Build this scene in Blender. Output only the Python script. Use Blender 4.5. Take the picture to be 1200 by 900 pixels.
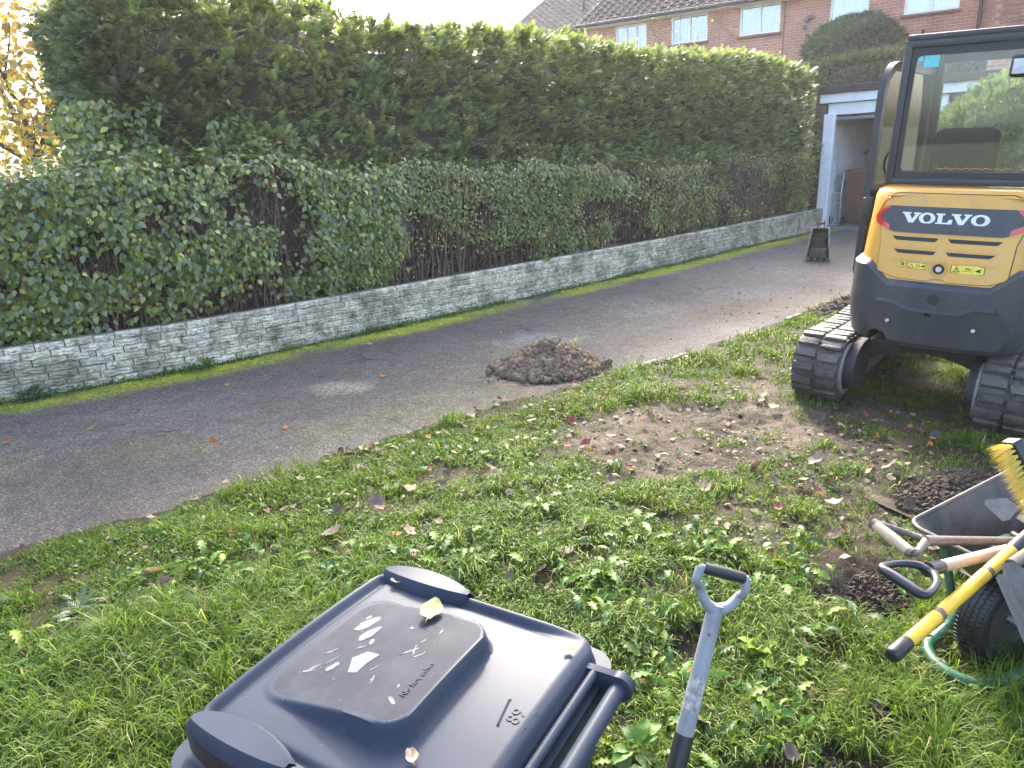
import bpy, bmesh, math, random
import numpy as np
from mathutils import Matrix, Vector

for o in list(bpy.data.objects):
    bpy.data.objects.remove(o)
SC = bpy.context.scene
COL = SC.collection
rad = math.radians

# ---------------------------------------------------------------- camera
H = 1.65
PITCH, ROLL = math.atan(265 / 833.0), rad(2.5)
fw = np.array([0, math.cos(PITCH), -math.sin(PITCH)])
r0 = np.array([1.0, 0, 0]); u0 = np.cross(r0, fw)
rt = math.cos(ROLL) * r0 - math.sin(ROLL) * u0
up = math.sin(ROLL) * r0 + math.cos(ROLL) * u0
cam = bpy.data.cameras.new('camera'); camo = bpy.data.objects.new('camera', cam); COL.objects.link(camo)
M = Matrix.Identity(4)
for i in range(3):
    M[i][0], M[i][1], M[i][2] = rt[i], up[i], -fw[i]
M[2][3] = H
camo.matrix_world = M
cam.sensor_width = 36; cam.lens = 833 / 1200 * 36
cam.clip_start = 0.03; cam.clip_end = 2000
SC.camera = camo

# ---------------------------------------------------------------- sky, sun, exposure
SUN_AZ, SUN_EL = rad(3), rad(32)
world = bpy.data.worlds.new('World'); SC.world = world; world.use_nodes = True
wn = world.node_tree.nodes; wl = world.node_tree.links
sky = wn.new('ShaderNodeTexSky'); sky.sky_type = 'NISHITA'; sky.sun_disc = False
sky.sun_elevation = SUN_EL; sky.sun_rotation = SUN_AZ
sky.air_density = .8; sky.dust_density = 4.5; sky.ozone_density = .4
wl.new(sky.outputs[0], wn['Background'].inputs[0]); wn['Background'].inputs[1].default_value = 0.15
sl = bpy.data.lights.new('sun', 'SUN'); so = bpy.data.objects.new('sun', sl); COL.objects.link(so)
sl.energy = 1.4; sl.angle = rad(6.0); sl.color = (1.0, 0.93, 0.82)
sdir = Vector((math.sin(SUN_AZ) * math.cos(SUN_EL), math.cos(SUN_AZ) * math.cos(SUN_EL), math.sin(SUN_EL)))
so.rotation_euler = sdir.to_track_quat('Z', 'Y').to_euler()
SC.view_settings.view_transform = 'Standard'; SC.view_settings.look = 'None'
SC.view_settings.exposure = 2.95; SC.view_settings.gamma = 1.0

# ---------------------------------------------------------------- helpers
RNG = np.random.default_rng(7)
random.seed(7)

def tag(o, label=None, cat=None, group=None, kind=None):
    if label: o['label'] = label
    if cat: o['category'] = cat
    if group: o['group'] = group
    if kind: o['kind'] = kind
    return o

def empty(name, label, cat, loc=(0, 0, 0), rot=(0, 0, 0), group=None):
    o = bpy.data.objects.new(name, None); COL.objects.link(o)
    o.empty_display_size = .1
    o.location = loc; o.rotation_euler = rot
    return tag(o, label, cat, group)

def link(name, me, mat=None, parent=None, loc=None, rot=None):
    o = bpy.data.objects.new(name, me); COL.objects.link(o)
    if mat is not None and len(me.materials) == 0: me.materials.append(mat)
    if parent is not None: o.parent = parent
    if loc is not None: o.location = loc
    if rot is not None: o.rotation_euler = rot
    return o

def np_mesh(name, V, F, cols=None, smooth=False):
    """V (n,3) floats, F (m,k) ints all of k corners"""
    me = bpy.data.meshes.new(name)
    V = np.ascontiguousarray(V, dtype=np.float32); F = np.ascontiguousarray(F, dtype=np.int32)
    m, k = F.shape
    me.vertices.add(len(V)); me.vertices.foreach_set('co', V.ravel())
    me.loops.add(m * k); me.loops.foreach_set('vertex_index', F.ravel())
    me.polygons.add(m); me.polygons.foreach_set('loop_start', np.arange(0, m * k, k, dtype=np.int32))
    if smooth: me.polygons.foreach_set('use_smooth', np.ones(m, dtype=bool))
    if cols is not None:
        ca = me.color_attributes.new('Col', 'FLOAT_COLOR', 'POINT')
        c4 = np.ones((len(V), 4), dtype=np.float32); c4[:, :3] = cols
        ca.data.foreach_set('color', c4.ravel())
    me.update(calc_edges=True)
    return me

class G:
    """collects shapes; build() links them as ONE mesh object"""
    def __init__(s): s.v = []; s.f = []
    def add(s, vs, fs):
        b = len(s.v); s.v += [tuple(map(float, p)) for p in vs]; s.f += [tuple(b + i for i in f) for f in fs]; return s
    def box(s, c, size, R=None):
        vs = []
        for dz in (-.5, .5):
            for dx, dy in ((-.5, -.5), (.5, -.5), (.5, .5), (-.5, .5)):
                p = Vector((dx * size[0], dy * size[1], dz * size[2]))
                if R is not None: p = R @ p
                vs.append((p[0] + c[0], p[1] + c[1], p[2] + c[2]))
        return s.add(vs, [(3, 2, 1, 0), (4, 5, 6, 7), (0, 1, 5, 4), (1, 2, 6, 5), (2, 3, 7, 6), (3, 0, 4, 7)])
    def rbox(s, c, size, b=.01, seg=2, R=None):
        bm = bmesh.new(); bmesh.ops.create_cube(bm, size=1)
        for v in bm.verts: v.co = Vector((v.co.x * size[0], v.co.y * size[1], v.co.z * size[2]))
        bmesh.ops.bevel(bm, geom=bm.edges[:], offset=b, segments=seg, affect='EDGES', profile=.6)
        bm.verts.index_update()
        vs = []
        for v in bm.verts:
            p = v.co.copy()
            if R is not None: p = R @ p
            vs.append((p[0] + c[0], p[1] + c[1], p[2] + c[2]))
        fs = [tuple(v.index for v in f.verts) for f in bm.faces]
        bm.free(); return s.add(vs, fs)
    def tube(s, pts, r, n=10, cap=True, smooth=0, closed=False):
        P = [Vector(p) for p in pts]
        rr = list(r) if hasattr(r, '__len__') else [r] * len(P)
        if smooth and len(P) > 2:
            Q, q = [], []
            L = len(P); segs = L if closed else L - 1
            for i in range(segs):
                if closed: p0, p1, p2, p3 = P[(i - 1) % L], P[i], P[(i + 1) % L], P[(i + 2) % L]
                else: p0, p1, p2, p3 = P[max(i - 1, 0)], P[i], P[i + 1], P[min(i + 2, L - 1)]
                ra, rb = rr[i], rr[(i + 1) % L]
                for k in range(smooth):
                    t = k / smooth
                    Q.append(.5 * ((2 * p1) + (p2 - p0) * t + (2 * p0 - 5 * p1 + 4 * p2 - p3) * t * t + (3 * p1 - p0 - 3 * p2 + p3) * t ** 3)); q.append(ra + (rb - ra) * t)
            if not closed: Q.append(P[-1]); q.append(rr[-1])
            P, rr = Q, q
        L = len(P); vs = []; nrm = None
        for i in range(L):
            if closed: d = (P[(i + 1) % L] - P[i - 1]).normalized()
            else: d = (P[min(i + 1, L - 1)] - P[max(i - 1, 0)]).normalized()
            if nrm is None:
                a = Vector((0, 0, 1)) if abs(d.z) < .9 else Vector((1, 0, 0))
                nrm = (a - d * a.dot(d)).normalized()
            else: nrm = (nrm - d * nrm.dot(d)).normalized()
            bn = d.cross(nrm)
            for k in range(n):
                t = 2 * math.pi * k / n
                vs.append(P[i] + (nrm * math.cos(t) + bn * math.sin(t)) * rr[i])
        fs = []
        for i in range(L if closed else L - 1):
            j = (i + 1) % L
            for k in range(n):
                k2 = (k + 1) % n
                fs.append((i * n + k, i * n + k2, j * n + k2, j * n + k))
        if cap and not closed:
            fs.append(tuple(range(n - 1, -1, -1))); fs.append(tuple((L - 1) * n + k for k in range(n)))
        return s.add(vs, fs)
    def cyl(s, p0, p1, r, n=20, r1=None):
        return s.tube([p0, p1], [r, r if r1 is None else r1], n)
    def lathe(s, prof, origin, axis='x', n=32):
        """prof: (offset along axis, radius) closed loop ring"""
        vs = []; L = len(prof)
        for k in range(n):
            t = 2 * math.pi * k / n; c, sn = math.cos(t), math.sin(t)
            for a, r in prof:
                p = (a, r * c, r * sn) if axis == 'x' else ((r * c, a, r * sn) if axis == 'y' else (r * c, r * sn, a))
                vs.append((p[0] + origin[0], p[1] + origin[1], p[2] + origin[2]))
        fs = []
        for k in range(n):
            k2 = (k + 1) % n
            for i in range(L):
                j = (i + 1) % L
                fs.append((k * L + i, k * L + j, k2 * L + j, k2 * L + i))
        return s.add(vs, fs)
    def prism(s, poly, fn, t0, t1):
        """poly 2D outline, fn(a,b,t) -> 3D; solid between t0 and t1"""
        n = len(poly)
        vs = [fn(a, b, t0) for a, b in poly] + [fn(a, b, t1) for a, b in poly]
        fs = [tuple(range(n - 1, -1, -1)), tuple(range(n, 2 * n))]
        fs += [(i, (i + 1) % n, n + (i + 1) % n, n + i) for i in range(n)]
        return s.add(vs, fs)
    def grid(s, rows, closed_u=False, closed_v=False):
        nr, nc = len(rows), len(rows[0]); vs = [p for r in rows for p in r]; fs = []
        for i in range(nr if closed_v else nr - 1):
            for j in range(nc if closed_u else nc - 1):
                i2, j2 = (i + 1) % nr, (j + 1) % nc
                fs.append((i * nc + j, i * nc + j2, i2 * nc + j2, i2 * nc + j))
        return s.add(vs, fs)
    def mesh(s, name, smooth=None, recalc=True):
        me = bpy.data.meshes.new(name); me.from_pydata(s.v, [], s.f)
        if recalc:
            bm = bmesh.new(); bm.from_mesh(me); bmesh.ops.recalc_face_normals(bm, faces=bm.faces[:]); bm.to_mesh(me); bm.free()
        if smooth is not None:
            me.polygons.foreach_set('use_smooth', [True] * len(me.polygons))
            me.set_sharp_from_angle(angle=rad(smooth))
        me.update(); return me
    def build(s, name, mat, parent=None, smooth=None, loc=None, rot=None, recalc=True):
        return link(name, s.mesh(name, smooth, recalc), mat, parent, loc, rot)

def cut(o, cutters):
    """boolean-cut the mesh of o with temporary solids (then thrown away)"""
    for cme in cutters:
        co = bpy.data.objects.new('cutter', cme); COL.objects.link(co)
        if o.parent: co.parent = o.parent
        md = o.modifiers.new('b', 'BOOLEAN'); md.operation = 'DIFFERENCE'; md.object = co; md.solver = 'EXACT'
        bpy.context.view_layer.update()
        dg = bpy.context.evaluated_depsgraph_get()
        me = bpy.data.meshes.new_from_object(o.evaluated_get(dg))
        o.modifiers.clear(); o.data = me
        bpy.data.objects.remove(co)
    return o

# ---- noise
def _hash(ix, iy, seed):
    h = (ix.astype(np.int64) * 374761393 + iy.astype(np.int64) * 668265263 + seed * 974711) & 0x7fffffff
    h = ((h ^ (h >> 13)) * 1274126177) & 0x7fffffff
    return ((h ^ (h >> 16)) & 0xffff) / 65535.0
def vnoise(x, y, seed=0):
    x = np.asarray(x, float); y = np.asarray(y, float)
    ix, iy = np.floor(x), np.floor(y); fx, fy = x - ix, y - iy
    fx = fx * fx * (3 - 2 * fx); fy = fy * fy * (3 - 2 * fy)
    a = _hash(ix, iy, seed); b = _hash(ix + 1, iy, seed); c = _hash(ix, iy + 1, seed); d = _hash(ix + 1, iy + 1, seed)
    return a + (b - a) * fx + (c - a) * fy + (a - b - c + d) * fx * fy
def fbm(x, y, seed=0, oct=4):
    x = np.asarray(x, float); y = np.asarray(y, float)
    r, amp, tot = 0, 1, 0
    for i in range(oct):
        r = r + amp * vnoise(x * 2 ** i, y * 2 ** i, seed + i * 17); tot += amp; amp *= .5
    return r / tot

# ---- frames and big scatters
def frames(d, up_hint, roll=None):
    """orthonormal matrices (N,3,3): columns x=d, y, z~up_hint"""
    d = d / np.linalg.norm(d, axis=1, keepdims=True)
    y = np.cross(up_hint, d); l = np.linalg.norm(y, axis=1, keepdims=True); y = y / np.maximum(l, 1e-6)
    z = np.cross(d, y)
    if roll is not None:
        c, s_ = np.cos(roll)[:, None], np.sin(roll)[:, None]
        y, z = y * c + z * s_, z * c - y * s_
    return np.stack([d, y, z], axis=2)
def scatter(name, T, TF, P, R, S, cols, tipcol=None, smooth=False):
    """copies of template verts T, faces TF at P with frames R and scale S -> one mesh"""
    N, K = len(P), len(T)
    S = np.asarray(S, float)
    if S.ndim == 1: S = S[:, None]
    TT = T[None, :, :] * S[:, None, :]
    V = np.einsum('nij,nkj->nki', R, TT) + P[:, None, :]
    F = (TF[None, :, :] + (np.arange(N) * K)[:, None, None]).reshape(-1, TF.shape[1])
    C = np.repeat(cols, K, axis=0) if cols.ndim == 2 else cols.reshape(-1, 3)
    return np_mesh(name, V.reshape(-1, 3), F, C, smooth)

# ---- materials
def new_mat(name):
    m = bpy.data.materials.new(name); m.use_nodes = True
    return m, m.node_tree.nodes, m.node_tree.links, m.node_tree.nodes['Principled BSDF']
def ramp(n, stops):
    r = n.new('ShaderNodeValToRGB'); e = r.color_ramp.elements
    while len(e) < len(stops): e.new(.5)
    for i, (p, c) in enumerate(stops):
        e[i].position = p; e[i].color = (*c, 1) if len(c) == 3 else c
    return r
def noise(n, l, scale, detail=5, rough=.6, vec=None):
    t = n.new('ShaderNodeTexNoise'); t.inputs['Scale'].default_value = scale; t.inputs['Detail'].default_value = detail; t.inputs['Roughness'].default_value = rough
    if vec is not None: l.new(vec, t.inputs['Vector'])
    return t
def mix(n, l, fac, a, b, mode='MIX'):
    x = n.new('ShaderNodeMix'); x.data_type = 'RGBA'; x.blend_type = mode
    for sock, v in ((x.inputs['Factor'], fac), (x.inputs[6], a), (x.inputs[7], b)):
        if hasattr(v, 'is_output') or hasattr(v, 'links'): l.new(v, sock)
        elif isinstance(v, (int, float)): sock.default_value = v
        else: sock.default_value = (*v, 1)
    return x.outputs[2]
def pos(n):
    return n.new('ShaderNodeNewGeometry').outputs['Position']
def objco(n):
    return n.new('ShaderNodeTexCoord').outputs['Object']
def mat(name, c1, c2=None, scale=20, rough=.6, bump=0, bscale=None, metal=0, spec=.5, dirt=None, dscale=5, damt=.5, streak=0, rnd=0, coat=0, local=False, rough2=None, lo=.35, hi=.65):
    m, n, l, b = new_mat(name)
    v = objco(n) if local else pos(n)
    c2 = c2 or tuple(x * .75 for x in c1)
    nz = noise(n, l, scale, vec=v)
    r = ramp(n, [(lo, c1), (hi, c2)]); l.new(nz.outputs['Fac'], r.inputs['Fac']); col = r.outputs['Color']
    if dirt is not None:
        vd = v
        if streak:
            mp = n.new('ShaderNodeMapping'); mp.inputs['Scale'].default_value = (1, 1, streak); l.new(v, mp.inputs['Vector']); vd = mp.outputs[0]
        dz = noise(n, l, dscale, 6, .7, vd)
        dr = ramp(n, [(.5 - .2 * damt, (0, 0, 0)), (.75 - .2 * damt, (1, 1, 1))]); l.new(dz.outputs['Fac'], dr.inputs['Fac'])
        ml = n.new('ShaderNodeMath'); ml.operation = 'MULTIPLY'; l.new(dr.outputs['Color'], ml.inputs[0]); ml.inputs[1].default_value = min(1, damt * 1.4)
        col = mix(n, l, ml.outputs[0], col, dirt)
    if rnd:
        oi = n.new('ShaderNodeObjectInfo')
        h = n.new('ShaderNodeHueSaturation'); mr = n.new('ShaderNodeMapRange'); l.new(oi.outputs['Random'], mr.inputs['Value'])
        mr.inputs['To Min'].default_value = 1 - rnd; mr.inputs['To Max'].default_value = 1 + rnd
        l.new(mr.outputs[0], h.inputs['Value']); l.new(col, h.inputs['Color']); col = h.outputs['Color']
    l.new(col, b.inputs['Base Color'])
    b.inputs['Roughness'].default_value = rough; b.inputs['Metallic'].default_value = metal
    b.inputs['Specular IOR Level'].default_value = spec; b.inputs['Coat Weight'].default_value = coat
    if rough2 is not None:
        rz = noise(n, l, scale * .6, vec=v); mr = n.new('ShaderNodeMapRange'); l.new(rz.outputs['Fac'], mr.inputs['Value'])
        mr.inputs['From Min'].default_value = .3; mr.inputs['From Max'].default_value = .7
        mr.inputs['To Min'].default_value = rough; mr.inputs['To Max'].default_value = rough2; l.new(mr.outputs[0], b.inputs['Roughness'])
    if bump:
        bz = noise(n, l, bscale or scale * 2, 6, .65, v)
        bp = n.new('ShaderNodeBump'); bp.inputs['Strength'].default_value = bump; bp.inputs['Distance'].default_value = .02
        l.new(bz.outputs['Fac'], bp.inputs['Height']); l.new(bp.outputs[0], b.inputs['Normal'])
    return m
def leaf_mat(name, rough=.45, trans=.4, tint=(1.25, 1.35, .55), spec=.5, rnd=0):
    """leaf shader: colour from the mesh's Col attribute, light shining through the blade"""
    m, n, l, b = new_mat(name)
    at = n.new('ShaderNodeAttribute'); at.attribute_name = 'Col'; col = at.outputs['Color']
    if rnd:
        oi = n.new('ShaderNodeObjectInfo'); h = n.new('ShaderNodeHueSaturation'); mr = n.new('ShaderNodeMapRange'); l.new(oi.outputs['Random'], mr.inputs['Value'])
        mr.inputs['To Min'].default_value = 1 - rnd; mr.inputs['To Max'].default_value = 1 + rnd
        l.new(mr.outputs[0], h.inputs['Value']); l.new(col, h.inputs['Color']); col = h.outputs['Color']
    l.new(col, b.inputs['Base Color']); b.inputs['Roughness'].default_value = rough; b.inputs['Specular IOR Level'].default_value = spec
    tr = n.new('ShaderNodeBsdfTranslucent'); l.new(mix(n, l, 1.0, col, tint, 'MULTIPLY'), tr.inputs['Color'])
    ms = n.new('ShaderNodeMixShader'); ms.inputs[0].default_value = trans
    l.new(b.outputs[0], ms.inputs[1]); l.new(tr.outputs[0], ms.inputs[2]); l.new(ms.outputs[0], n['Material Output'].inputs['Surface'])
    return m
def glass_mat(name, tint=(.85, .92, .88), refl=.12, rough=.02, film=None):
    """thin window pane: tinted see-through with a mirror reflection that grows at grazing angles"""
    m, n, l, b = new_mat(name)
    tp = n.new('ShaderNodeBsdfTransparent'); tp.inputs[0].default_value = (*tint, 1)
    gl = n.new('ShaderNodeBsdfGlossy'); gl.inputs['Roughness'].default_value = rough
    fr = n.new('ShaderNodeFresnel'); fr.inputs[0].default_value = 1.5
    ma = n.new('ShaderNodeMath'); ma.operation = 'ADD'; ma.use_clamp = True; l.new(fr.outputs[0], ma.inputs[0]); ma.inputs[1].default_value = refl
    ms = n.new('ShaderNodeMixShader'); l.new(ma.outputs[0], ms.inputs[0]); l.new(tp.outputs[0], ms.inputs[1]); l.new(gl.outputs[0], ms.inputs[2])
    out = ms.outputs[0]
    if film:
        df = n.new('ShaderNodeBsdfDiffuse'); df.inputs[0].default_value = (*film[0], 1)
        nz = noise(n, l, 14, 7, .75, pos(n)); mr = n.new('ShaderNodeMapRange'); l.new(nz.outputs['Fac'], mr.inputs['Value'])
        mr.inputs['From Min'].default_value = .35; mr.inputs['From Max'].default_value = .75; mr.inputs['To Max'].default_value = film[1]
        m2 = n.new('ShaderNodeMixShader'); l.new(mr.outputs[0], m2.inputs[0]); l.new(out, m2.inputs[1]); l.new(df.outputs[0], m2.inputs[2]); out = m2.outputs[0]
    l.new(out, n['Material Output'].inputs['Surface'])
    return m

# ---------------------------------------------------------------- place frame: s runs along the drive, t across it towards the hedge
D = np.array([.743, .669]); N2 = np.array([-.669, .743])
DANG = math.atan2(.669, .743)
def st(s, t, z=0.0): return (s * D[0] + t * N2[0], s * D[1] + t * N2[1], z)
def st_np(s, t): return s * D[0] + t * N2[0], s * D[1] + t * N2[1]
EDGE_S = [-8, .2, .7, 1.5, 2.2, 2.9, 3.9, 5.6, 7.7, 12, 20]; EDGE_T = [3.95, 3.78, 3.69, 3.58, 3.62, 3.54, 3.38, 3.29, 3.25, 3.2, 3.2]
def edge_t(s): return np.interp(s, EDGE_S, EDGE_T) + .10 * (fbm(np.asarray(s) * 2.2, 0 * np.asarray(s) + 3.3, 5, 4) - .5) * 2 + .07 * (fbm(np.asarray(s) * 9, 0 * np.asarray(s) + 1.3, 6, 3) - .5) * 2
WALL_S = [-8, .5, 2, 4, 6, 9, 14.7]; WALL_T = [7.2, 6.58, 6.34, 6.3, 6.32, 6.36, 6.62]
def wall_t(s): return np.interp(s, WALL_S, WALL_T)

# bare-soil blobs on the lawn: x, y, rx, ry, angle, strength
MUD = [(.85, 4.05, .42, .30, .2, 1.0), (1.45, 4.22, .50, .33, .3, 1.0), (.95, 3.72, .40, .2, .1, .85), (1.75, 3.95, .35, .3, .4, .8), (.5, 3.75, .2, .14, .1, .6),
       (2.05, 3.1, .40, .17, .5, 1.0), (1.8, 3.35, .5, .2, .35, .6), (1.42, 2.48, .17, .13, .3, 1.0), (.82, 1.63, .26, .09, .2, 1.0), (2.3, 3.5, .4, .25, 0, .6), (1.9, 3.62, .45, .2, .3, .7), (1.35, 3.75, .4, .16, .2, .6), (1.15, 2.85, .2, .1, .2, .5), (2.1, 4.3, .25, .18, .2, .6), (.1, 2.95, .12, .08, 0, .5), (-.6, 3.2, .15, .08, .2, .5), (.5, 3.1, .12, .08, 0, .5),
       (2.2, 4.35, .45, .35, 0, .55), (1.7, 4.75, .35, .25, .5, .5), (-.25, 3.55, .22, .12, .3, .45), (.62, 2.15, .12, .1, 0, .7), (1.1, 3.1, .25, .12, .4, .5), (2.9, 4.5, .6, .5, 0, .35), (1.6, 2.95, .25, .15, .2, .55), (-1.45, 2.5, .2, .1, 0, .4), (-.95, 2.75, .2, .1, 0, .4)]
def mud(x, y):
    x = np.asarray(x, float); y = np.asarray(y, float); r = np.zeros_like(x)
    wob = (fbm(x * 5, y * 5, 31, 4) - .5) * 2.0 + (fbm(x * 16, y * 16, 32, 2) - .5) * .7
    for mx, my, rx, ry, an, st_ in MUD:
        c, s_ = math.cos(an), math.sin(an)
        u = ((x - mx) * c + (y - my) * s_) / rx; v = (-(x - mx) * s_ + (y - my) * c) / ry
        q = np.sqrt(u * u + v * v) + wob
        r = np.maximum(r, st_ * np.clip(1.6 - q, 0, 1))
    return r
def gz(x, y, fine=True):
    """height of the lawn"""
    x = np.asarray(x, float); y = np.asarray(y, float)
    s = D[0] * x + D[1] * y; t = N2[0] * x + N2[1] * y; e = edge_t(s) - t
    z = -.11 * np.logaddexp(0, (2.6 - y) * 5) / 5 - .03 * np.maximum(0, e - 1.2)
    z = z + np.clip(e / .25, -1, 1) * .02 - .006
    if fine:
        k = np.clip(e / .3, 0, 1)
        z = z + k * .035 * (fbm(x * 2.3, y * 2.3, 3, 3) - .5)
        m = mud(x, y)
        z = z + k * m * (.018 * (fbm(x * 28, y * 28, 18, 3) - .5) + .007 * np.sin((x * .643 + y * .766) * 62 + 3 * fbm(x * 3, y * 3, 19, 2)) * (fbm(x * 2.2, y * 2.2, 20, 2) > .5))
        z = z + k * m * (.030 * (fbm(x * 9, y * 9, 8, 4) - .5) + .016 * (1 - np.abs(2 * fbm(x * 5 + y * 2, y * 14 - x * 3, 12, 3) - 1)) - .025)
        # dug soil humps
        for hx, hy, hr, hh in ((2.05, 3.1, .32, .05), (1.28, 2.55, .2, .035), (1.45, 2.42, .13, -.09), (.82, 1.63, .2, .02), (2.2, 3.3, .25, .03)):
            q = ((x - hx) ** 2 + (y - hy) ** 2) / hr ** 2
            z = z + hh * np.exp(-q * 1.6) * (1 + .9 * (fbm(x * 12, y * 12, 77, 3) - .5))
    return z
def gz1(x, y): return float(gz(np.array([x]), np.array([y]))[0])
# ================================================================ THE SETTING: ground, lawn, drive, bed
# far ground: a ring of four sheets round the garden
gg = G()
def gq(s0, s1, t0, t1, z): gg.add([st(s0, t0, z), st(s1, t0, z), st(s1, t1, z), st(s0, t1, z)], [(0, 1, 2, 3)])
gq(-300, 300, -300, -7, -.4); gq(-300, -8, -7, 300, -.35); gq(17.5, 300, -7, 300, -.08); gq(-8, 17.5, 8.9, 300, -.08)
M_ground = mat('far_ground', (.06, .09, .03), (.09, .08, .05), 3, .95)
tag(gg.build('ground', M_ground), kind='structure')

# lawn: fine height field, soil and thatch colour on it
def lawn_mesh():
    sv = np.concatenate([np.linspace(-8, -.6, 40, endpoint=False), np.linspace(-.6, 6.3, 260, endpoint=False), np.linspace(6.3, 17.5, 70)])
    vv = np.concatenate([np.linspace(-.13, 0, 8, endpoint=False), np.linspace(0, 3.3, 160, endpoint=False), np.linspace(3.3, 10.5, 36)])
    S, E_ = np.meshgrid(sv, vv); T = edge_t(S) - E_
    X, Y = st_np(S, T); Z = gz(X, Y)
    m = mud(X, Y); nz = fbm(X * 6, Y * 6, 55, 4)
    dry = np.array([.115, .090, .066]); wet = np.array([.030, .022, .016]); moss = np.where(fbm(X * 13, Y * 13, 57, 3)[..., None] > .5, np.array([.030, .036, .012]), np.array([.052, .040, .024]))
    dark = np.zeros_like(X)
    for hx, hy, hr in ((2.05, 3.1, .5), (1.42, 2.48, .33), (.82, 1.63, .35), (2.25, 3.4, .5), (.62, 2.15, .2)):
        dark = np.maximum(dark, np.clip(1.5 - np.sqrt((X - hx) ** 2 + (Y - hy) ** 2) / hr, 0, 1))
    k = np.clip(fbm(X * 4, Y * 4, 91, 4) * 2.6 - .75 + (fbm(X * 22, Y * 22, 93, 3) - .5) * 1.5, 0, 1)[..., None]
    soil = dry * (1 - k) + wet * 1.35 * k
    soil = soil * (1 - dark[..., None]) + wet * dark[..., None]
    soil = soil * (.8 + .45 * nz[..., None])
    w = np.clip(m * 1.5, 0, 1)[..., None]
    C = (moss * (.7 + .6 * nz[..., None])) * (1 - w) + soil * w
    nr, nc = S.shape
    idx = np.arange(nr * nc).reshape(nr, nc)
    F = np.stack([idx[:-1, :-1], idx[1:, :-1], idx[1:, 1:], idx[:-1, 1:]], -1).reshape(-1, 4)
    return np_mesh('lawn', np.stack([X, Y, Z], -1).reshape(-1, 3), F, C.reshape(-1, 3), True)
m, n, l, b = new_mat('lawn_soil')
at = n.new('ShaderNodeAttribute'); at.attribute_name = 'Col'
nz = noise(n, l, 90, 6, .7, pos(n)); mr = n.new('ShaderNodeMapRange'); l.new(nz.outputs['Fac'], mr.inputs['Value'])
mr.inputs['From Min'].default_value = .3; mr.inputs['From Max'].default_value = .7; mr.inputs['To Min'].default_value = .7; mr.inputs['To Max'].default_value = 1.3
hs = n.new('ShaderNodeHueSaturation'); l.new(at.outputs['Color'], hs.inputs['Color']); l.new(mr.outputs[0], hs.inputs['Value']); l.new(hs.outputs[0], b.inputs['Base Color'])
b.inputs['Roughness'].default_value = .85; b.inputs['Specular IOR Level'].default_value = .35
bp = n.new('ShaderNodeBump'); bp.inputs['Strength'].default_value = 1.0; bp.inputs['Distance'].default_value = .022
l.new(noise(n, l, 55, 8, .7, pos(n)).outputs['Fac'], bp.inputs['Height']); l.new(bp.outputs[0], b.inputs['Normal'])
M_lawn = m; b.inputs['Roughness'].default_value = .75; b.inputs['Specular IOR Level'].default_value = .12
lawn = tag(link('lawn', lawn_mesh(), M_lawn), kind='structure')

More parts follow.
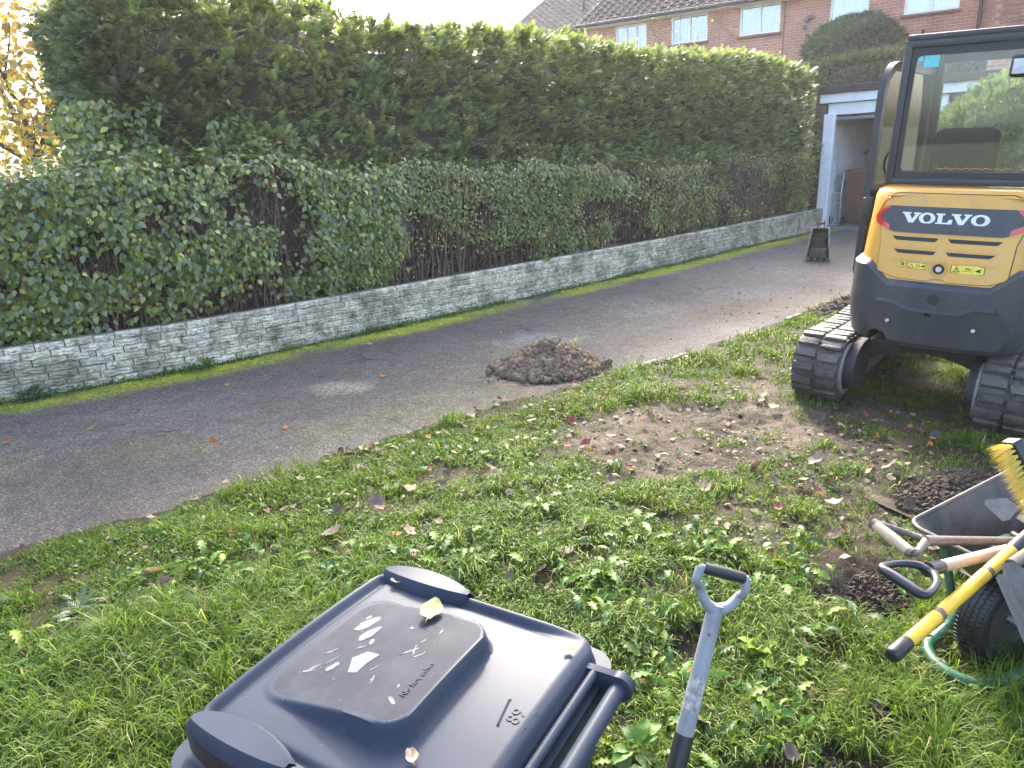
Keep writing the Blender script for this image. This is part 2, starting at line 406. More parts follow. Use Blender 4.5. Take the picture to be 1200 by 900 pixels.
# driveway: old tarmac, moss along the wall, pale worn patches
def drive_mesh():
    sv = np.linspace(-8, 14.62, 380); f = np.linspace(0, 1, 80)
    S, Fv = np.meshgrid(sv, f)
    T0 = edge_t(S) - .09; T1 = wall_t(S) + .03
    T = T0 + (T1 - T0) * Fv
    X, Y = st_np(S, T); Z = .014 * (fbm(X * .9, Y * .9, 21, 3) - .5) - .012
    Z += .004 * (fbm(X * 8, Y * 8, 23, 3) - .5)
    C = np.ones(X.shape + (3,)) * np.array([.074, .067, .061])
    big = fbm(X * .8, Y * .8, 61, 4)[..., None]; C = C * (.50 + 1.0 * big) * (.86 + .28 * fbm(X * 3.2, Y * 3.2, 63, 4)[..., None])
    # right end lightened in the colour, as if lit past the hedge shadow
    pale = np.clip((S - 5.0) / 4, 0, 1)[..., None] * .45; C = C * (1 + pale)
    # moss strip by the wall, stains
    dw = T1 - T + .10 * (fbm(S * 1.7, T * 4, 33, 4) - .5) * 2
    ms = np.clip(1.6 - np.abs(dw - .21) / .17, 0, 1) * np.clip(fbm(S * 1.3, T * 2, 41, 4) * 4 - .95, 0, 1)
    dirtw = np.clip(1 - dw / .3, 0, 1)
    C = C * (1 - .6 * dirtw[..., None]) + np.array([.05, .045, .03]) * .6 * dirtw[..., None]
    C = C * (1 - ms[..., None]) + np.array([.26, .28, .018]) * ms[..., None]
    Z += ms * .012 * (.4 + fbm(X * 25, Y * 25, 47, 2))
    gs = np.clip(fbm(X * 1.6, Y * 1.6, 71, 5) * 3.2 - 1.75, 0, 1)[..., None] * .55
    C = C * (1 - gs) + np.array([.10, .10, .045]) * gs
    for px, py, r, c, a in ((-1.36, 5.31, .22, (.21, .20, .15), .8), (-2.3, 4.2, .35, (.085, .09, .035), .5), (.3, 6.6, .4, (.19, .19, .20), .5), (-.5, 5.0, .3, (.12, .12, .07), .35), (1.6, 7.6, .5, (.15, .145, .14), .4), (3.1, 8.3, .6, (.15, .145, .14), .4), (3.0, 7.6, .7, (.075, .055, .038), .75), (2.2, 7.3, .5, (.08, .06, .042), .6), (3.9, 8.4, .5, (.075, .055, .04), .6), (.25, 5.45, .62, (.085, .066, .048), .7), (1.3, 6.3, .5, (.085, .07, .055), .5)):
        q = np.clip(1.4 - np.sqrt((X - px) ** 2 + ((Y - py) * 1.5) ** 2) / r - (fbm(X * 7, Y * 7, 88, 4) - .5) * 1.4, 0, 1)[..., None] * a
        C = C * (1 - q) + np.array(c) * q
    ed = np.clip(1 - (T - edge_t(S)) / .22 + (fbm(X * 6, Y * 6, 99, 4) - .5), 0, 1)[..., None] * .6
    C = C * (1 - ed) + np.array([.06, .05, .035]) * ed
    nr, nc = S.shape; idx = np.arange(nr * nc).reshape(nr, nc)
    F = np.stack([idx[:-1, :-1], idx[:-1, 1:], idx[1:, 1:], idx[1:, :-1]], -1).reshape(-1, 4)
    return np_mesh('driveway', np.stack([X, Y, Z], -1).reshape(-1, 3), F, C.reshape(-1, 3), True)
m, n, l, b = new_mat('tarmac')
at = n.new('ShaderNodeAttribute'); at.attribute_name = 'Col'
vo = n.new('ShaderNodeTexVoronoi'); vo.inputs['Scale'].default_value = 120; l.new(pos(n), vo.inputs['Vector'])
r1 = ramp(n, [(.0, (.35, .35, .35)), (.5, (.9, .9, .9)), (.8, (1.6, 1.58, 1.55)), (1.0, (3.0, 2.9, 2.8))]); l.new(vo.outputs['Color'], r1.inputs['Fac'])
col = mix(n, l, 1.0, at.outputs['Color'], r1.outputs['Color'], 'MULTIPLY')
n2 = noise(n, l, 28, 6, .7, pos(n)); r2 = ramp(n, [(.3, (.7, .7, .7)), (.7, (1.25, 1.25, 1.25))]); l.new(n2.outputs['Fac'], r2.inputs['Fac'])
col = mix(n, l, 1.0, col, r2.outputs['Color'], 'MULTIPLY')
wz = noise(n, l, 1.7, 5, .6, pos(n)); wv = n.new('ShaderNodeVectorMath'); wv.operation = 'MULTIPLY_ADD'; l.new(wz.outputs['Color'], wv.inputs[0]); wv.inputs[1].default_value = (.5, .5, .5); l.new(pos(n), wv.inputs[2])
vc = n.new('ShaderNodeTexVoronoi'); vc.feature = 'DISTANCE_TO_EDGE'; vc.inputs['Scale'].default_value = .75; l.new(wv.outputs[0], vc.inputs['Vector'])
rc = ramp(n, [(.0, (.35, .34, .32)), (.006, (.55, .54, .5)), (.012, (1, 1, 1))]); l.new(vc.outputs['Distance'], rc.inputs['Fac'])
cmk = ramp(n, [(.5, (0, 0, 0)), (.58, (1, 1, 1))]); l.new(noise(n, l, .9, 3, .5, pos(n)).outputs['Fac'], cmk.inputs['Fac'])
col = mix(n, l, cmk.outputs['Color'], col, mix(n, l, 1.0, col, rc.outputs['Color'], 'MULTIPLY'))
n5 = noise(n, l, 6.5, 7, .75, pos(n)); r5 = ramp(n, [(.30, (.62, .60, .57)), (.5, (1, 1, 1)), (.7, (1.3, 1.27, 1.22))]); l.new(n5.outputs['Fac'], r5.inputs['Fac'])
col = mix(n, l, 1.0, col, r5.outputs['Color'], 'MULTIPLY'); l.new(col, b.inputs['Base Color'])
b.inputs['Roughness'].default_value = .82; b.inputs['Specular IOR Level'].default_value = .4
bp = n.new('ShaderNodeBump'); bp.inputs['Strength'].default_value = .9; bp.inputs['Distance'].default_value = .006
l.new(vo.outputs['Distance'], bp.inputs['Height']); l.new(bp.outputs[0], b.inputs['Normal'])
M_tarmac = m
tag(link('driveway', drive_mesh(), M_tarmac), kind='structure')
# concrete edging showing at the far side of the lawn
M_soil = mat('dark_soil', (.05, .037, .027), (.095, .072, .052), 18, .95, .6, 60)
M_edging = mat('edging_concrete', (.30, .25, .19), (.20, .17, .13), 15, .9, .4, 60)
ge = G()
for s0, s1 in ((4.3, 4.62), (4.66, 4.95), (6.6, 6.9)):
    tm = float(edge_t(np.array([(s0 + s1) / 2]))[0]) - .02
    R = Matrix.Rotation(DANG + .02, 3, 'Z')
    ge.rbox(st((s0 + s1) / 2, tm, .008), (s1 - s0, .045, .05), .006, 1, R)
tag(ge.build('edging', M_edging, smooth=30), kind='structure')

# raised soil bed behind the wall
def bed_mesh():
    sv = np.linspace(-8, 14.6, 200); f = np.linspace(0, 1, 24); S, Fv = np.meshgrid(sv, f)
    T = (wall_t(S) + .08) + (8.95 - wall_t(S)) * Fv; X, Y = st_np(S, T)
    Z = .36 + .05 * (fbm(X * 3, Y * 3, 14, 3) - .5) - .45 * (Fv > .99)
    nr, nc = S.shape; idx = np.arange(nr * nc).reshape(nr, nc)
    F = np.stack([idx[:-1, :-1], idx[:-1, 1:], idx[1:, 1:], idx[1:, :-1]], -1).reshape(-1, 4)
    return np_mesh('soil_bed', np.stack([X, Y, Z], -1).reshape(-1, 3), F, None, True)
tag(link('soil_bed', bed_mesh(), M_soil), kind='structure')

# ================================================================ GARDEN WALL of split-faced blocks
m, n, l, b = new_mat('painted_block')
tc = pos(n)
n1 = noise(n, l, 9, 7, .72, tc); n2 = noise(n, l, 38, 6, .7, tc); n3 = noise(n, l, 2.6, 5, .65, tc)
r = ramp(n, [(.28, (.12, .105, .065)), (.40, (.38, .33, .24)), (.54, (.64, .58, .455)), (.8, (.78, .72, .585))]); l.new(n1.outputs['Fac'], r.inputs['Fac'])
r2 = ramp(n, [(.36, (.30, .29, .25)), (.5, (1, 1, 1))]); l.new(n2.outputs['Fac'], r2.inputs['Fac'])
col = mix(n, l, .85, r.outputs['Color'], r2.outputs['Color'], 'MULTIPLY')
r3 = ramp(n, [(.50, (0, 0, 0)), (.64, (1, 1, 1))]); l.new(n3.outputs['Fac'], r3.inputs['Fac'])
mm = n.new('ShaderNodeMath'); mm.operation = 'MULTIPLY'; l.new(r3.outputs['Color'], mm.inputs[0]); mm.inputs[1].default_value = .62
col = mix(n, l, mm.outputs[0], col, (.12, .115, .075))
oi = n.new('ShaderNodeObjectInfo'); hs = n.new('ShaderNodeHueSaturation'); mr = n.new('ShaderNodeMapRange'); l.new(oi.outputs['Random'], mr.inputs['Value']); mr.inputs['To Min'].default_value = .78; mr.inputs['To Max'].default_value = 1.10
l.new(mr.outputs[0], hs.inputs['Value']); l.new(col, hs.inputs['Color']); l.new(hs.outputs[0], b.inputs['Base Color'])
b.inputs['Roughness'].default_value = .85
bp = n.new('ShaderNodeBump'); bp.inputs['Strength'].default_value = .5; bp.inputs['Distance'].default_value = .01; l.new(n2.outputs['Fac'], bp.inputs['Height']); l.new(bp.outputs[0], b.inputs['Normal'])
M_block = m
M_mortar = mat('mossy_mortar', (.17, .16, .125), (.09, .095, .06), 9, .95, .5, 60)

def block_mesh(k, L=.2, h=.0575):
    rs = np.random.default_rng(100 + k)
    nx, nzn = 8, 6
    g = G(); xs = np.linspace(-L / 2 + .0015, L / 2 - .0015, nx); zs = np.linspace(-h / 2, h / 2, nzn)
    rows = []
    for j, z in enumerate(zs):
        row = []
        for i, x in enumerate(xs):
            edge = i in (0, nx - 1) or j in (0, nzn - 1)
            dep = .005 + .003 * rs.random() if edge else .009 + .014 * rs.random() + (.011 if (j + int(x * 18 + k)) % 2 else 0)
            row.append((x + (0 if i in (0, nx - 1) else rs.normal(0, .003)), -dep, z + (0 if j in (0, nzn - 1) else rs.normal(0, .003))))
        rows.append(row)
    g.grid(rows)
    bk = [(xs[0], .03, zs[0]), (xs[-1], .03, zs[0]), (xs[-1], .03, zs[-1]), (xs[0], .03, zs[-1])]
    a, b_, c, d = rows[0][0], rows[0][-1], rows[-1][-1], rows[-1][0]
    for p, q, r_, s_ in ((rows[0], None, bk[0], bk[1]), (rows[-1], None, bk[3], bk[2]), ([rw[0] for rw in rows], None, bk[0], bk[3]), ([rw[-1] for rw in rows], None, bk[1], bk[2])):
        g.add(list(p) + [s_, r_], [tuple(range(len(p) + 2))])
    return g.mesh('stone_block')
BM = [block_mesh(k) for k in range(9)]
wall = empty('garden_wall', 'low retaining wall of weathered white split-faced stone blocks along the driveway', 'wall')
# hearting behind the faces
gc = G(); rows = []
for s in np.linspace(-3, 14.62, 90):
    t = float(wall_t(s)); rows.append([st(s, t + .003, -.08), st(s, t + .003, .415), st(s, t + .1, .415), st(s, t + .1, -.08)])
gc.grid(rows, closed_u=True)
gc.build('mortar', M_mortar, wall)
STUFFV, STUFFF, nb = [], [], 0
rs = random.Random(5)
for c in range(7):
    z = .033 + c * .0595
    s = -1.9 + (c % 2) * .1 + rs.uniform(-.03, .03)
    while s < 14.5:
        L = rs.choice((.15, .2, .2, .24, .2))
        sm = s + L / 2; t = float(wall_t(sm)); t2 = float(wall_t(sm + .1))
        ang = DANG + math.atan2(t2 - t, .1)
        me = BM[rs.randrange(9)]
        dz = -.004 * rs.random()
        dt = rs.uniform(-.006, .006)
        x, y, _ = st(sm, t + dt)
        if .35 < sm < 8.95 and nb < 300:
            o = link('stone_block', me, M_block, wall, (x, y, z + dz), (rs.uniform(-.03, .03), rs.uniform(-.02, .02), ang)); o.scale = (L / .2 * .985, 1, 1); nb += 1
        else:
            R = Matrix.Rotation(ang, 3, 'Z'); b0 = len(STUFFV)
            for v in me.vertices:
                p = R @ Vector((v.co.x * L / .2 * .985, v.co.y, v.co.z)); STUFFV.append((p.x + x, p.y + y, p.z + z + dz))
            STUFFF += [tuple(b0 + i for i in p.vertices) for p in me.polygons]
        s += L
g = G(); g.v, g.f = STUFFV, STUFFF
tag(g.build('stone_block', M_block, wall, recalc=False), kind='stuff')

# ================================================================ LEAF TEMPLATES
def heart_leaf():
    V = np.array([[0, 0, 0], [.12, .30, .03], [.45, .36, .05], [.8, .17, .0], [1.05, 0, -.08], [.8, -.17, .0], [.45, -.36, .05], [.12, -.30, .03], [.45, 0, -.04], [.8, 0, -.05]], float)
    F = np.array([[0, 8, 1], [1, 8, 2], [2, 8, 9], [2, 9, 3], [3, 9, 4], [0, 7, 8], [7, 6, 8], [6, 9, 8], [6, 5, 9], [5, 4, 9]])
    return V, F
def oval_leaf():
    V = np.array([[0, 0, 0], [.5, .27, .05], [1, 0, -.04], [.5, -.27, .05], [.5, 0, -.02]], float)
    F = np.array([[0, 4, 1], [1, 4, 2], [0, 3, 4], [3, 2, 4]])
    return V, F
def frond():
    V, F = [], []
    def tri(a, b_, c): i = len(V); V.extend([a, b_, c]); F.append((i, i + 1, i + 2))
    tri((0, .02, 0), (0, -.02, 0), (1.0, 0, -.12))
    for i in range(5):
        x = .1 + i * .165; Ln = .46 * (1 - .65 * x); w = .085
        for sgn in (1, -1):
            z0 = -.12 * x * x; xx = x + (.05 if sgn > 0 else 0)
            tri((xx, 0, z0), (xx + w * 2.0, 0, z0), (xx + Ln * .85, sgn * Ln * .75, z0 - .05 - .05 * sgn * (i % 2)))
    return np.array(V, float), np.array(F)
HEART, OVAL, FROND = heart_leaf(), oval_leaf(), frond()

M_conifer = leaf_mat('conifer_spray', .45, .34, (1.2, 1.25, .5), .55)
M_broad = leaf_mat('broad_leaf', .28, .3, (1.3, 1.35, .5), .85, 0)
M_broad_part = leaf_mat('broad_leaf_single', .28, .3, (1.3, 1.35, .5), .85, .3)
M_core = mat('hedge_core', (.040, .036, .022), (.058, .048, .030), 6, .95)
M_twig = mat('twig_bark', (.13, .075, .05), (.22, .15, .11), 30, .9)
M_bark = mat('bark', (.09, .07, .055), (.05, .04, .03), 20, .95, .5, 40)

def rnd_dirs(n, rg): 
    v = rg.normal(size=(n, 3)); return v / np.linalg.norm(v, axis=1, keepdims=True)

# ================================================================ CONIFER HEDGE
CT = 7.15      # front plane
def con_front(s, z): return CT + .20 * (fbm(np.asarray(s) * 1.1, np.asarray(z) * 1.1, 301, 3) - .5) * 2 + .26 * (fbm(np.asarray(s) * 3.6, np.asarray(z) * 4.2, 311, 2) - .5) + .05 * np.maximum(0, np.asarray(z) - 2.6) - .17 * np.clip((2.3 - np.asarray(z)) / .7, 0, 1)
def con_top(s): return 3.08 + .10 * (fbm(np.asarray(s) * 1.0, np.asarray(s) * 0, 321, 3) - .5) * 2 + .06 * np.exp(-((np.asarray(s) - 3.2) / 1.2) ** 2)
con = empty('conifer_hedge', 'tall clipped dark green conifer hedge standing behind the lower leafy hedge', 'hedge', st(8, 7.8, .36))
cx, cy, cz = con.location
rg = np.random.default_rng(11)
def conifer(n, s0, s1, zlo):
    # front face, top, both ends
    P, Nn = [], []
    k = int(n * .58); s = rg.uniform(s0, s1, k); z = zlo + (con_top(s) + .02 - zlo) * rg.random(k) ** .9
    dep = np.abs(rg.normal(0, .10, k)) - .04
    t = con_front(s, z) + dep; x, y = st_np(s, t); P.append(np.stack([x, y, z], 1)); Nn.append(np.tile([-N2[0], -N2[1], .25], (k, 1)))
    k = int(n * .28); s = rg.uniform(s0, s1, k); t = rg.uniform(CT, 8.7, k); z = con_top(s) + .07 * (fbm(s * 5, t * 5, 331, 3) - .5) - np.abs(rg.normal(0, .06, k)); x, y = st_np(s, t)
    P.append(np.stack([x, y, z], 1)); Nn.append(np.tile([0, 0, 1.0], (k, 1)))
    for se, sg, q in ((s0, -1, .11), (s1, 1, .07)):
        k = int(n * q); t = rg.uniform(CT, 8.7, k); z = zlo + (con_top(np.full(k, se)) - zlo) * rg.random(k)
        s = se + sg * (.12 * (fbm(t * 2, z * 2, 341, 3) - .5) * 2 - np.abs(rg.normal(0, .08, k))); x, y = st_np(s, t)
        P.append(np.stack([x, y, z], 1)); Nn.append(np.tile([sg * D[0], sg * D[1], .2], (k, 1)))
    return np.concatenate(P), np.concatenate(Nn)
P, Nn = conifer(12600, 1.86, 14.85, .4)
nc_ = len(P); dc = Nn * .85 + rnd_dirs(nc_, rg) * .5 + np.array([0, 0, .12]); dc /= np.linalg.norm(dc, axis=1, keepdims=True)
sc = rg.uniform(.7, 1.25, nc_); tone = rg.uniform(.62, 1.45, nc_)
KQ = 4
P = np.repeat(P, KQ, 0); Nn = np.repeat(Nn, KQ, 0); d = np.repeat(dc, KQ, 0); sc = np.repeat(sc, KQ); tone = np.repeat(tone, KQ); n_ = len(P)
P = P + d * rg.uniform(-.05, .06, (n_, 1)) + rg.normal(0, .022, (n_, 3)); d = d + rnd_dirs(n_, rg) * .38
R = frames(d, np.tile([0, 0, 1.0], (n_, 1)) + Nn * .25 + rnd_dirs(n_, rg) * .3, rg.normal(0, .3, n_))
S = rg.uniform(.085, .165, n_) * sc
sA = D[0] * P[:, 0] + D[1] * P[:, 1]
pat = fbm(sA * 1.6, P[:, 2] * 1.6, 351, 4)[:, None]
base = np.array([.108, .148, .070]) * (1 - pat) * 1.35 + np.array([.150, .178, .066]) * pat * 1.2
pal_ = (rg.random(n_) < .30)[:, None]; base = np.where(pal_, np.array([.22, .26, .15]), base)
yel = (rg.random(n_) < .05)[:, None]; base = np.where(yel, np.array([.13, .14, .045]), base)
brn = (rg.random(n_) < .02)[:, None]; base = np.where(brn, np.array([.12, .07, .04]), base)
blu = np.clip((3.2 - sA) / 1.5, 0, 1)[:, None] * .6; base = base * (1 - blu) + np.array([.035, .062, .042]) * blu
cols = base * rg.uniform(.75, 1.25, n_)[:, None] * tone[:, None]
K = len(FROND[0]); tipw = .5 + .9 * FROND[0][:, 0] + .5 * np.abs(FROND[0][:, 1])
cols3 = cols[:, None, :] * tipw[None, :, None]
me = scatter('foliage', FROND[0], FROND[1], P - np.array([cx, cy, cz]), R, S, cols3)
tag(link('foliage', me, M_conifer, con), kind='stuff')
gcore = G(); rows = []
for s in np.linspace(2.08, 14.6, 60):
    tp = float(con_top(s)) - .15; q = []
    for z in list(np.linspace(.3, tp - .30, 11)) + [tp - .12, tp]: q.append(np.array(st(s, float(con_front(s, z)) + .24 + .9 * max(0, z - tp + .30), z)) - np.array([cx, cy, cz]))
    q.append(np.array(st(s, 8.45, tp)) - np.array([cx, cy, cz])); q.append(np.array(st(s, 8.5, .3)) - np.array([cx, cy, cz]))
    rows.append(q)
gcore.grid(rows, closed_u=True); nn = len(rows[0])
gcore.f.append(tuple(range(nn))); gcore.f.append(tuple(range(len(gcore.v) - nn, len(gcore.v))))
gcore.build('inner_core', M_core, con)  # solid core for the dead inner foliage, added to block light

# ================================================================ LOWER LEAFY HEDGE
bh = empty('leafy_hedge', 'lower hedge of mixed green and yellowing leaves over brown twigs above the white wall', 'hedge', st(7, 6.8, .36))
bx = np.array(bh.location)
def lf_top(s): return np.interp(s, [-3, .5, 2, 3.5, 5, 8, 14.4], [1.62, 1.64, 1.74, 1.66, 1.60, 1.44, 1.44]) + .30 * (fbm(np.asarray(s) * 2.2, np.asarray(s) * 0 + 9, 401, 4) - .5) + .12 * (fbm(np.asarray(s) * 9, np.asarray(s) * 0 + 4, 402, 2) - .5)
def lf_front(s, z): return wall_t(s) + .16 + .22 * (fbm(np.asarray(s) * 1.5, np.asarray(z) * 1.8, 411, 3) - .5) + .16 * np.clip(.9 - np.asarray(z), 0, 1) - .06 * np.asarray((np.asarray(s) < 3.5))
def dens(s, z):
    """1 = full of leaves, 0 = bare twigs"""
    q = fbm(s * 1.3, z * 2.0, 421, 4)
    lim = np.interp(s, [-3, .8, 1.8, 4, 6.5, 9, 14], [.25, .28, .37, .42, .45, .47, .49])
    dd = np.clip((q - lim) * 7 + .5, .05, 1)
    lo = np.clip((z - .30 - np.interp(s, [0, 3, 8], [.0, .04, .06])) / .25, .3, 1)
    for hs_, hz_, rs_, rz_ in ((2.05, 1.28, .30, .17), (1.45, 1.05, .22, .2), (2.75, 1.32, .34, .2), (2.75, .52, .25, .09), (4.8, .75, .4, .15), (7.3, .8, .35, .25)):
        dd = np.where(((s - hs_) / rs_) ** 2 + ((z - hz_) / rz_) ** 2 < 1, dd * .28, dd)
    return dd * lo
def leaves_on(n, s0, s1, rg):
    s = rg.uniform(s0, s1, n); topz = lf_top(s); z = .34 + (topz - .34) * rg.random(n)
    keep = rg.random(n) < dens(s, z); s, z = s[keep], z[keep]; k = len(s)
    t = lf_front(s, z) + np.abs(rg.normal(0, .10, k)) - .05 + .10 * (fbm(s * 5, z * 6, 435, 2) - .5)
    kt = int(k * .22); s2 = rg.uniform(s0, s1, kt); t2 = rg.uniform(6.5, 7.2, kt); z2 = lf_top(s2) + rg.normal(-.02, .075, kt)
    x, y = st_np(np.concatenate([s, s2]), np.concatenate([t, t2])); zz = np.concatenate([z, z2])
    Nn = np.concatenate([np.tile([-N2[0], -N2[1], .45], (k, 1)), np.tile([-.3 * N2[0], -.3 * N2[1], 1.0], (kt, 1))])
    return np.stack([x, y, zz], 1), Nn
def leaf_frames(Nn, rg, spread=.55):
    k = len(Nn); nrm = Nn / np.linalg.norm(Nn, axis=1, keepdims=True) + rnd_dirs(k, rg) * spread
    nrm /= np.linalg.norm(nrm, axis=1, keepdims=True)
    dn = np.tile([0, 0, -1.0], (k, 1)) + rnd_dirs(k, rg) * .85
    d = dn - nrm * np.sum(dn * nrm, 1, keepdims=True)
    return frames(d, nrm)
def leaf_cols(k, s, rg, yellow):
    g1 = np.array([.140, .190, .030]); g2 = np.array([.080, .120, .032]); y1 = np.array([.42, .40, .08]); br = np.array([.15, .085, .045]); lg = np.array([.16, .22, .036])
    u = rg.random(k)[:, None]; c = g1 * u + g2 * (1 - u)
    v = rg.random(k)
    c = np.where((v < yellow * 1.3)[:, None], y1 * rg.uniform(.5, 1.1, (k, 1)), c)
    c = np.where(((v > yellow) & (v < yellow + .2))[:, None], lg, c)
    c = np.where((v > .975)[:, None], br, c)
    return c * rg.uniform(.65, 1.3, (k, 1))
LV = []
# left, big heart-shaped leaves
for (n0, s0, s1, sz, ye, tmpl) in ((24000, -2.2, 4.4, (.038, .068), .15, HEART), (16000, 3.4, 8.0, (.034, .060), .17, OVAL), (21000, 7.0, 14.35, (.034, .062), .30, OVAL)):
    P, Nn = leaves_on(n0, s0, s1, rg)
    if tmpl is HEART:
        # the climber that spills up over the end of the conifers
        k = 2600; s = rg.normal(2.35, .6, k); z = 1.72 + np.abs(rg.normal(0, .22, k)); s = s - (z - 1.72) * .6
        t = np.where(z < con_top(s), con_front(s, z) - .06, CT) + rg.normal(0, .06, k)
        ok = (fbm(s * 2.5, z * 2.5, 433, 3) > .42) & ((s > 1.75) | (z < 1.72))
        s, z, t = s[ok], z[ok], t[ok]; x, y = st_np(s, t); P = np.concatenate([P, np.stack([x, y, z], 1)]); Nn = np.concatenate([Nn, np.tile([-N2[0], -N2[1], .6], (len(s), 1))])
        k = 700; s = rg.normal(1.72, .13, k); z = rg.uniform(1.65, 2.25, k); t = rg.uniform(6.85, 7.5, k)
        x, y = st_np(s, t); P = np.concatenate([P, np.stack([x, y, z], 1)]); Nn = np.concatenate([Nn, np.tile([-N2[0], -N2[1], .5], (k, 1))])
    k = len(P); R = leaf_frames(Nn, rg); S = rg.uniform(sz[0], sz[1], k)
    LV.append((P, R, S, leaf_cols(k, None, rg, ye), tmpl))
# 260 of the largest as single leaf parts (nearest end, outermost), the rest as one mass
P, R, S, C, tm = LV[0]
s_ = D[0] * P[:, 0] + D[1] * P[:, 1]; t_ = N2[0] * P[:, 0] + N2[1] * P[:, 1]
score = S * 60 - np.abs(s_ - 1.3) * 1.1 - (t_ - lf_front(s_, P[:, 2])) * 12
order = np.argsort(-score); single = order[:260]; rest = order[260:]
lm = []
for k in range(6):
    c = leaf_cols(1, None, rg, .1)[0]
    if k in (2, 4): c = np.array([.20, .23, .045])
    lm.append(np_mesh('leaf', HEART[0], HEART[1], np.tile(c, (len(HEART[0]), 1))))
for i in single:
    o = link('leaf', lm[rg.integers(6)], M_broad_part, bh)
    Mx = Matrix([[*(R[i][a] * S[i] * 1.12), P[i][a] - bx[a]] for a in range(3)] + [[0, 0, 0, 1]])
    o.matrix_local = Mx
me = scatter('foliage', tm[0], tm[1], P[rest] - bx, R[rest], S[rest], C[rest]); tag(link('foliage', me, M_broad, bh), kind='stuff')
for P, R, S, C, tm in LV[1:]:
    me = scatter('foliage', tm[0], tm[1], P - bx, R, S, C); tag(link('foliage', me, M_broad, bh), kind='stuff')
# twigs and stems
def twig_mesh(P0, P1, P2, r):
    n = len(P0); d = P2 - P0; a = np.cross(d, np.array([.3, .2, 1.0])); a /= np.linalg.norm(a, axis=1, keepdims=True) + 1e-9; b_ = np.cross(d, a); b_ /= np.linalg.norm(b_, axis=1, keepdims=True) + 1e-9
    V = []
    for pp, q in ((P0, 1.0), (P1, .75), (P2, .35)):
        for k in range(3):
            an = 2 * math.pi * k / 3; V.append(pp + (a * math.cos(an) + b_ * math.sin(an)) * (r * q)[:, None])
    V = np.stack(V, 1)
    F = []
    for i in range(2):
        for k in range(3):
            k2 = (k + 1) % 3; F.append((i * 3 + k, i * 3 + k2, (i + 1) * 3 + k2, (i + 1) * 3 + k))
    F = np.array(F); FF = (F[None] + (np.arange(n) * 9)[:, None, None]).reshape(-1, 4)
    return np_mesh('twigs', V.reshape(-1, 3), FF)
k = 7200
s = rg.uniform(-2, 14.3, k); z0 = .36 + rg.random(k) ** 1.3 * (lf_top(s) - .45); t0 = lf_front(s, z0) + rg.uniform(.0, .22, k); x, y = st_np(s, t0)
P0 = np.stack([x, y, z0], 1); d = np.stack([rg.normal(0, .35, k), rg.normal(0, .35, k), np.abs(rg.normal(.7, .4, k))], 1) * rg.uniform(.12, .34, k)[:, None]
d[:, :2] -= N2[None, :] * (rg.random(k)[:, None] * .08)
P2 = P0 + d; P1 = (P0 + P2) / 2 + rg.normal(0, .02, (k, 3))
tag(link('twigs', twig_mesh(P0 - bx, P1 - bx, P2 - bx, rg.uniform(.0016, .004, k)), M_twig, bh), kind='stuff')
k = 330
s = rg.uniform(-2, 14.3, k); t0 = wall_t(s) + rg.uniform(.2, .5, k); x, y = st_np(s, t0); P0 = np.stack([x, y, np.full(k, .3)], 1)
P2 = P0 + np.stack([rg.normal(0, .1, k), rg.normal(0, .1, k), rg.uniform(.7, 1.25, k)], 1); P1 = (P0 + P2) / 2 + rg.normal(0, .04, (k, 3))
tag(link('stems', twig_mesh(P0 - bx, P1 - bx, P2 - bx, rg.uniform(.005, .013, k)), M_twig, bh), kind='stuff')
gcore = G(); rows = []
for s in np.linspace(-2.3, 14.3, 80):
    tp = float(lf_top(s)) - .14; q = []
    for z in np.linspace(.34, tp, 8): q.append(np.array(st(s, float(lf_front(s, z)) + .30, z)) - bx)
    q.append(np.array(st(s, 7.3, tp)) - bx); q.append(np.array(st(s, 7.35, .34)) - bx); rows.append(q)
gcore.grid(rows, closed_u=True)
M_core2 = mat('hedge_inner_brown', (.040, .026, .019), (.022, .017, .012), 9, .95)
gcore.build('inner_core', M_core2, bh)
# ================================================================ BUILDINGS
def brick_mat(name, axis, c1, c2, mortar, bump=.6):
    m, n, l, b = new_mat(name)
    v = objco(n); sp = n.new('ShaderNodeSeparateXYZ'); l.new(v, sp.inputs[0]); cb = n.new('ShaderNodeCombineXYZ')
    l.new(sp.outputs[axis], cb.inputs[0]); l.new(sp.outputs['Z'], cb.inputs[1])
    br = n.new('ShaderNodeTexBrick'); l.new(cb.outputs[0], br.inputs['Vector'])
    br.inputs['Scale'].default_value = 1; br.inputs['Brick Width'].default_value = .225; br.inputs['Row Height'].default_value = .075
    br.inputs['Mortar Size'].default_value = .006; br.inputs['Mortar Smooth'].default_value = .2; br.inputs['Bias'].default_value = 0
    br.inputs['Color1'].default_value = (*c1, 1); br.inputs['Color2'].default_value = (*c2, 1); br.inputs['Mortar'].default_value = (*mortar, 1)
    nz = noise(n, l, 1.3, 6, .65, v); r = ramp(n, [(.3, (.75, .75, .75)), (.7, (1.2, 1.15, 1.1))]); l.new(nz.outputs['Fac'], r.inputs['Fac'])
    col = mix(n, l, 1.0, br.outputs['Color'], r.outputs['Color'], 'MULTIPLY')
    l.new(col, b.inputs['Base Color']); b.inputs['Roughness'].default_value = .9
    bp = n.new('ShaderNodeBump'); bp.inputs['Strength'].default_value = bump; bp.inputs['Distance'].default_value = .008; bp.invert = True
    l.new(br.outputs['Fac'], bp.inputs['Height']); l.new(bp.outputs[0], b.inputs['Normal'])
    return m
RED1, RED2, MORT = (.46, .225, .155), (.38, .175, .12), (.50, .42, .36)
M_brick = brick_mat('red_brick', 'X', RED1, RED2, MORT)
M_brick_y = brick_mat('red_brick_side', 'Y', RED1, RED2, MORT)
M_brick1 = mat('single_brick', (.33, .15, .10), (.24, .10, .07), 25, .9, .4, 80, rnd=.25)
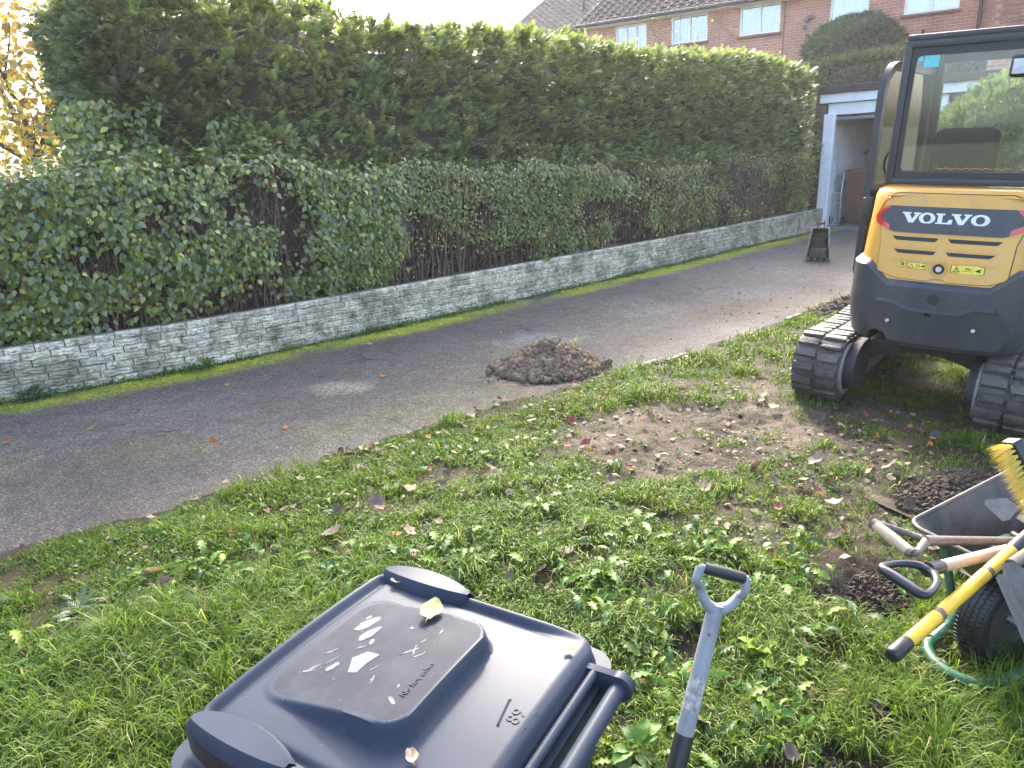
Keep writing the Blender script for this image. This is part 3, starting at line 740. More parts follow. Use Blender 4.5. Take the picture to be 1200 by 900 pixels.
M_brick2 = mat('dull_brick', (.16, .095, .07), (.11, .065, .05), 25, .9, .4, 80, rnd=.3)
M_mort = mat('lime_mortar', (.36, .30, .26), (.30, .25, .21), 30, .95)
M_white = mat('white_upvc', (.80, .81, .82), (.76, .77, .78), 6, .4)
M_whiteold = mat('old_white_paint', (.80, .81, .84), (.74, .75, .78), 7, .5, .15, 40, dirt=(.42, .40, .36), dscale=9, damt=.18)
M_darkfelt = mat('dark_felt', (.055, .045, .043), (.035, .03, .03), 12, .85)
M_rooftile = mat('roof_tile', (.105, .078, .07), (.070, .054, .05), 5, .95, .3, 30, spec=.1)
M_rooftile2 = mat('pale_roof_tile', (.20, .15, .125), (.155, .12, .10), 4, .95, .3, 30, spec=.1)
M_pane = glass_mat('window_pane', (.70, .78, .84), .20, .03)
M_net = mat('net_curtain', (.50, .55, .62), (.36, .41, .48), 12, .9)
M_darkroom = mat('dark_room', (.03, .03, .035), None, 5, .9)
M_pipe = mat('black_plastic_pipe', (.03, .028, .028), (.045, .04, .04), 9, .5)

house = empty('brick_house', 'red brick house with dark tiled roof and white upstairs windows beyond the hedge', 'house', (7.148, 23.04, 0), (0, 0, math.atan2(-.563, .826)))
WIN = [(-4.01, -2.93, 4.70, 5.53, 3), (-2.11, -.96, 4.78, 5.56, 2), (0.0, 1.16, 4.77, 5.56, 2), (2.48, 3.45, 4.77, 5.57, 1), (4.3, 5.56, 4.78, 5.57, 2)]
g = G(); A0, A1, ZT = -5.0, 11.0, 5.74
prev = A0
for a0, a1, z0, z1, k in WIN:
    g.box(((prev + a0) / 2, .15, ZT / 2), (a0 - prev, .3, ZT)); g.box(((a0 + a1) / 2, .15, z0 / 2), (a1 - a0, .3, z0)); g.box(((a0 + a1) / 2, .15, (z1 + ZT) / 2), (a1 - a0, .3, ZT - z1)); prev = a1
g.box(((prev + A1) / 2, .15, ZT / 2), (A1 - prev, .3, ZT))
g.build('wall', M_brick, house)
g = G(); g.add([(A0, .3, 0), (A0, 9, 0), (A0, 9, ZT), (A0, 4.6, 8.35), (A0, .3, ZT)], [(0, 1, 2, 3, 4)]); g.add([(A0 + .3, .3, 0), (A0 + .3, 9, 0), (A0 + .3, 9, ZT), (A0 + .3, 4.6, 8.35), (A0 + .3, .3, ZT)], [(4, 3, 2, 1, 0)])
g.box(((A0 + A1) / 2, 8.9, ZT / 2), (A1 - A0, .2, ZT - .02))
g.build('gable_wall', M_brick_y, house)
def tile_roof(g, x0, x1, n0, z0, n1, z1, row=.32, tw=.3):
    """rows of overlapping curved tiles from the eaves (n0,z0) up to the ridge (n1,z1)"""
    L = math.hypot(n1 - n0, z1 - z0); un = (n1 - n0) / L; uz = (z1 - z0) / L; nr = int(L / row)
    xs = np.arange(x0, x1 + .01, tw / 5)
    wave = .028 * np.cos(2 * math.pi * xs / tw) + .012 * np.cos(4 * math.pi * xs / tw)
    for i in range(nr):
        rows = []
        for q, lift in ((i * row - .02, .035), ((i + 1) * row, .0)):
            rows.append([(x, n0 + un * q - uz * (lift + w), z0 + uz * q + un * (lift + w)) for x, w in zip(xs, wave)])
        low = [(p[0], p[1] + uz * .02, p[2] - un * .02) for p in rows[0]]
        g.grid([low] + rows)
    return g
g = tile_roof(G(), A0 - .25, A1, -.38, 5.70, 4.6, 8.42)
tag(g.build('roof_tiles', M_rooftile, house, recalc=False), kind='stuff')
g = G(); g.add([(A0 - .2, 4.6, 8.38), (A1, 4.6, 8.38), (A1, 9.4, 5.6), (A0 - .2, 9.4, 5.6), (A0 - .2, -.36, 5.66), (A1, -.36, 5.66)], [(0, 1, 2, 3), (4, 5, 1, 0)])
g.build('roof', M_rooftile, house)
g = G(); g.box(((A0 + A1) / 2 - .1, -.36, 5.64), (A1 - A0 + .2, .03, .16)); g.box(((A0 + A1) / 2, -.18, 5.565), (A1 - A0, .34, .02))
g.prism([(-.36, 5.60), (-.36, 5.70), (4.6, 8.40), (4.6, 8.26)], lambda a, b, t: (t, a, b), A0 - .22, A0 - .18)
g.build('fascia', M_white, house)
g = G(); g.tube([(A0 - .2, -.44, 5.62), (A1, -.44, 5.62)], .055, 10); g.build('gutter', M_pipe, house, 40)
g = G(); g.tube([(6.03, -.06, 0), (6.03, -.06, 5.45), (6.03, -.42, 5.6)], .045, 10)
for z in (1.2, 2.9, 4.6): g.cyl((6.03, -.06, z), (6.03, -.06, z + .06), .058)
g.build('downpipe', M_pipe, house, 40)
g = G(); g.tube([(1.28, -.03, 0), (1.28, -.03, 5.5)], .012, 6); g.build('cable', mat('brown_cable', (.2, .1, .07)), house)
g = G(); g.rbox((1.9, -.08, 4.98), (.10, .12, .10), .02); g.rbox((2.0, -.1, 5.04), (.16, .12, .09), .02); g.rbox((1.86, -.06, 4.80), (.09, .09, .12), .02); g.tube([(1.9, -.03, 4.9), (1.9, -.03, 4.3)], .014, 6)
g.build('security_lamp', mat('grey_lamp', (.16, .15, .15)), house, 40)
def window(par, a0, a1, z0, z1, lights, y=.06):
    g = G(); f = .055; w = a1 - a0
    g.rbox(((a0 + a1) / 2, y, z0 + f / 2), (w, .07, f), .006, 1); g.rbox(((a0 + a1) / 2, y, z1 - f / 2), (w, .07, f), .006, 1)
    for i in range(lights + 1):
        x = a0 + f / 2 + (w - f) * i / lights; g.rbox((x, y - .001, (z0 + z1) / 2), (f if i in (0, lights) else .07, .07, z1 - z0 - 2 * f), .006, 1)
    fr = g.build('window', M_white, par, 30)
    for i in range(lights):
        xa = a0 + f / 2 + (w - f) * i / lights + .03; xb = a0 + f / 2 + (w - f) * (i + 1) / lights - .03
        G().box(((xa + xb) / 2, y + .01, (z0 + z1) / 2), (xb - xa, .008, z1 - z0 - 2 * f)).build('pane', M_pane, fr)
    xs = np.linspace(a0 + .03, a1 - .03, 60)
    rows = [[(x, y + .14 + .022 * math.sin(x * 46 + 3 * math.sin(x * 5)), z) for x in xs] for z in (z0 + .02, z1 - .02)]
    G().grid(rows).build('curtain', M_net, fr, 60)
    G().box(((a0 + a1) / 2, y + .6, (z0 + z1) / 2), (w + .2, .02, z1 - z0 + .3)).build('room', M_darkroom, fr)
    G().rbox(((a0 + a1) / 2, -.02, z0 - .035), (w + .12, .16, .06), .008, 1).build('sill', M_brick1, fr)
for w in WIN: window(house, *w)
# projecting wing with single bricks where they can be told apart
g = G(); g.box((8.75, -2.1, 2.87), (4.56, 4.18, 5.74)); g.build('wing_wall', M_brick, house)
bmesh_b = []
for k in range(4):
    bmesh_b.append(G().rbox((0, 0, 0), (.213, .02, .063), .004, 1).mesh('brick'))
bmesh_b2 = [G().rbox((0, 0, 0), (.213, .02, .063), .004, 1).mesh('brick') for k in range(4)]
for r in range(24):
    z = 3.30 + r * .075 + .0375
    for c in range(6):
        x = 6.47 + c * .225 + (.1125 if r % 2 else 0) + .1065
        if x > 7.9: continue
        link('brick', bmesh_b[(r * 7 + c * 3) % 4], M_brick1, house, (x, -4.197 - .002 * ((r * 5 + c) % 3), z))

# second house further back, only its pale roof shows
h2 = empty('distant_house', 'distant house showing only its pale brown tiled roof through bright haze', 'house', (7.148, 23.04, 0), (0, 0, math.atan2(-.563, .826)))
B0, B1 = -11.1, -1.5
g = tile_roof(G(), B0, B1, 3.6, 6.25, 9.0, 9.1); tag(g.build('roof_tiles', M_rooftile2, h2, recalc=False), kind='stuff')
g = G(); g.add([(B0 + .1, 3.6, 6.2), (B1, 3.6, 6.2), (B1, 9, 9.05), (B0 + .1, 9, 9.05), (B0 + .1, 14.4, 6.2), (B1, 14.4, 6.2)], [(0, 1, 2, 3), (3, 2, 5, 4)]); g.build('roof', M_rooftile2, h2)
g = G(); g.box(((B0 + B1) / 2, 9, 3.1), (B1 - B0 - .3, 10, 6.2)); g.add([(B0 + .15, 4, 6.2), (B0 + .15, 14, 6.2), (B0 + .15, 9, 8.95)], [(0, 1, 2)]); g.build('wall', M_brick, h2)
g = G(); g.prism([(3.55, 6.12), (3.55, 6.3), (9.0, 9.16), (14.4, 6.3), (14.4, 6.12), (9.0, 8.98)], lambda a, b, t: (t, a, b), B0 - .04, B0 + .06); g.build('bargeboard', M_white, h2)
g = G(); g.cyl((-8.0, 5.4, 6.9), (-8.0, 5.4, 7.75), .06); g.build('vent_pipe', M_pipe, h2, 40)

# ================================================================ GARAGE
ga = empty('garage', 'flat roofed brick garage with white door surround at the end of the driveway', 'garage', st(14.65, 6.0), (0, 0, math.atan2(-.743, .669)))
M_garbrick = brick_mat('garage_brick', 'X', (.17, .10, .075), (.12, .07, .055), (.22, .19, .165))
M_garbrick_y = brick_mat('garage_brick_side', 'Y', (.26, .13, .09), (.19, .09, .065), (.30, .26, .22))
M_inwall = mat('whitewashed_wall', (.80, .80, .79), (.70, .69, .68), 3, .9, .2, 30, dirt=(.45, .42, .38), dscale=2.5, damt=.25)
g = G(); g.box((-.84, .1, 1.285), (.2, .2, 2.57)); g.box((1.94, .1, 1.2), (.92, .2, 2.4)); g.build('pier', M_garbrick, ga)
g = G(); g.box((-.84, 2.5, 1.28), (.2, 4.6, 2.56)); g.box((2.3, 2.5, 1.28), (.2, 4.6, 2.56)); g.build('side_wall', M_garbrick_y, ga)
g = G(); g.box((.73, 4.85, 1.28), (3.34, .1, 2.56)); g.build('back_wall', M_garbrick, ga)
g = G(); g.box((-.728, 2.5, 1.27), (.02, 4.55, 2.5)); g.box((2.18, 2.5, 1.27), (.02, 4.55, 2.5)); g.build('inner_lining', M_inwall, ga)
g = G(); g.rbox((.83, 2.4, 2.635), (3.38, 5.1, .13), .01, 1); g.build('roof', M_darkfelt, ga)
g = G(); g.rbox((.82, -.055, 2.485), (3.32, .05, .17), .008, 1); g.build('fascia', M_whiteold, ga)
g = G(); g.box((.36, .03, 2.285), (2.1, .06, .21)); g.build('door_header', M_whiteold, ga)
G().rbox((-.635, -.01, 1.1), (.21, .10, 2.2), .01, 1).build('door_jamb', M_whiteold, ga); G().rbox((1.40, -.01, 1.1), (.16, .10, 2.2), .01, 1).build('door_jamb', M_whiteold, ga)
g = G(); g.rbox((.37, 1.1, 2.11), (1.92, 2.1, .06), .01, 1)
for i in range(9): g.box((.37, .18 + i * .23, 2.145), (1.9, .03, .012))
g.build('up_and_over_door', mat('grey_door_edge', (.22, .23, .25), (.17, .18, .2), 8, .5), ga)
g = G(); g.box((.73, 2.45, .012), (3.0, 4.86, .07)); g.build('floor', mat('garage_concrete', (.22, .21, .2), (.15, .145, .14), 5, .9, .3, 30), ga)
for r in range(33):
    z = .04 + r * .075 + .0375
    for c in range(2):
        w = .213 if (r + c) % 2 == 0 else .1
        if c == 1: continue
        link('brick', bmesh_b2[r % 4], M_brick2, ga, (-.842, -.004 - .002 * (r % 3), z)).scale = (.9, 1, 1)
# roof joists and oddments inside
g = G()
for i in range(6): g.box((.73, .5 + i * .8, 2.5), (3.0, .05, .12))
g.build('joist', mat('old_timber', (.22, .14, .08), (.15, .09, .05), 10, .8), ga)

def gl_(x, y, z=0):   # garage-local to world
    p = Matrix.Rotation(ga.rotation_euler.z, 3, 'Z') @ Vector((x, y, z)); return (p.x + ga.location.x, p.y + ga.location.y, p.z + ga.location.z)
GA_R = ga.rotation_euler.z

M_brownbin = mat('brown_bin_plastic', (.155, .070, .042), (.125, .055, .034), 6, .5, .1, 50)
M_blackplastic = mat('black_plastic', (.010, .010, .011), (.016, .016, .017), 12, .5)
def wheelie_bin(root, mp, ml, w=.56, dp=.66, h=1.0):
    g = G(); rows = []
    for z, f in ((0, .78), (.05, .82), (h * .9, 1.0), (h * .9, 1.06), (h, 1.07)):
        rows.append([(sx * w / 2 * f, sy * dp / 2 * f, z + .04) for sx, sy in ((-1, -1), (-.9, -1.04), (.9, -1.04), (1, -1), (1, 1), (.9, 1.03), (-.9, 1.03), (-1, 1))])
    g.grid(rows, closed_u=True); g.f.append(tuple(range(8))); b0 = len(g.v)
    g.build('body', mp, root, 30)
    g = G(); g.rbox((0, -.02, h + .07), (w * 1.12, dp * 1.14, .05), .02, 2); g.rbox((0, -dp * .56, h + .05), (w * .5, .06, .04), .015, 2); g.rbox((0, 0, h + .10), (w * .7, dp * .7, .03), .014, 2)
    g.build('lid', ml, root, 35)
    for sx in (-1, 1):
        o = G().lathe([(-.025, .03), (-.025, .095), (.025, .095), (.025, .03)], (0, 0, 0), 'x', 24).build('wheel', M_blackplastic, root, 35, loc=(sx * (w / 2 - .02), dp / 2 - .03, .1))
        G().lathe([(-.03, .0), (-.03, .05), (.03, .05), (.03, .0)], (0, 0, 0), 'x', 16).build('hub', mat('hub_grey', (.2, .2, .2)), o, 35)
    g = G(); g.tube([(-w * .42, dp * .62, h + .02), (w * .42, dp * .62, h + .02)], .016, 10); g.build('handle', mp, root, 40)
bb = empty('wheelie_bin', 'brown wheelie bin standing just inside the open garage', 'bin', gl_(-.18, .9, .045), (0, 0, GA_R + rad(4)))
wheelie_bin(bb, M_brownbin, M_brownbin)
M_palemetal = mat('pale_blue_metal', (.5, .56, .6), (.4, .45, .5), 12, .4, metal=.3)
tk = empty('sack_truck', 'pale metal sack truck folded beside the brown bin in the garage', 'sack truck', gl_(-.56, .42, .045), (0, 0, GA_R))
g = G()
for x in (-.09, .09): g.tube([(x, .06, .04), (x, .0, .6), (x, .06, .98), (x * .6, .1, 1.02)], .012, 8, smooth=4)
for z in (.25, .45, .65, .85): g.tube([(-.09, .02, z), (.09, .02, z)], .009, 8)
g.build('frame', M_palemetal, tk, 40); g = G(); g.box((0, -.1, .02), (.22, .2, .012)); g.build('toe_plate', M_palemetal, tk)
for sx in (-1, 1): G().lathe([(-.02, .02), (-.02, .085), (.02, .085), (.02, .02)], (0, 0, 0), 'x', 20).build('wheel', M_blackplastic, tk, 35, loc=(sx * .13, .1, .085))
for k, (x, y, hh, w_, lab) in enumerate(((-.655, .16, 1.85, .05, 'tallest white painted board leaning inside the garage doorway'), (-.62, .24, 1.25, .045, 'short white board leaning between the door frame and the sack truck'))):
    b_ = empty('white_board', lab, 'board', gl_(x, y, .045), (rad(-3), rad(-2 + 2 * k), GA_R), 'boards leaning in the garage')
    G().rbox((0, 0, hh / 2), (w_, .02, hh), .004, 1).build('plank', M_whiteold, b_)
sp = empty('hanging_shovel', 'blue bladed shovel hanging upside down above the brown bin', 'shovel', gl_(.02, 1.45, 1.12), (rad(6), rad(9), GA_R))
G().tube([(0, 0, -.02), (0, 0, .30)], .018, 10).build('handle', mat('shovel_ash', (.5, .34, .18), (.4, .26, .14), 20, .6), sp, 40)
G().prism([(-.09, .3), (.09, .3), (.11, .5), (.08, .66), (0, .72), (-.08, .66), (-.11, .5)], lambda a, b, t: (a, t + .5 * a * a, b), -.004, .004).build('blade', mat('blue_paint', (.06, .17, .42), (.045, .12, .32), 9, .45), sp, 40)
for k, (x, y, z, ln, ax, az, lab) in enumerate(((-.35, 1.6, 1.62, .7, .35, .9, 'dark pole wedged diagonally high in the garage'), (.25, 2.2, 1.75, .9, .5, -.4, 'pale timber batten leaning high at the back of the garage'))):
    pl_ = empty('timber_pole', lab, 'pole', gl_(x, y, z), (rad(50), ax, GA_R + az)); G().box((0, 0, 0), (.035, .025, ln)).build('batten', M_whiteold if k else M_bark, pl_)
jk = empty('dark_jacket', 'dark coat hanging on the garage wall beside the blue shovel', 'coat', gl_(-.12, 1.9, 1.15), (0, 0, GA_R))
G().grid([[(x * w_ * (1 + .1 * math.sin(3 * i)), .05 * math.sin(4 * i + x * 9) + (.06 if abs(x) < .5 else 0), z) for i, x in enumerate(np.linspace(-1, 1, 9))] for z, w_ in ((0, .10), (.2, .13), (.42, .12), (.5, .04))]).build('cloth', mat('dark_cloth', (.05, .035, .03), None, 9, .95), jk, 50)

# ================================================================ TREES AND SHRUBS
def shrub(name, label, cat, loc, rx, ry, rz, n, size, c1, c2, seed, flat=0, group=None, core=.82):
    """rounded clipped evergreen: sprays over an ellipsoid (flat>0: box-like)"""
    rg = np.random.default_rng(seed); root = empty(name, label, cat, loc, (0, 0, 0), group)
    v = rnd_dirs(n, rg); v[:, 2] = np.where(v[:, 2] < -.25, -v[:, 2], v[:, 2])
    if flat:
        mx = np.max(np.abs(v), axis=1, keepdims=True); q = v / mx; q = v * (1 - flat) + q * flat
    else: q = v
    bump_ = 1 + .10 * (fbm(v[:, 0] * 3 + 9, v[:, 1] * 3 + v[:, 2] * 4, seed, 3) - .5) * 2
    P = q * np.array([rx, ry, rz]) * (bump_ - np.abs(rg.normal(0, .05, n)))[:, None] + np.array([0, 0, rz * .25])
    d = v * .8 + rnd_dirs(n, rg) * .6 + np.array([0, 0, .2])
    R = frames(d, np.tile([0, 0, 1.0], (n, 1)) + rnd_dirs(n, rg) * .5, rg.normal(0, .5, n)); S = rg.uniform(size * .6, size * 1.3, n)
    u = fbm(P[:, 0] * 2.3 + 5, P[:, 2] * 2.3 + P[:, 1], seed + 3, 3)[:, None]
    cols = (np.array(c1) * u + np.array(c2) * (1 - u)) * rg.uniform(.65, 1.35, n)[:, None]
    me = scatter('foliage', FROND[0], FROND[1], P, R, S, cols); tag(link('foliage', me, M_conifer, root), kind='stuff')
    g = G(); bm = bmesh.new(); bmesh.ops.create_icosphere(bm, subdivisions=3, radius=1)
    vs = []
    for w in bm.verts:
        p = np.array(w.co)
        if flat: p = p * (1 - flat) + p / np.max(np.abs(p)) * flat
        vs.append((p[0] * rx * core, p[1] * ry * core, p[2] * rz * core + rz * .25))
    g.add(vs, [tuple(x.index for x in f.verts) for f in bm.faces]); bm.free(); g.build('inner_core', M_core, root)
    if not flat:
        G().tube([(0, 0, -loc[2] + .0), (.03, 0, -loc[2] * .4), (0, 0, 0)], [.09, .07, .05], 8).build('trunk', M_bark, root, 40)
    return root
R_D = DANG
o = shrub('clipped_hedge', 'pale green flat topped hedge behind the garage roof', 'hedge', st(20.4, 6.6, 2.6), 3.1, .7, .92, 6500, .16, (.15, .18, .08), (.11, .14, .065), 51, .92); o.rotation_euler = (0, 0, DANG + math.pi / 2)
shrub('domed_shrub', 'large rounded clipped evergreen shrub rising behind the garage hedge', 'shrub', st(21.6, 9.25, 3.45), 1.40, 1.3, 1.2, 5500, .145, (.15, .185, .10), (.11, .15, .085), 52)
shrub('rounded_bush', 'rounded green bush on the lawn in front of the garage, seen through the cab window', 'bush', (6.45, 9.35, .72), 1.25, 1.1, 1.25, 5500, .125, (.13, .165, .09), (.10, .135, .075), 53)

def tree(name, label, loc, limbs, leaves, leafsize, palette, seed, trunk_r=.13, group=None, mat_=None):
    rg = np.random.default_rng(seed); root = empty(name, label, 'tree', loc, group=group)
    g = G(); tips = []
    h = limbs[0]
    g.tube([(0, 0, -.3), (.05, .02, h * .5), (0, 0, h)], [trunk_r * 1.25, trunk_r, trunk_r * .8], 10, smooth=3)
    for (dx, dy, dz, r) in limbs[1]:
        a = np.array([0, 0, h * rg.uniform(.75, 1)]); b_ = a + np.array([dx, dy, dz]); mid = (a + b_) / 2 + rg.normal(0, .12, 3) + np.array([0, 0, .15])
        g.tube([a, mid, b_], [r, r * .7, r * .35], 8, smooth=4); tips.append(b_)
        for q in range(4):
            st_ = a + (b_ - a) * rg.uniform(.4, 1); e_ = st_ + (b_ - a) / np.linalg.norm(b_ - a) * rg.uniform(.3, .8) + rg.normal(0, .45, 3)
            g.tube([st_, (st_ + e_) / 2 + rg.normal(0, .06, 3), e_], [r * .35, r * .22, r * .1], 6, smooth=3); tips.append(e_)
            for w in range(2):
                s2 = st_ + (e_ - st_) * rg.uniform(.5, 1); e2 = s2 + rg.normal(0, .35, 3) + np.array([0, 0, .1]); g.tube([s2, e2], [r * .14, .004], 5); tips.append(e2)
    g.build('trunk', M_bark, root, 50)
    tips = np.array(tips); k = leaves
    P = tips[rg.integers(len(tips), size=k)] + rg.normal(0, .26, (k, 3))
    Nn = rnd_dirs(k, rg) * .6 + np.array([0, 0, .7]); Rr = leaf_frames(Nn, rg, .6); S = rg.uniform(leafsize * .6, leafsize * 1.25, k)
    pal = np.array(palette); C = pal[rg.integers(len(pal), size=k)] * rg.uniform(.7, 1.25, (k, 1))
    me = scatter('crown', HEART[0], HEART[1], P, Rr, S, C); tag(link('crown', me, mat_ or M_yellowleaf, root), kind='stuff')
    return root
M_yellowleaf = leaf_mat('autumn_leaf', .5, .35, (1.1, 1.05, .7))
YEL = [(.42, .28, .05), (.45, .33, .07), (.34, .20, .05), (.32, .28, .08), (.22, .15, .06)]
tree('autumn_tree', 'autumn tree with large golden leaves and bare dark branches beyond the hedge end', (-8.0, 13.0, 0), (2.2, [(1.3, -.4, 1.3, .07), (.4, .2, 2.2, .08), (-.8, .3, 2.0, .07), (1.6, .5, 2.3, .06), (.2, -.8, 1.2, .06), (1.1, -.9, .5, .05), (-1.2, -.5, 1.2, .05), (.9, .1, 3.4, .06)]), 2000, .15, YEL, 61)
tree('yellow_bush', 'bright yellow autumn bush showing between the golden tree and the leafy hedge', (-7.2, 10.9, 0), (.9, [(.7, -.2, .7, .03), (.3, .2, 1.1, .03), (-.6, .1, 1.0, .03), (.9, .3, 1.2, .03), (.1, -.6, .8, .03), (-.9, -.3, .7, .03), (.7, .2, .3, .03)]), 3000, .085, [(.45, .36, .03), (.39, .33, .05), (.28, .26, .05), (.34, .23, .03)], 62, .05)
tree('spindly_shrub', 'thin shrub with sparse yellowing leaves poking above the conifer hedge by the house', st(13.3, 9.2, 0), (2.5, [(.3, -.4, .75, .015), (-.3, .2, .8, .015), (.6, -.6, .9, .015), (-.2, -.3, .7, .015), (.8, -.2, .95, .012)]), 130, .06, [(.26, .24, .06), (.26, .22, .05), (.30, .16, .08)], 63, .03)
# ================================================================ MINI EXCAVATOR  (x right, y forward, z up)
ex = empty('mini_excavator', 'yellow and dark grey mini excavator on muddy rubber tracks parked on the lawn', 'excavator', (2.93, 4.78, -.02), (0, rad(2), rad(-40)))
M_yel = mat('excavator_yellow', (.62, .31, .035), (.55, .27, .03), 4, .42, .03, 160, dirt=(.36, .25, .11), dscale=12, damt=.36, streak=.2, coat=.3, local=True)
M_grey = mat('excavator_grey', (.036, .039, .047), (.029, .031, .038), 6, .45, .06, 150, dirt=(.070, .066, .060), dscale=11, damt=.42, streak=.14, local=True)
M_cab = mat('cab_grey', (.022, .023, .028), (.017, .018, .022), 6, .42, .03, 150, dirt=(.065, .062, .056), dscale=6, damt=.25, local=True)
M_blk = mat('black_trim', (.010, .010, .010), (.015, .0145, .014), 14, .5, dirt=(.05, .045, .037), dscale=8, damt=.15, local=True)
M_rub = mat('muddy_rubber', (.016, .0155, .0155), (.024, .023, .022), 14, .5, .6, 60, dirt=(.082, .070, .056), dscale=9, damt=.95, rnd=.15)
M_under = mat('muddy_steel', (.022, .022, .024), (.016, .016, .017), 9, .6, .2, 60, dirt=(.07, .058, .045), dscale=7, damt=.45)
M_worn = mat('worn_rim', (.30, .28, .25), (.20, .185, .165), 9, .5, .2, 50, dirt=(.14, .12, .10), dscale=12, damt=.5)
M_redr = mat('red_reflector', (.55, .02, .02), (.45, .015, .015), 60, .3, coat=.5)
M_lett = mat('silver_letter', (.74, .76, .78), (.68, .70, .72), 30, .35)
M_stk = mat('yellow_sticker', (.78, .62, .05), (.70, .55, .04), 30, .4)
M_ink = mat('black_ink', (.012, .012, .012), None, 10, .6)
M_exglass = glass_mat('cab_glass', (.96, .99, .97), .02, .02, ((.26, .32, .25), .035))
M_bolt = mat('bright_bolt', (.75, .75, .74), (.6, .6, .6), 30, .35, metal=.6)
CX = .075
def lerp(a, b_, t): return a + (b_ - a) * min(1, max(0, t))
def supy(x, a, b_, yf, p=4.2): u = min(.9999, abs((x - CX) / a)); return yf - b_ * (1 - u ** p) ** (1 / p)
def hood_y(x, z): t = (z - .8) / .59; return supy(x, lerp(.50, .47, t), lerp(.64, .56, t), -.14)
def cw_y(x, z): t = (z - .44) / .2; return supy(x, lerp(.49, .53, t), lerp(.63, .67, t), -.13)
def loft_ring(a, b_, yf, z, inset=0, p=4.2, n=56, zf=None, front=0.0):
    out = []
    for k in range(n + 1):
        th = math.pi * (1 - k / n); c, s_ = math.cos(th), math.sin(th)
        x = CX + (a - inset) * math.copysign(abs(c) ** (2 / p), c); y = yf - (b_ - inset) * abs(s_) ** (2 / p)
        out.append((x, y, z if zf is None else zf(x)))
    out += [(CX + a - inset, yf + front - inset, z if zf is None else zf(CX + a)), (CX - a + inset, yf + front - inset, z if zf is None else zf(CX - a))]
    return out
def surf_patch(g, poly, f, o0, o1, step=.03):
    """solid plate with outline poly (x,z) laid on the curved rear surface f between offsets o0 and o1"""
    bm = bmesh.new(); bm.faces.new([bm.verts.new((x, 0, z)) for x, z in poly])
    xs = [p[0] for p in poly]; x = math.floor(min(xs) / step) * step
    while x < max(xs):
        bmesh.ops.bisect_plane(bm, geom=bm.verts[:] + bm.edges[:] + bm.faces[:], plane_co=(x, 0, 0), plane_no=(1, 0, 0)); x += step
    bm.verts.index_update(); n = len(bm.verts); bm.verts.ensure_lookup_table()
    vs = [(v.co.x, f(v.co.x, v.co.z) - o0, v.co.z) for v in bm.verts] + [(v.co.x, f(v.co.x, v.co.z) - o1, v.co.z) for v in bm.verts]
    fs = []
    for fc in bm.faces:
        i = [v.index for v in fc.verts]; fs.append(tuple(reversed(i))); fs.append(tuple(n + k for k in i))
    for e in bm.edges:
        if e.is_boundary: a, b_ = e.verts[0].index, e.verts[1].index; fs.append((a, b_, n + b_, n + a))
    bm.free(); return g.add(vs, fs)
def ring_prism(g, outer, inner, fn, t0, t1):
    n = len(outer); vs = []
    for lp in (outer, inner):
        for t in (t0, t1): vs += [fn(a, b_, t) for a, b_ in lp]
    fs = []
    for i in range(n):
        j = (i + 1) % n
        fs += [(i, j, n + j, n + i), (2 * n + i, 2 * n + j, 3 * n + j, 3 * n + i), (n + i, n + j, 3 * n + j, 3 * n + i), (i, j, 2 * n + j, 2 * n + i)]
    return g.add(vs, fs)
def rrect(x0, x1, z0, z1, r, n=6):
    rr = r if hasattr(r, '__len__') else (r,) * 4; out = []
    for (cx_, cz_, a0), q in zip(((x1, z1, 0), (x0, z1, 90), (x0, z0, 180), (x1, z0, 270)), rr):
        sx, sz = (1 if cx_ == x1 else -1), (1 if cz_ == z1 else -1)
        for k in range(n + 1):
            a = rad(a0 + 90 * k / n); out.append((cx_ - sx * q + q * math.cos(a), cz_ - sz * q + q * math.sin(a)))
    return out

# ---- tracks
def track_path(u, r=.20, c=.63):
    """u 0..1 round the loop -> y, z, tangent angle"""
    Ls, La = 2 * c, math.pi * r; T_ = 2 * (Ls + La); d = (u % 1) * T_
    if d < Ls: return -c + d, 0.02, 0.0
    d -= Ls
    if d < La: a = d / r; return c + r * math.sin(a), .02 + r - r * math.cos(a), a
    d -= La
    if d < Ls: return c - d, .02 + 2 * r - .022 * math.sin(math.pi * d / Ls), math.pi
    d -= Ls; a = d / r; return -c - r * math.sin(a), .02 + r + r * math.cos(a), math.pi + a
lug_me = []
for k in range(4):
    g = G(); g.rbox((0, 0, .006), (.134, .052, .032), .011, 2)
    rs = random.Random(k); g.v = [(x + rs.uniform(-.004, .004), y + rs.uniform(-.004, .004), z + rs.uniform(-.005, .003)) for x, y, z in g.v]
    lug_me.append(g.mesh('track_lug', 40))
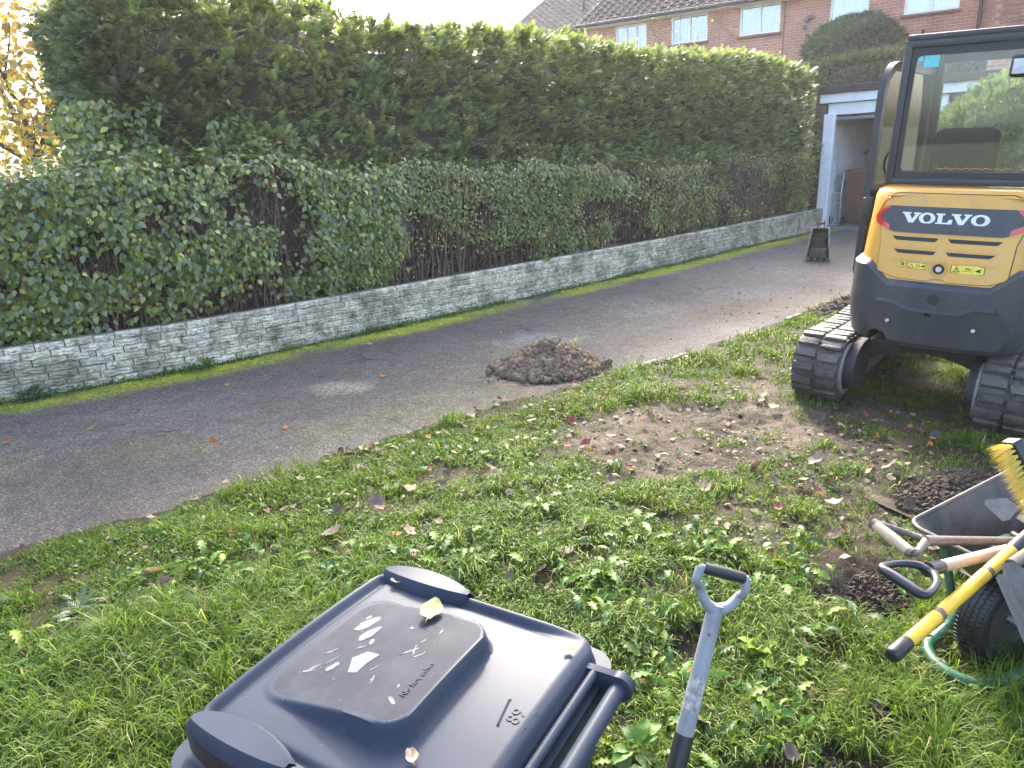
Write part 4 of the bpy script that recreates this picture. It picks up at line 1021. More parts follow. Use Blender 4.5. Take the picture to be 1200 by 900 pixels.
for sx in (-1, 1):
    xc = sx * .53
    rows = []
    for k in range(96):
        y, z, a = track_path(k / 96); nx_ = (math.sin(a), -math.cos(a))
        rows.append([(xc + dx, y + nx_[0] * h, z + nx_[1] * h) for dx, h in ((-.145, .0), (.145, .0), (.145, -.028), (-.145, -.028))])
    tr_ = G().grid(rows, closed_u=True, closed_v=True).build('track', M_rub, ex, 40)
    NL = 44
    for k in range(NL):
        for col_, off in ((-1, 0), (1, .5)):
            y, z, a = track_path((k + off * .35) / NL)
            o = link('track_lug', lug_me[(k * 3 + col_) % 4], M_rub, tr_, (xc + col_ * .073, y + math.sin(a) * .004, z - math.cos(a) * .004), (a + math.pi, 0, 0))
    # drive links seen down the middle of the belt
    g = G()
    for k in range(NL * 2):
        y, z, a = track_path((k + .5) / NL / 2); g.box((xc, y + math.sin(a) * .002, z - math.cos(a) * .002), (.022, .03, .014), Matrix.Rotation(a, 3, 'X'))
    tag(g.build('track_links', M_under, tr_), kind='stuff')
    for yc, nm in ((-.63, 'sprocket'), (.63, 'idler')):
        G().lathe([(xc - .135, .05), (xc - .135, .14), (xc - .10, .168), (xc + .10, .168), (xc + .135, .14), (xc + .135, .05)], (0, yc, .222), 'x', 40).build(nm, M_worn, ex, 35)
    for yc in (-.36, -.12, .12, .36):
        G().lathe([(xc - .10, .02), (xc - .10, .058), (xc + .10, .058), (xc + .10, .02)], (0, yc, .115), 'x', 20).build('roller', M_under, ex, 35)
    g = G(); g.rbox((xc, 0, .22), (.14, 1.0, .14), .02, 2); g.rbox((xc - sx * .09, -.02, .23), (.10, .72, .12), .03, 2); g.build('track_frame', M_under, ex, 40)
    # motor cover on the inner side of the rear wheel: D-shaped plate
    pts = [(-.52 + .20 * math.cos(a), .225 + .165 * math.sin(a)) for a in np.linspace(rad(90), rad(270), 14)] + [(-.40, .075), (-.36, .12), (-.30, .22), (-.30, .33), (-.40, .39)]
    xo = xc - sx * .145
    G().prism(pts, lambda a, b_, t: (t, a, b_), min(xo, xo - sx * .07), max(xo, xo - sx * .07)).build('motor_cover', M_under, ex, 50)
    G().lathe([(-.02, .150), (-.02, .172), (.02, .172), (.02, .150)], (xc - sx * .142, -.625, .222), 'x', 36).build('wheel_rim', M_worn, ex, 35)
    G().cyl((xo - sx * .06, -.33, .35), (xo - sx * .085, -.33, .35), .03, 12).build('cap', M_under, ex, 40)
# chassis between the tracks: a beam arched in the middle, plates swept to the track frames
g = G()
rows = []
for x in np.linspace(-.44, .44, 25):
    q = abs(x) / .44; zb = .30 - .11 * q ** 2.2 ; zt = .42 - .03 * q; w = .26 + .12 * q
    rows.append([(x, -w * .95, zb), (x, -w, zt - .03), (x, -w * .85, zt), (x, w * .85, zt), (x, w, zt - .03), (x, w * .95, zb)])
g.grid(rows, closed_u=True); g.f.append(tuple(range(6))); g.f.append(tuple(range(len(g.v) - 6, len(g.v))))
g.build('chassis', M_under, ex, 40)
G().lathe([(.40, .16), (.40, .32), (.47, .32), (.47, .16)], (CX, -.05, 0), 'z', 48).build('slew_ring', M_under, ex, 35)
# dozer blade at the front
g = G(); prof = [(.93, .04), (.99, .10), (.965, .2), (.985, .30), (1.01, .34), (.99, .345), (.94, .2), (.92, .05)]
g.prism(prof, lambda a, b_, t: (t, a + .12, b_), -.67, .67)
for x in (-.3, .3): g.box((x, .72, .22), (.07, .75, .09))
g.build('dozer_blade', M_under, ex, 30)

# ---- counterweight
def cw_top(x):
    q = abs(x - CX); t = (q - .27) / .12; t = min(1, max(0, t)); return .868 + .105 * t
g = G(); rows = []
for z, ins in ((.455, .05), (.47, .015), (.50, .0), (.60, 0), (.70, 0), (.80, 0)):
    a = lerp(.49, .53, (z - .44) / .2); b_ = lerp(.63, .67, (z - .44) / .2); rows.append(loft_ring(a, b_, -.13, z, ins, front=.35))
rows.append(loft_ring(.53, .67, -.13, 0, 0, zf=lambda x: cw_top(x) - .034, front=.35))
rows.append(loft_ring(.53, .67, -.13, 0, .030, zf=lambda x: cw_top(x), front=.35))
rows.append(loft_ring(.53, .67, -.13, 0, .09, zf=lambda x: cw_top(x) + .004, front=.35))
g.grid(rows, closed_u=True); n_ = len(rows[0]); g.f.append(tuple(range(n_))); g.f.append(tuple(range(len(g.v) - n_, len(g.v))))
cwo = g.build('counterweight', M_grey, ex, 32)
def ycyl(x, z, r, y0=-1.2, y1=-.72, n=24): return G().cyl((x, y0, z), (x, y1, z), r, n).mesh('c')
cut(cwo, [ycyl(-.205, .49, .062, -1.2, -.45), ycyl(.08, .775, .034, -1.2, -.783), G().box((.065, -.9, .688), (.034, .3, .026)).mesh('c')])
cwo.data.polygons.foreach_set('use_smooth', [True] * len(cwo.data.polygons)); cwo.data.set_sharp_from_angle(angle=rad(32))
G().cyl((.08, -.785, .775), (.08, -.792, .775), .021, 20).build('plug', M_blk, ex, 40)
HEXA = [(-.229, .738), (-.30, .624), (-.23, .517), (-.133, .498), (.111, .492), (.43, .506), (.50, .61), (.40, .742), (.293, .74), (.225, .706), (.081, .70), (-.047, .703), (-.138, .736)]
hx = surf_patch(G(), HEXA, cw_y, -.01, .017).build('cover_plate', M_grey, ex, 30)
cut(hx, [ycyl(-.149, .619, .024), ycyl(.304, .621, .024), G().box((.065, -.9, .688), (.034, .3, .026)).mesh('c'), ycyl(-.205, .49, .062, -1.2, -.45)])
for x in (-.149, .304):
    y = cw_y(x, .62); G().cyl((x, y - .004, .62), (x, y - .014, .62), .011, 12).build('bolt', M_bolt, ex, 40)
RDG = [(-.23, .749), (-.138, .748), (-.047, .715), (.081, .712), (.225, .717), (.293, .751), (.39, .752)]
RX = np.linspace(-.23, .39, 40); RZ = np.interp(RX, [p[0] for p in RDG], [p[1] for p in RDG])
G().grid([[(x, cw_y(x, z) + .006 - o_, z + dz) for x, z in zip(RX, RZ)] for dz, o_ in ((.008, .0), (-.010, .034), (-.018, .034), (-.022, .0))], False, True).build('ridge', M_grey, ex, 25)
G().box((.065, cw_y(.065, .688) + .02, .688), (.03, .005, .022)).build('slot', M_blk, ex)

# ---- engine hood
g = G(); rows = []
for z, ins in ((.82, 0), (.95, 0), (1.1, 0), (1.25, 0), (1.345, 0), (1.372, .008), (1.388, .028), (1.394, .06)):
    t = (z - .8) / .59; rows.append(loft_ring(lerp(.50, .47, t), lerp(.64, .56, t), -.14, z, ins, front=.22))
g.grid(rows, closed_u=True); n_ = len(rows[0]); g.f.append(tuple(range(n_))); g.f.append(tuple(range(len(g.v) - n_, len(g.v))))
g.build('hood', M_yel, ex, 32)
DOOR = [(-.262, .912), (-.14, .880), (-.02, .878), (.03, .878), (.045, .892), (.105, .892), (.12, .876), (.33, .882), (.412, .912), (.418, 1.10), (.455, 1.235), (.42, 1.345), (.36, 1.368), (-.21, 1.368), (-.27, 1.345), (-.305, 1.235), (-.268, 1.10)]
surf_patch(G(), [(CX + (x - CX) * 1.014, 1.12 + (z - 1.12) * 1.018) for x, z in DOOR], hood_y, -.004, .0015).build('panel_gap', M_blk, ex)
hd = surf_patch(G(), DOOR, hood_y, -.004, .012).build('hood_door', M_yel, ex, 25)
SLOTS = [[(-.208, 1.122), (-.182, 1.099), (.026, 1.099), (.043, 1.122)], [(-.186, 1.047), (-.160, 1.025), (.028, 1.025), (.042, 1.047)], [(.088, 1.122), (.106, 1.099), (.332, 1.099), (.358, 1.122)], [(.090, 1.047), (.106, 1.025), (.310, 1.025), (.336, 1.047)]]
cut(hd, [G().prism(p, lambda a, b_, t: (a, t, b_), -1.1, -.5).mesh('c') for p in SLOTS] + [ycyl(.072, .948, .030, -1.2, -.6)])
hd.data.polygons.foreach_set('use_smooth', [True] * len(hd.data.polygons)); hd.data.set_sharp_from_angle(angle=rad(25))
for p in SLOTS:
    cxs = sum(a for a, b_ in p) / 4; czs = sum(b_ for a, b_ in p) / 4
    q = [(cxs + (a - cxs) * .99, czs + (b_ - czs) * .97) for a, b_ in p]
    surf_patch(G(), q, hood_y, -.003, .0025).build('vent', M_blk, ex)
G().cyl((.072, hood_y(.072, .948) - .003, .948), (.072, hood_y(.072, .948) - .010, .948), .016, 16).build('lock', M_bolt, ex, 40)
y = hood_y(.072, .948); G().lathe([(y - .021, .034), (y - .021, .044), (y - .006, .046), (y - .006, .034)], (.072, 0, .948), 'y', 28).build('lock_surround', M_yel, ex, 40)
# raised bead that arches over the name band
ARCH = [(-.32, 1.24), (-.285, 1.315), (-.25, 1.343), (-.20, 1.355), (.35, 1.355), (.40, 1.343), (.435, 1.315), (.47, 1.24)]
g = G(); g.tube([(x, hood_y(x, z) - .0135, z) for x, z in ARCH], .0055, 6, smooth=5); g.build('bead', M_yel, ex, 50)
for zz in (1.07, .999):   # raised pads round the lower vents
    for xa, xb in ((-.195, .035), (.10, .345)):
        surf_patch(G(), [(xa, zz - .012), (xb, zz - .012), (xb + .008, zz + .004), (xa - .008, zz + .004)], hood_y, .01, .017, .06).build('vent_lip', M_yel, ex, 25)
BAND = [(-.262, 1.296), (-.330, 1.229), (-.316, 1.19), (-.226, 1.153), (-.205, 1.147), (.355, 1.147), (.376, 1.153), (.466, 1.19), (.480, 1.229), (.412, 1.296)]
surf_patch(G(), BAND, hood_y, .008, .019).build('name_band', M_grey, ex, 25)
RL = [(-.262, 1.296), (-.330, 1.229), (-.316, 1.19), (-.226, 1.153), (-.232, 1.186), (-.286, 1.212), (-.292, 1.236), (-.238, 1.296)]
surf_patch(G(), RL, hood_y, .017, .0225).build('reflector', M_redr, ex, 25)
RR = [(.15 - x, z) for x, z in RL]
surf_patch(G(), list(reversed(RR)), hood_y, .017, .0225).build('reflector', M_redr, ex, 25)
LV_ = [(0, 1), (.47, 1), (.47, .87), (.37, .87), (.56, .36), (.72, .87), (.62, .87), (.62, 1), (1, 1), (1, .87), (.92, .87), (.63, 0), (.40, 0), (.09, .87), (0, .87)]
LL_ = [(0, 1), (.52, 1), (.52, .86), (.39, .86), (.39, .16), (.70, .16), (.80, .44), (1, .44), (.97, 0), (0, 0), (0, .14), (.12, .14), (.12, .86), (0, .86)]
VX0, VX1, VZ0, VZ1 = -.170, .275, 1.203, 1.263
def lm_(x0, x1): return lambda a, b_, t: (VX0 + (VX1 - VX0) * (x0 + (x1 - x0) * a), hood_y(VX0 + (VX1 - VX0) * (x0 + (x1 - x0) * a), 1.23) - t, VZ0 + (VZ1 - VZ0) * b_)
def oval(rx, rz, n=32): return [(.5 + rx * math.cos(2 * math.pi * k / n), .5 + rz * math.sin(2 * math.pi * k / n)) for k in range(n)]
for ch, x0, x1 in (('V', 0, .225), ('O', .205, .395), ('L', .402, .592), ('V', .575, .80), ('O', .795, 1.0)):
    g = G()
    if ch == 'O': ring_prism(g, oval(.5, .53), oval(.245, .36), lm_(x0, x1), .018, .0225)
    else: g.prism(LV_ if ch == 'V' else LL_, lm_(x0, x1), .018, .0225)
    g.build('letter', M_lett, ex)
# warning stickers
def sticker(x0, x1, z0, z1, marks):
    p = surf_patch(G(), [(x0, z0), (x1, z0), (x1, z1), (x0, z1)], hood_y, .011, .0135, .05).build('warning_sticker', M_stk, ex)
    def mp(a, b_, t): x = x0 + (x1 - x0) * a; z = z0 + (z1 - z0) * b_; return (x, hood_y(x, z) - .0135 - t * .001, z)
    g = G()
    for mk in marks:
        if mk[0] == 'ring': ring_prism(g, mk[1], mk[2], mp, -.5, 1)
        else: g.prism(mk[1], mp, -.5, 1)
    g.build('pictogram', M_ink, p)
def tri_ring(cx_, cz_, w, h): return ('ring', [(cx_ - w, cz_ - h), (cx_ + w, cz_ - h), (cx_, cz_ + h)], [(cx_ - w * .68, cz_ - h * .78), (cx_ + w * .68, cz_ - h * .78), (cx_, cz_ + h * .55)])
def bar(x0, x1, z0, z1): return ('p', [(x0, z0), (x1, z0), (x1, z1), (x0, z1)])
frame_ = ('ring', [(0.0, 0.0), (1, 0.0), (1, 1), (0.0, 1)], [(.02, .05), (.98, .05), (.98, .95), (.02, .95)])
sticker(.133, .300, .936, .981, [frame_, tri_ring(.17, .5, .12, .34), bar(.155, .185, .34, .6), bar(.345, .352, .05, .95), bar(.655, .662, .05, .95), ('p', [(.40, .30), (.60, .30), (.60, .36), (.40, .36)]), ('p', [(.38, .58), (.46, .74), (.62, .60), (.60, .48), (.50, .56)]), ('p', [(.72, .40), (.80, .62), (.92, .72), (.86, .5), (.90, .28), (.80, .30)])])
sticker(-.092, .002, .941, .977, [frame_, tri_ring(.22, .48, .16, .32), ('ring', [(.48, .25), (.66, .3), (.70, .5), (.66, .7), (.48, .75)], [(.52, .33), (.63, .37), (.65, .5), (.63, .63), (.52, .67)]), bar(.72, .84, .44, .56), ('p', [(.84, .3), (.94, .36), (.94, .7), (.84, .7)])])
sticker(-.142, -.104, .949, .986, [frame_, ('ring', [(.2, .2), (.6, .2), (.6, .85), (.2, .85)], [(.28, .3), (.52, .3), (.52, .75), (.28, .75)]), bar(.65, .8, .2, .7), bar(.3, .55, .48, .56)])

# ---- deck and right-hand bonnet
g = G(); g.rbox((CX, .32, .56), (1.06, .82, .14), .03, 2); g.build('deck', M_blk, ex, 40)
g = G(); g.rbox((.535, .36, .80), (.20, .76, .36), .05, 3); g.build('side_bonnet', M_yel, ex, 40)
# ---- cab
CL, CR, CY0, CY1, CZ0, CZ1 = -.36, .46, -.42, .62, 1.40, 2.225
g = G()
g.rbox((CL + .022, CY0 + .03, (CZ0 + CZ1) / 2), (.044, .07, CZ1 - CZ0), .012, 2)
g.rbox((CR - .022, CY0 + .03, (CZ0 + CZ1) / 2), (.044, .07, CZ1 - CZ0), .012, 2)
g.rbox(((CL + CR) / 2, CY0 + .03, CZ1 - .022), (CR - CL - .06, .068, .044), .010, 2)
g.rbox(((CL + CR) / 2, CY0 + .028, CZ0 + .02), (CR - CL - .06, .066, .04), .010, 2)
for x in (CL + .03, CR - .03): g.tube([(x, CY1 - .02, .62), (x, CY1 + .02, 1.2), (x, CY1 - .02, 1.9), (x, CY1 - .10, 2.19)], .034, 10, smooth=4)
for x in (CL + .03, CR - .03): g.rbox((x, .1, 2.19), (.06, .96, .06), .012, 2)
g.rbox(((CL + CR) / 2, CY1 - .09, 2.19), (CR - CL - .08, .06, .06), .012, 2)
g.rbox((CR - .03, .12, 1.36), (.05, .98, .06), .012, 2)
g.build('cab_frame', M_cab, ex, 40)
g = G(); g.rbox(((CL + CR) / 2, .10, 2.238), (CR - CL - .01, 1.06, .035), .014, 2); g.rbox(((CL + CR) / 2 + .02, .12, 2.26), (.6, .7, .03), .014, 2); g.build('cab_roof', M_cab, ex, 40)
g = G(); g.rbox((CR - .03, .12, .99), (.04, .96, .70), .01, 1); g.rbox(((CL + CR) / 2, -.10, 1.0), (CR - CL - .1, .06, .76), .01, 1); g.build('cab_panel', M_cab, ex, 40)
g = G(); g.box(((CL + CR) / 2, .3, .645), (CR - CL - .06, .7, .03)); g.build('cab_floor', M_blk, ex)
yf = lambda a, b_, t: (a, CY0 + t, b_)
oi_, ii_ = rrect(CL + .042, CR - .042, CZ0 + .038, CZ1 - .042, .012), rrect(CL + .070, CR - .070, CZ0 + .078, CZ1 - .088, .035)
rw = ring_prism(G(), oi_, ii_, yf, .012, .028).build('rear_window', M_blk, ex, 30)
G().prism(rrect(CL + .05, CR - .05, CZ0 + .045, CZ1 - .05, .012), yf, .018, .023).build('pane', M_exglass, rw)
M_teal = mat('teal_sticker', (.16, .52, .55), (.13, .44, .47), 40, .5)
for x0, x1, z0, z1 in ((-.283, -.255, 2.108, 2.138), (-.248, -.168, 2.072, 2.137)):
    G().box(((x0 + x1) / 2, CY0 + .0155, (z0 + z1) / 2), (x1 - x0, .003, z1 - z0)).build('sticker', M_teal, rw)
g = G(); g.tube([(x, CY0 + .0165, 1.497 + .0035 * math.sin(x * 120)) for x in np.linspace(-.1, .3, 40)], .0022, 5); g.build('print_line', mat('orange_print', (.5, .25, .05)), rw)
# side panes, front pane
G().box((CR - .03, .12, 1.77), (.008, .94, .76)).build('side_pane', M_exglass, ex)
G().add([(CL + .06, CY1 + .0, 1.0), (CR - .06, CY1 + .0, 1.0), (CR - .06, CY1 - .02, 1.88), (CL + .06, CY1 - .02, 1.88), (CL + .06, CY1 + .006, 1.0), (CR - .06, CY1 + .006, 1.0), (CR - .06, CY1 - .014, 1.88), (CL + .06, CY1 - .014, 1.88)], [(0, 1, 2, 3), (7, 6, 5, 4), (0, 4, 5, 1), (3, 2, 6, 7), (0, 3, 7, 4), (1, 5, 6, 2)]).build('front_pane', M_exglass, ex)
# door standing slightly open on the left
dr_hinge = (CL - .005, .56)
da = math.atan2(-.47 - dr_hinge[0], -.36 - dr_hinge[1])
def dfn(u, z, t):   # u: distance back from the hinge
    dx, dy = math.sin(da), math.cos(da)
    return (dr_hinge[0] + dx * u + dy * t, dr_hinge[1] + dy * u - dx * t, z)
DW = .93
def door_loop(ins, n=7):
    out = []
    x0, x1, z0, z1 = ins, DW - ins, .80 + ins, 2.135 - ins
    return rrect(x0, x1, z0, z1, (max(.02, .20 - ins), max(.02, .06 - ins), .05, .05), n)
dof = ring_prism(G(), door_loop(0), door_loop(.05), dfn, -.02, .022)
dof.prism([(.05, 1.30), (DW - .05, 1.26), (DW - .05, 1.36), (.05, 1.36)], dfn, -.016, .018)
dof.prism([(.05, .95), (DW - .05, .95), (DW - .05, 1.0), (.05, 1.0)], dfn, -.0, .012)
cd = dof.build('cab_door', M_cab, ex, 35)
G().prism([(.045, 1.355), (DW - .045, 1.355)] + [(u, z) for u, z in door_loop(.045) if z > 1.4], dfn, .0, .005).build('pane', M_exglass, cd)
G().prism([(.045, .84), (DW - .045, .84), (DW - .045, 1.265), (.045, 1.305)], dfn, .0, .005).build('pane', M_exglass, cd)
g = G(); c = dfn(DW - .02, 1.27, -.05); g.rbox(c, (.06, .06, .05), .012, 2); c = dfn(DW - .02, 1.20, -.05); g.rbox(c, (.06, .06, .045), .012, 2); c = dfn(DW + .0, 1.235, -.02); g.rbox(c, (.07, .07, .16), .02, 2)
g.build('latch', M_blk, cd, 40)
G().tube([dfn(.3, 1.30, .03), dfn(.3, 1.30, .07), dfn(.7, 1.28, .07), dfn(.7, 1.28, .03)], .012, 8).build('grab_handle', M_blk, cd, 40)
# seat, levers
g = G(); g.rbox((-.015, .02, 1.52), (.36, .10, .42), .07, 4); g.rbox((-.015, .26, 1.16), (.42, .46, .13), .05, 3); g.rbox((-.015, .22, .94), (.34, .4, .32), .03, 2)
g.build('seat', mat('seat_cloth', (.018, .022, .018), (.013, .016, .013), 40, .95, .3, 160, local=True), ex, 50)
for x in (-.27, .28):
    g = G(); g.rbox((x, .3, 1.18), (.12, .42, .14), .03, 2); g.tube([(x, .42, 1.24), (x + .01, .44, 1.36)], .018, 8); g.rbox((x + .01, .445, 1.41), (.045, .05, .11), .02, 2); g.build('control_lever', M_blk, ex, 40)
g = G(); g.tube([(-.24 + .055 * math.cos(t), .40, 1.50 + .085 * math.sin(t)) for t in np.linspace(0, 2 * math.pi, 20, endpoint=False)], .008, 8, closed=True); g.tube([(-.24, .42, 1.42), (-.25, .5, 1.2)], .01, 8); g.build('mirror_loop', M_blk, ex, 40)
# rear work lamp, aerial
wlamp = G().rbox((.262, -.475, 2.045), (.12, .09, .115), .02, 3).build('work_lamp', M_blk, ex, 40)
G().rbox((.262, -.522, 2.04), (.095, .012, .078), .005, 2).build('lens', mat('lamp_lens', (.55, .56, .58), (.42, .43, .45), 60, .2), wlamp, 40)
g = G(); g.tube([(-.29, -.36, 2.22), (-.29, -.36, 2.285)], .009, 8); g.build('aerial', M_blk, ex, 40)
# ---- boom laid out forward and low in front of the cab
g = G(); g.rbox((.30, .86, .66), (.22, .30, .34), .04, 2); g.cyl((.30, .98, .48), (.30, .98, .88), .07, 16); g.build('swing_post', M_blk, ex, 40)
def beam(pts, w):
    g = G(); rows = []
    P_ = [Vector((0, a, b_)) for a, b_, h in pts]
    for i, (a, b_, h) in enumerate(pts):
        d = (P_[min(i + 1, len(P_) - 1)] - P_[max(i - 1, 0)]).normalized(); nn_ = Vector((0, -d.z, d.y)) * h / 2
        rows.append([(.30 + sx * w / 2, a + sg * nn_.y, b_ + sg * nn_.z) for sx, sg in ((-1, -1), (1, -1), (1, 1), (-1, 1))])
    g.grid(rows, closed_u=True); g.f.append((0, 1, 2, 3)); k = len(g.v); g.f.append((k - 4, k - 3, k - 2, k - 1)); return g
beam([(1.0, .82, .16), (1.35, 1.10, .22), (1.65, 1.22, .24), (2.0, 1.20, .20), (2.45, 1.08, .13)], .12).build('boom', M_yel, ex, 20)
beam([(2.30, 1.22, .10), (2.46, 1.05, .20), (2.62, .70, .15), (2.75, .36, .10)], .10).build('arm', M_yel, ex, 20)
g = G(); g.cyl((.30, 1.1, .66), (.30, 1.45, .92), .035, 14); g.cyl((.30, 1.45, .92), (.30, 1.62, 1.05), .018, 12); g.build('boom_ram', M_blk, ex, 40)
g = G(); g.cyl((.30, 1.55, 1.40), (.30, 2.0, 1.38), .032, 14); g.cyl((.30, 2.0, 1.38), (.30, 2.30, 1.26), .016, 12); g.build('arm_ram', M_blk, ex, 40)
g = G(); g.rbox((.30, 2.78, .28), (.14, .16, .12), .02, 2); g.build('coupler', M_under, ex, 40)

# ================================================================ FOREGROUND WHEELIE BIN  (x across, y from front lip to hinge)
M_bin = mat('blue_grey_plastic', (.0380, .0460, .0640), (.0320, .0390, .0550), 5, .42, .03, 220, spec=.05, dirt=(.042, .051, .074), dscale=4, damt=.25, rough2=.42, local=True)
M_resid = mat('label_residue', (.085, .105, .135), (.05, .066, .092), 60, .7, .2, 200, local=True)
bang = math.atan2(-.857, -.515)
bu, bv = np.array([-.515, -.857]), np.array([.857, -.515]); bA = np.array([-.335, 1.435])
bc = bA + bu * .235 + bv * .28; bz = gz1(bc[0], bc[1]) - .005
LZ = .735 - bz       # lid height above the ground
bin_ = empty('wheelie_bin', 'dark blue grey wheelie bin with scuffed closed lid and worn label marks', 'bin', (bc[0], bc[1], bz), (0, 0, bang))
def bl(u, v): return u - .235, v - .28
# lid as one moulded skin
nu, nv = 130, 134
U = np.linspace(-.035, .505, nu); Vv = np.linspace(-.004, .556, nv); UU, VV = np.meshgrid(U, Vv)
def sm(x, a, b_): t = np.clip((x - a) / (b_ - a), 0, 1); return t * t * (3 - 2 * t)
def rbox_d(u, v, u0, u1, v0, v1, r):
    qx = np.abs(u - (u0 + u1) / 2) - (u1 - u0) / 2 + r; qy = np.abs(v - (v0 + v1) / 2) - (v1 - v0) / 2 + r
    return np.sqrt(np.maximum(qx, 0) ** 2 + np.maximum(qy, 0) ** 2) + np.minimum(np.maximum(qx, qy), 0) - r
ZZ = .012 * (1 - ((UU - .235) / .27) ** 2) + .004
dO = rbox_d(UU, VV, -.035, .505, -.004, .556, .05)
rim = np.exp(-((dO + .016) / .010) ** 2) * .008 * (1 - sm(VV, .44, .55)); ZZ += rim
ZZ -= .010 * np.exp(-((dO + .036) / .008) ** 2) * (1 - sm(VV, .40, .5)) * .8
dP = rbox_d(UU + (VV - .2) * 0.03 * np.sign(UU - .23), VV, .078, .388, .06, .378, .05)
wedge = .001 + .038 * sm(VV, .05, .34)
ZZ += wedge * (1 - sm(dP, -.002, .012))
dQ = rbox_d(UU, VV, .10, .366, .085, .352, .03); 
ZZ -= .03 * sm(dO, -.012, .0) + .012 * sm(VV, .525, .556)
X_, Y_ = UU - .235, VV - .28
k_ = np.clip(-dO / .001, -60, 1)   # pull the outline in to round corners
cxu, cyv = .235, .276
out = dO > 0
sc_ = np.where(out, 1 - dO / np.maximum(np.hypot(UU - cxu, VV - cyv), .01), 1)
X_ = (UU - cxu) * sc_ + cxu - .235; Y_ = (VV - cyv) * sc_ + cyv - .28
idx = np.arange(nu * nv).reshape(nv, nu); F = np.stack([idx[:-1, :-1], idx[:-1, 1:], idx[1:, 1:], idx[1:, :-1]], -1).reshape(-1, 4)
Vtx = np.stack([X_, Y_, ZZ + LZ], -1).reshape(-1, 3)
ringi = list(idx[0, :]) + list(idx[1:, -1]) + list(idx[-1, -2::-1]) + list(idx[-2:0:-1, 0]); nr_ = len(ringi)
low = Vtx[ringi].copy(); low[:, 2] -= .05; low[:, :2] *= 1.006; b0 = len(Vtx)
F2 = np.array([(ringi[i], b0 + i, b0 + (i + 1) % nr_, ringi[(i + 1) % nr_]) for i in range(nr_)])
lid = link('lid', np_mesh('lid', np.concatenate([Vtx, low]), np.concatenate([F, F2]), None, True), M_bin, bin_)
lid.data.set_sharp_from_angle(angle=rad(50))
M_binmatte = mat('worn_grey_plastic', (.0300, .0340, .0450), (.0240, .0275, .0370), 8, .62, .06, 300, spec=.06, dirt=(.052, .058, .072), dscale=10, damt=.4, local=True)
lid.data.materials.append(M_binmatte)
fq = np.zeros(len(lid.data.polygons), dtype=np.int32); cq = (dP[:-1, :-1] < -.006) & (dP[1:, 1:] < -.006); fq[:cq.size] = cq.ravel(); lid.data.polygons.foreach_set('material_index', fq)
# grips moulded at the two front corners, each with a black strip standing for its shaded hollow
for gu, sg in ((-.035, 1), (.505, -1)):
    g = G(); rows = []
    for i, v in enumerate(np.linspace(.015, .245, 21)):
        q = math.sin(math.pi * min(1, max(0, (v - .01) / .24))) ** .55; x0, y0 = bl(gu - sg * .022 * q, v); x1, _ = bl(gu + sg * (.020 + .030 * q), v)
        rows.append([(x0, y0, LZ - .035), (x0, y0, LZ + .006 + .010 * q), (x0 + sg * .012, y0, LZ + .018 + .014 * q), (x1 - sg * .01, y0, LZ + .018 + .016 * q), (x1, y0, LZ + .008 + .012 * q), (x1 + sg * .004, y0, LZ - .002)])
    g.grid(rows)
    g.build('grip', M_bin, lid, 40)
    ue = gu - sg * .0215
    pts = [bl(gu - sg * (.0225 * math.sin(math.pi * min(1, max(0, (v - .01) / .24))) ** .55 + .0006), v) for v in np.linspace(.05, .21, 12)]
    g = G(); g.grid([[(x, y, LZ - .026) for x, y in pts], [(x, y, LZ + .006) for x, y in pts]], False)
    g.build('grip_shade', M_blk, lid, 40)
def lidz(u, v):
    i = int(np.clip(np.searchsorted(Vv, v), 0, nv - 1)); j = int(np.clip(np.searchsorted(U, u), 0, nu - 1)); return float(ZZ[i, j]) + LZ
def on_lid(g, poly, h=.0006):
    vs = [(*bl(u, v), lidz(u, v) + h) for u, v in poly]; return g.add(vs + [(a, b_, c - .0012) for a, b_, c in vs], [tuple(range(len(poly))), tuple(range(2 * len(poly) - 1, len(poly) - 1, -1))] + [(i, len(poly) + i, len(poly) + (i + 1) % len(poly), (i + 1) % len(poly)) for i in range(len(poly))])
rs = random.Random(3)
def blob(cu, cv, ru, rv, ang, n=14, j=.18): return [(cu + (ru * math.cos(t) * math.cos(ang) - rv * math.sin(t) * math.sin(ang)) * (1 + rs.uniform(-j, j)), cv + (ru * math.cos(t) * math.sin(ang) + rv * math.sin(t) * math.cos(ang)) * (1 + rs.uniform(-j, j))) for t in np.linspace(0, 2 * math.pi, n, endpoint=False)]
for q in (blob(.160, .118, .030, .014, -.35), blob(.187, .150, .026, .012, -.25), blob(.293, .152, .014, .007, -.3), [(.238, .190), (.262, .172), (.300, .196), (.296, .214), (.270, .215), (.240, .222)], blob(.14, .105, .008, .004, 0), blob(.21, .175, .01, .005, .4)):
    on_lid(G(), q).build('label_residue', M_resid, lid, recalc=True)
M_scuff = mat('scuffed_plastic', (.035, .043, .06), (.024, .030, .045), 90, .6, .2, 250, local=True)
for i in range(16):
    cu, cv = rs.uniform(.12, .36), rs.uniform(.11, .33); on_lid(G(), blob(cu, cv, rs.uniform(.004, .02), rs.uniform(.0012, .004), rs.uniform(-1.2, 1.2), 9, .3), .0004).build('scuff', M_scuff, lid)
for i in range(40):
    cu, cv = rs.uniform(.0, .47), rs.uniform(.03, .54); on_lid(G(), blob(cu, cv, rs.uniform(.0008, .0022), rs.uniform(.0008, .0018), 0, 6, .3), .0006).build('speck', M_resid, lid)
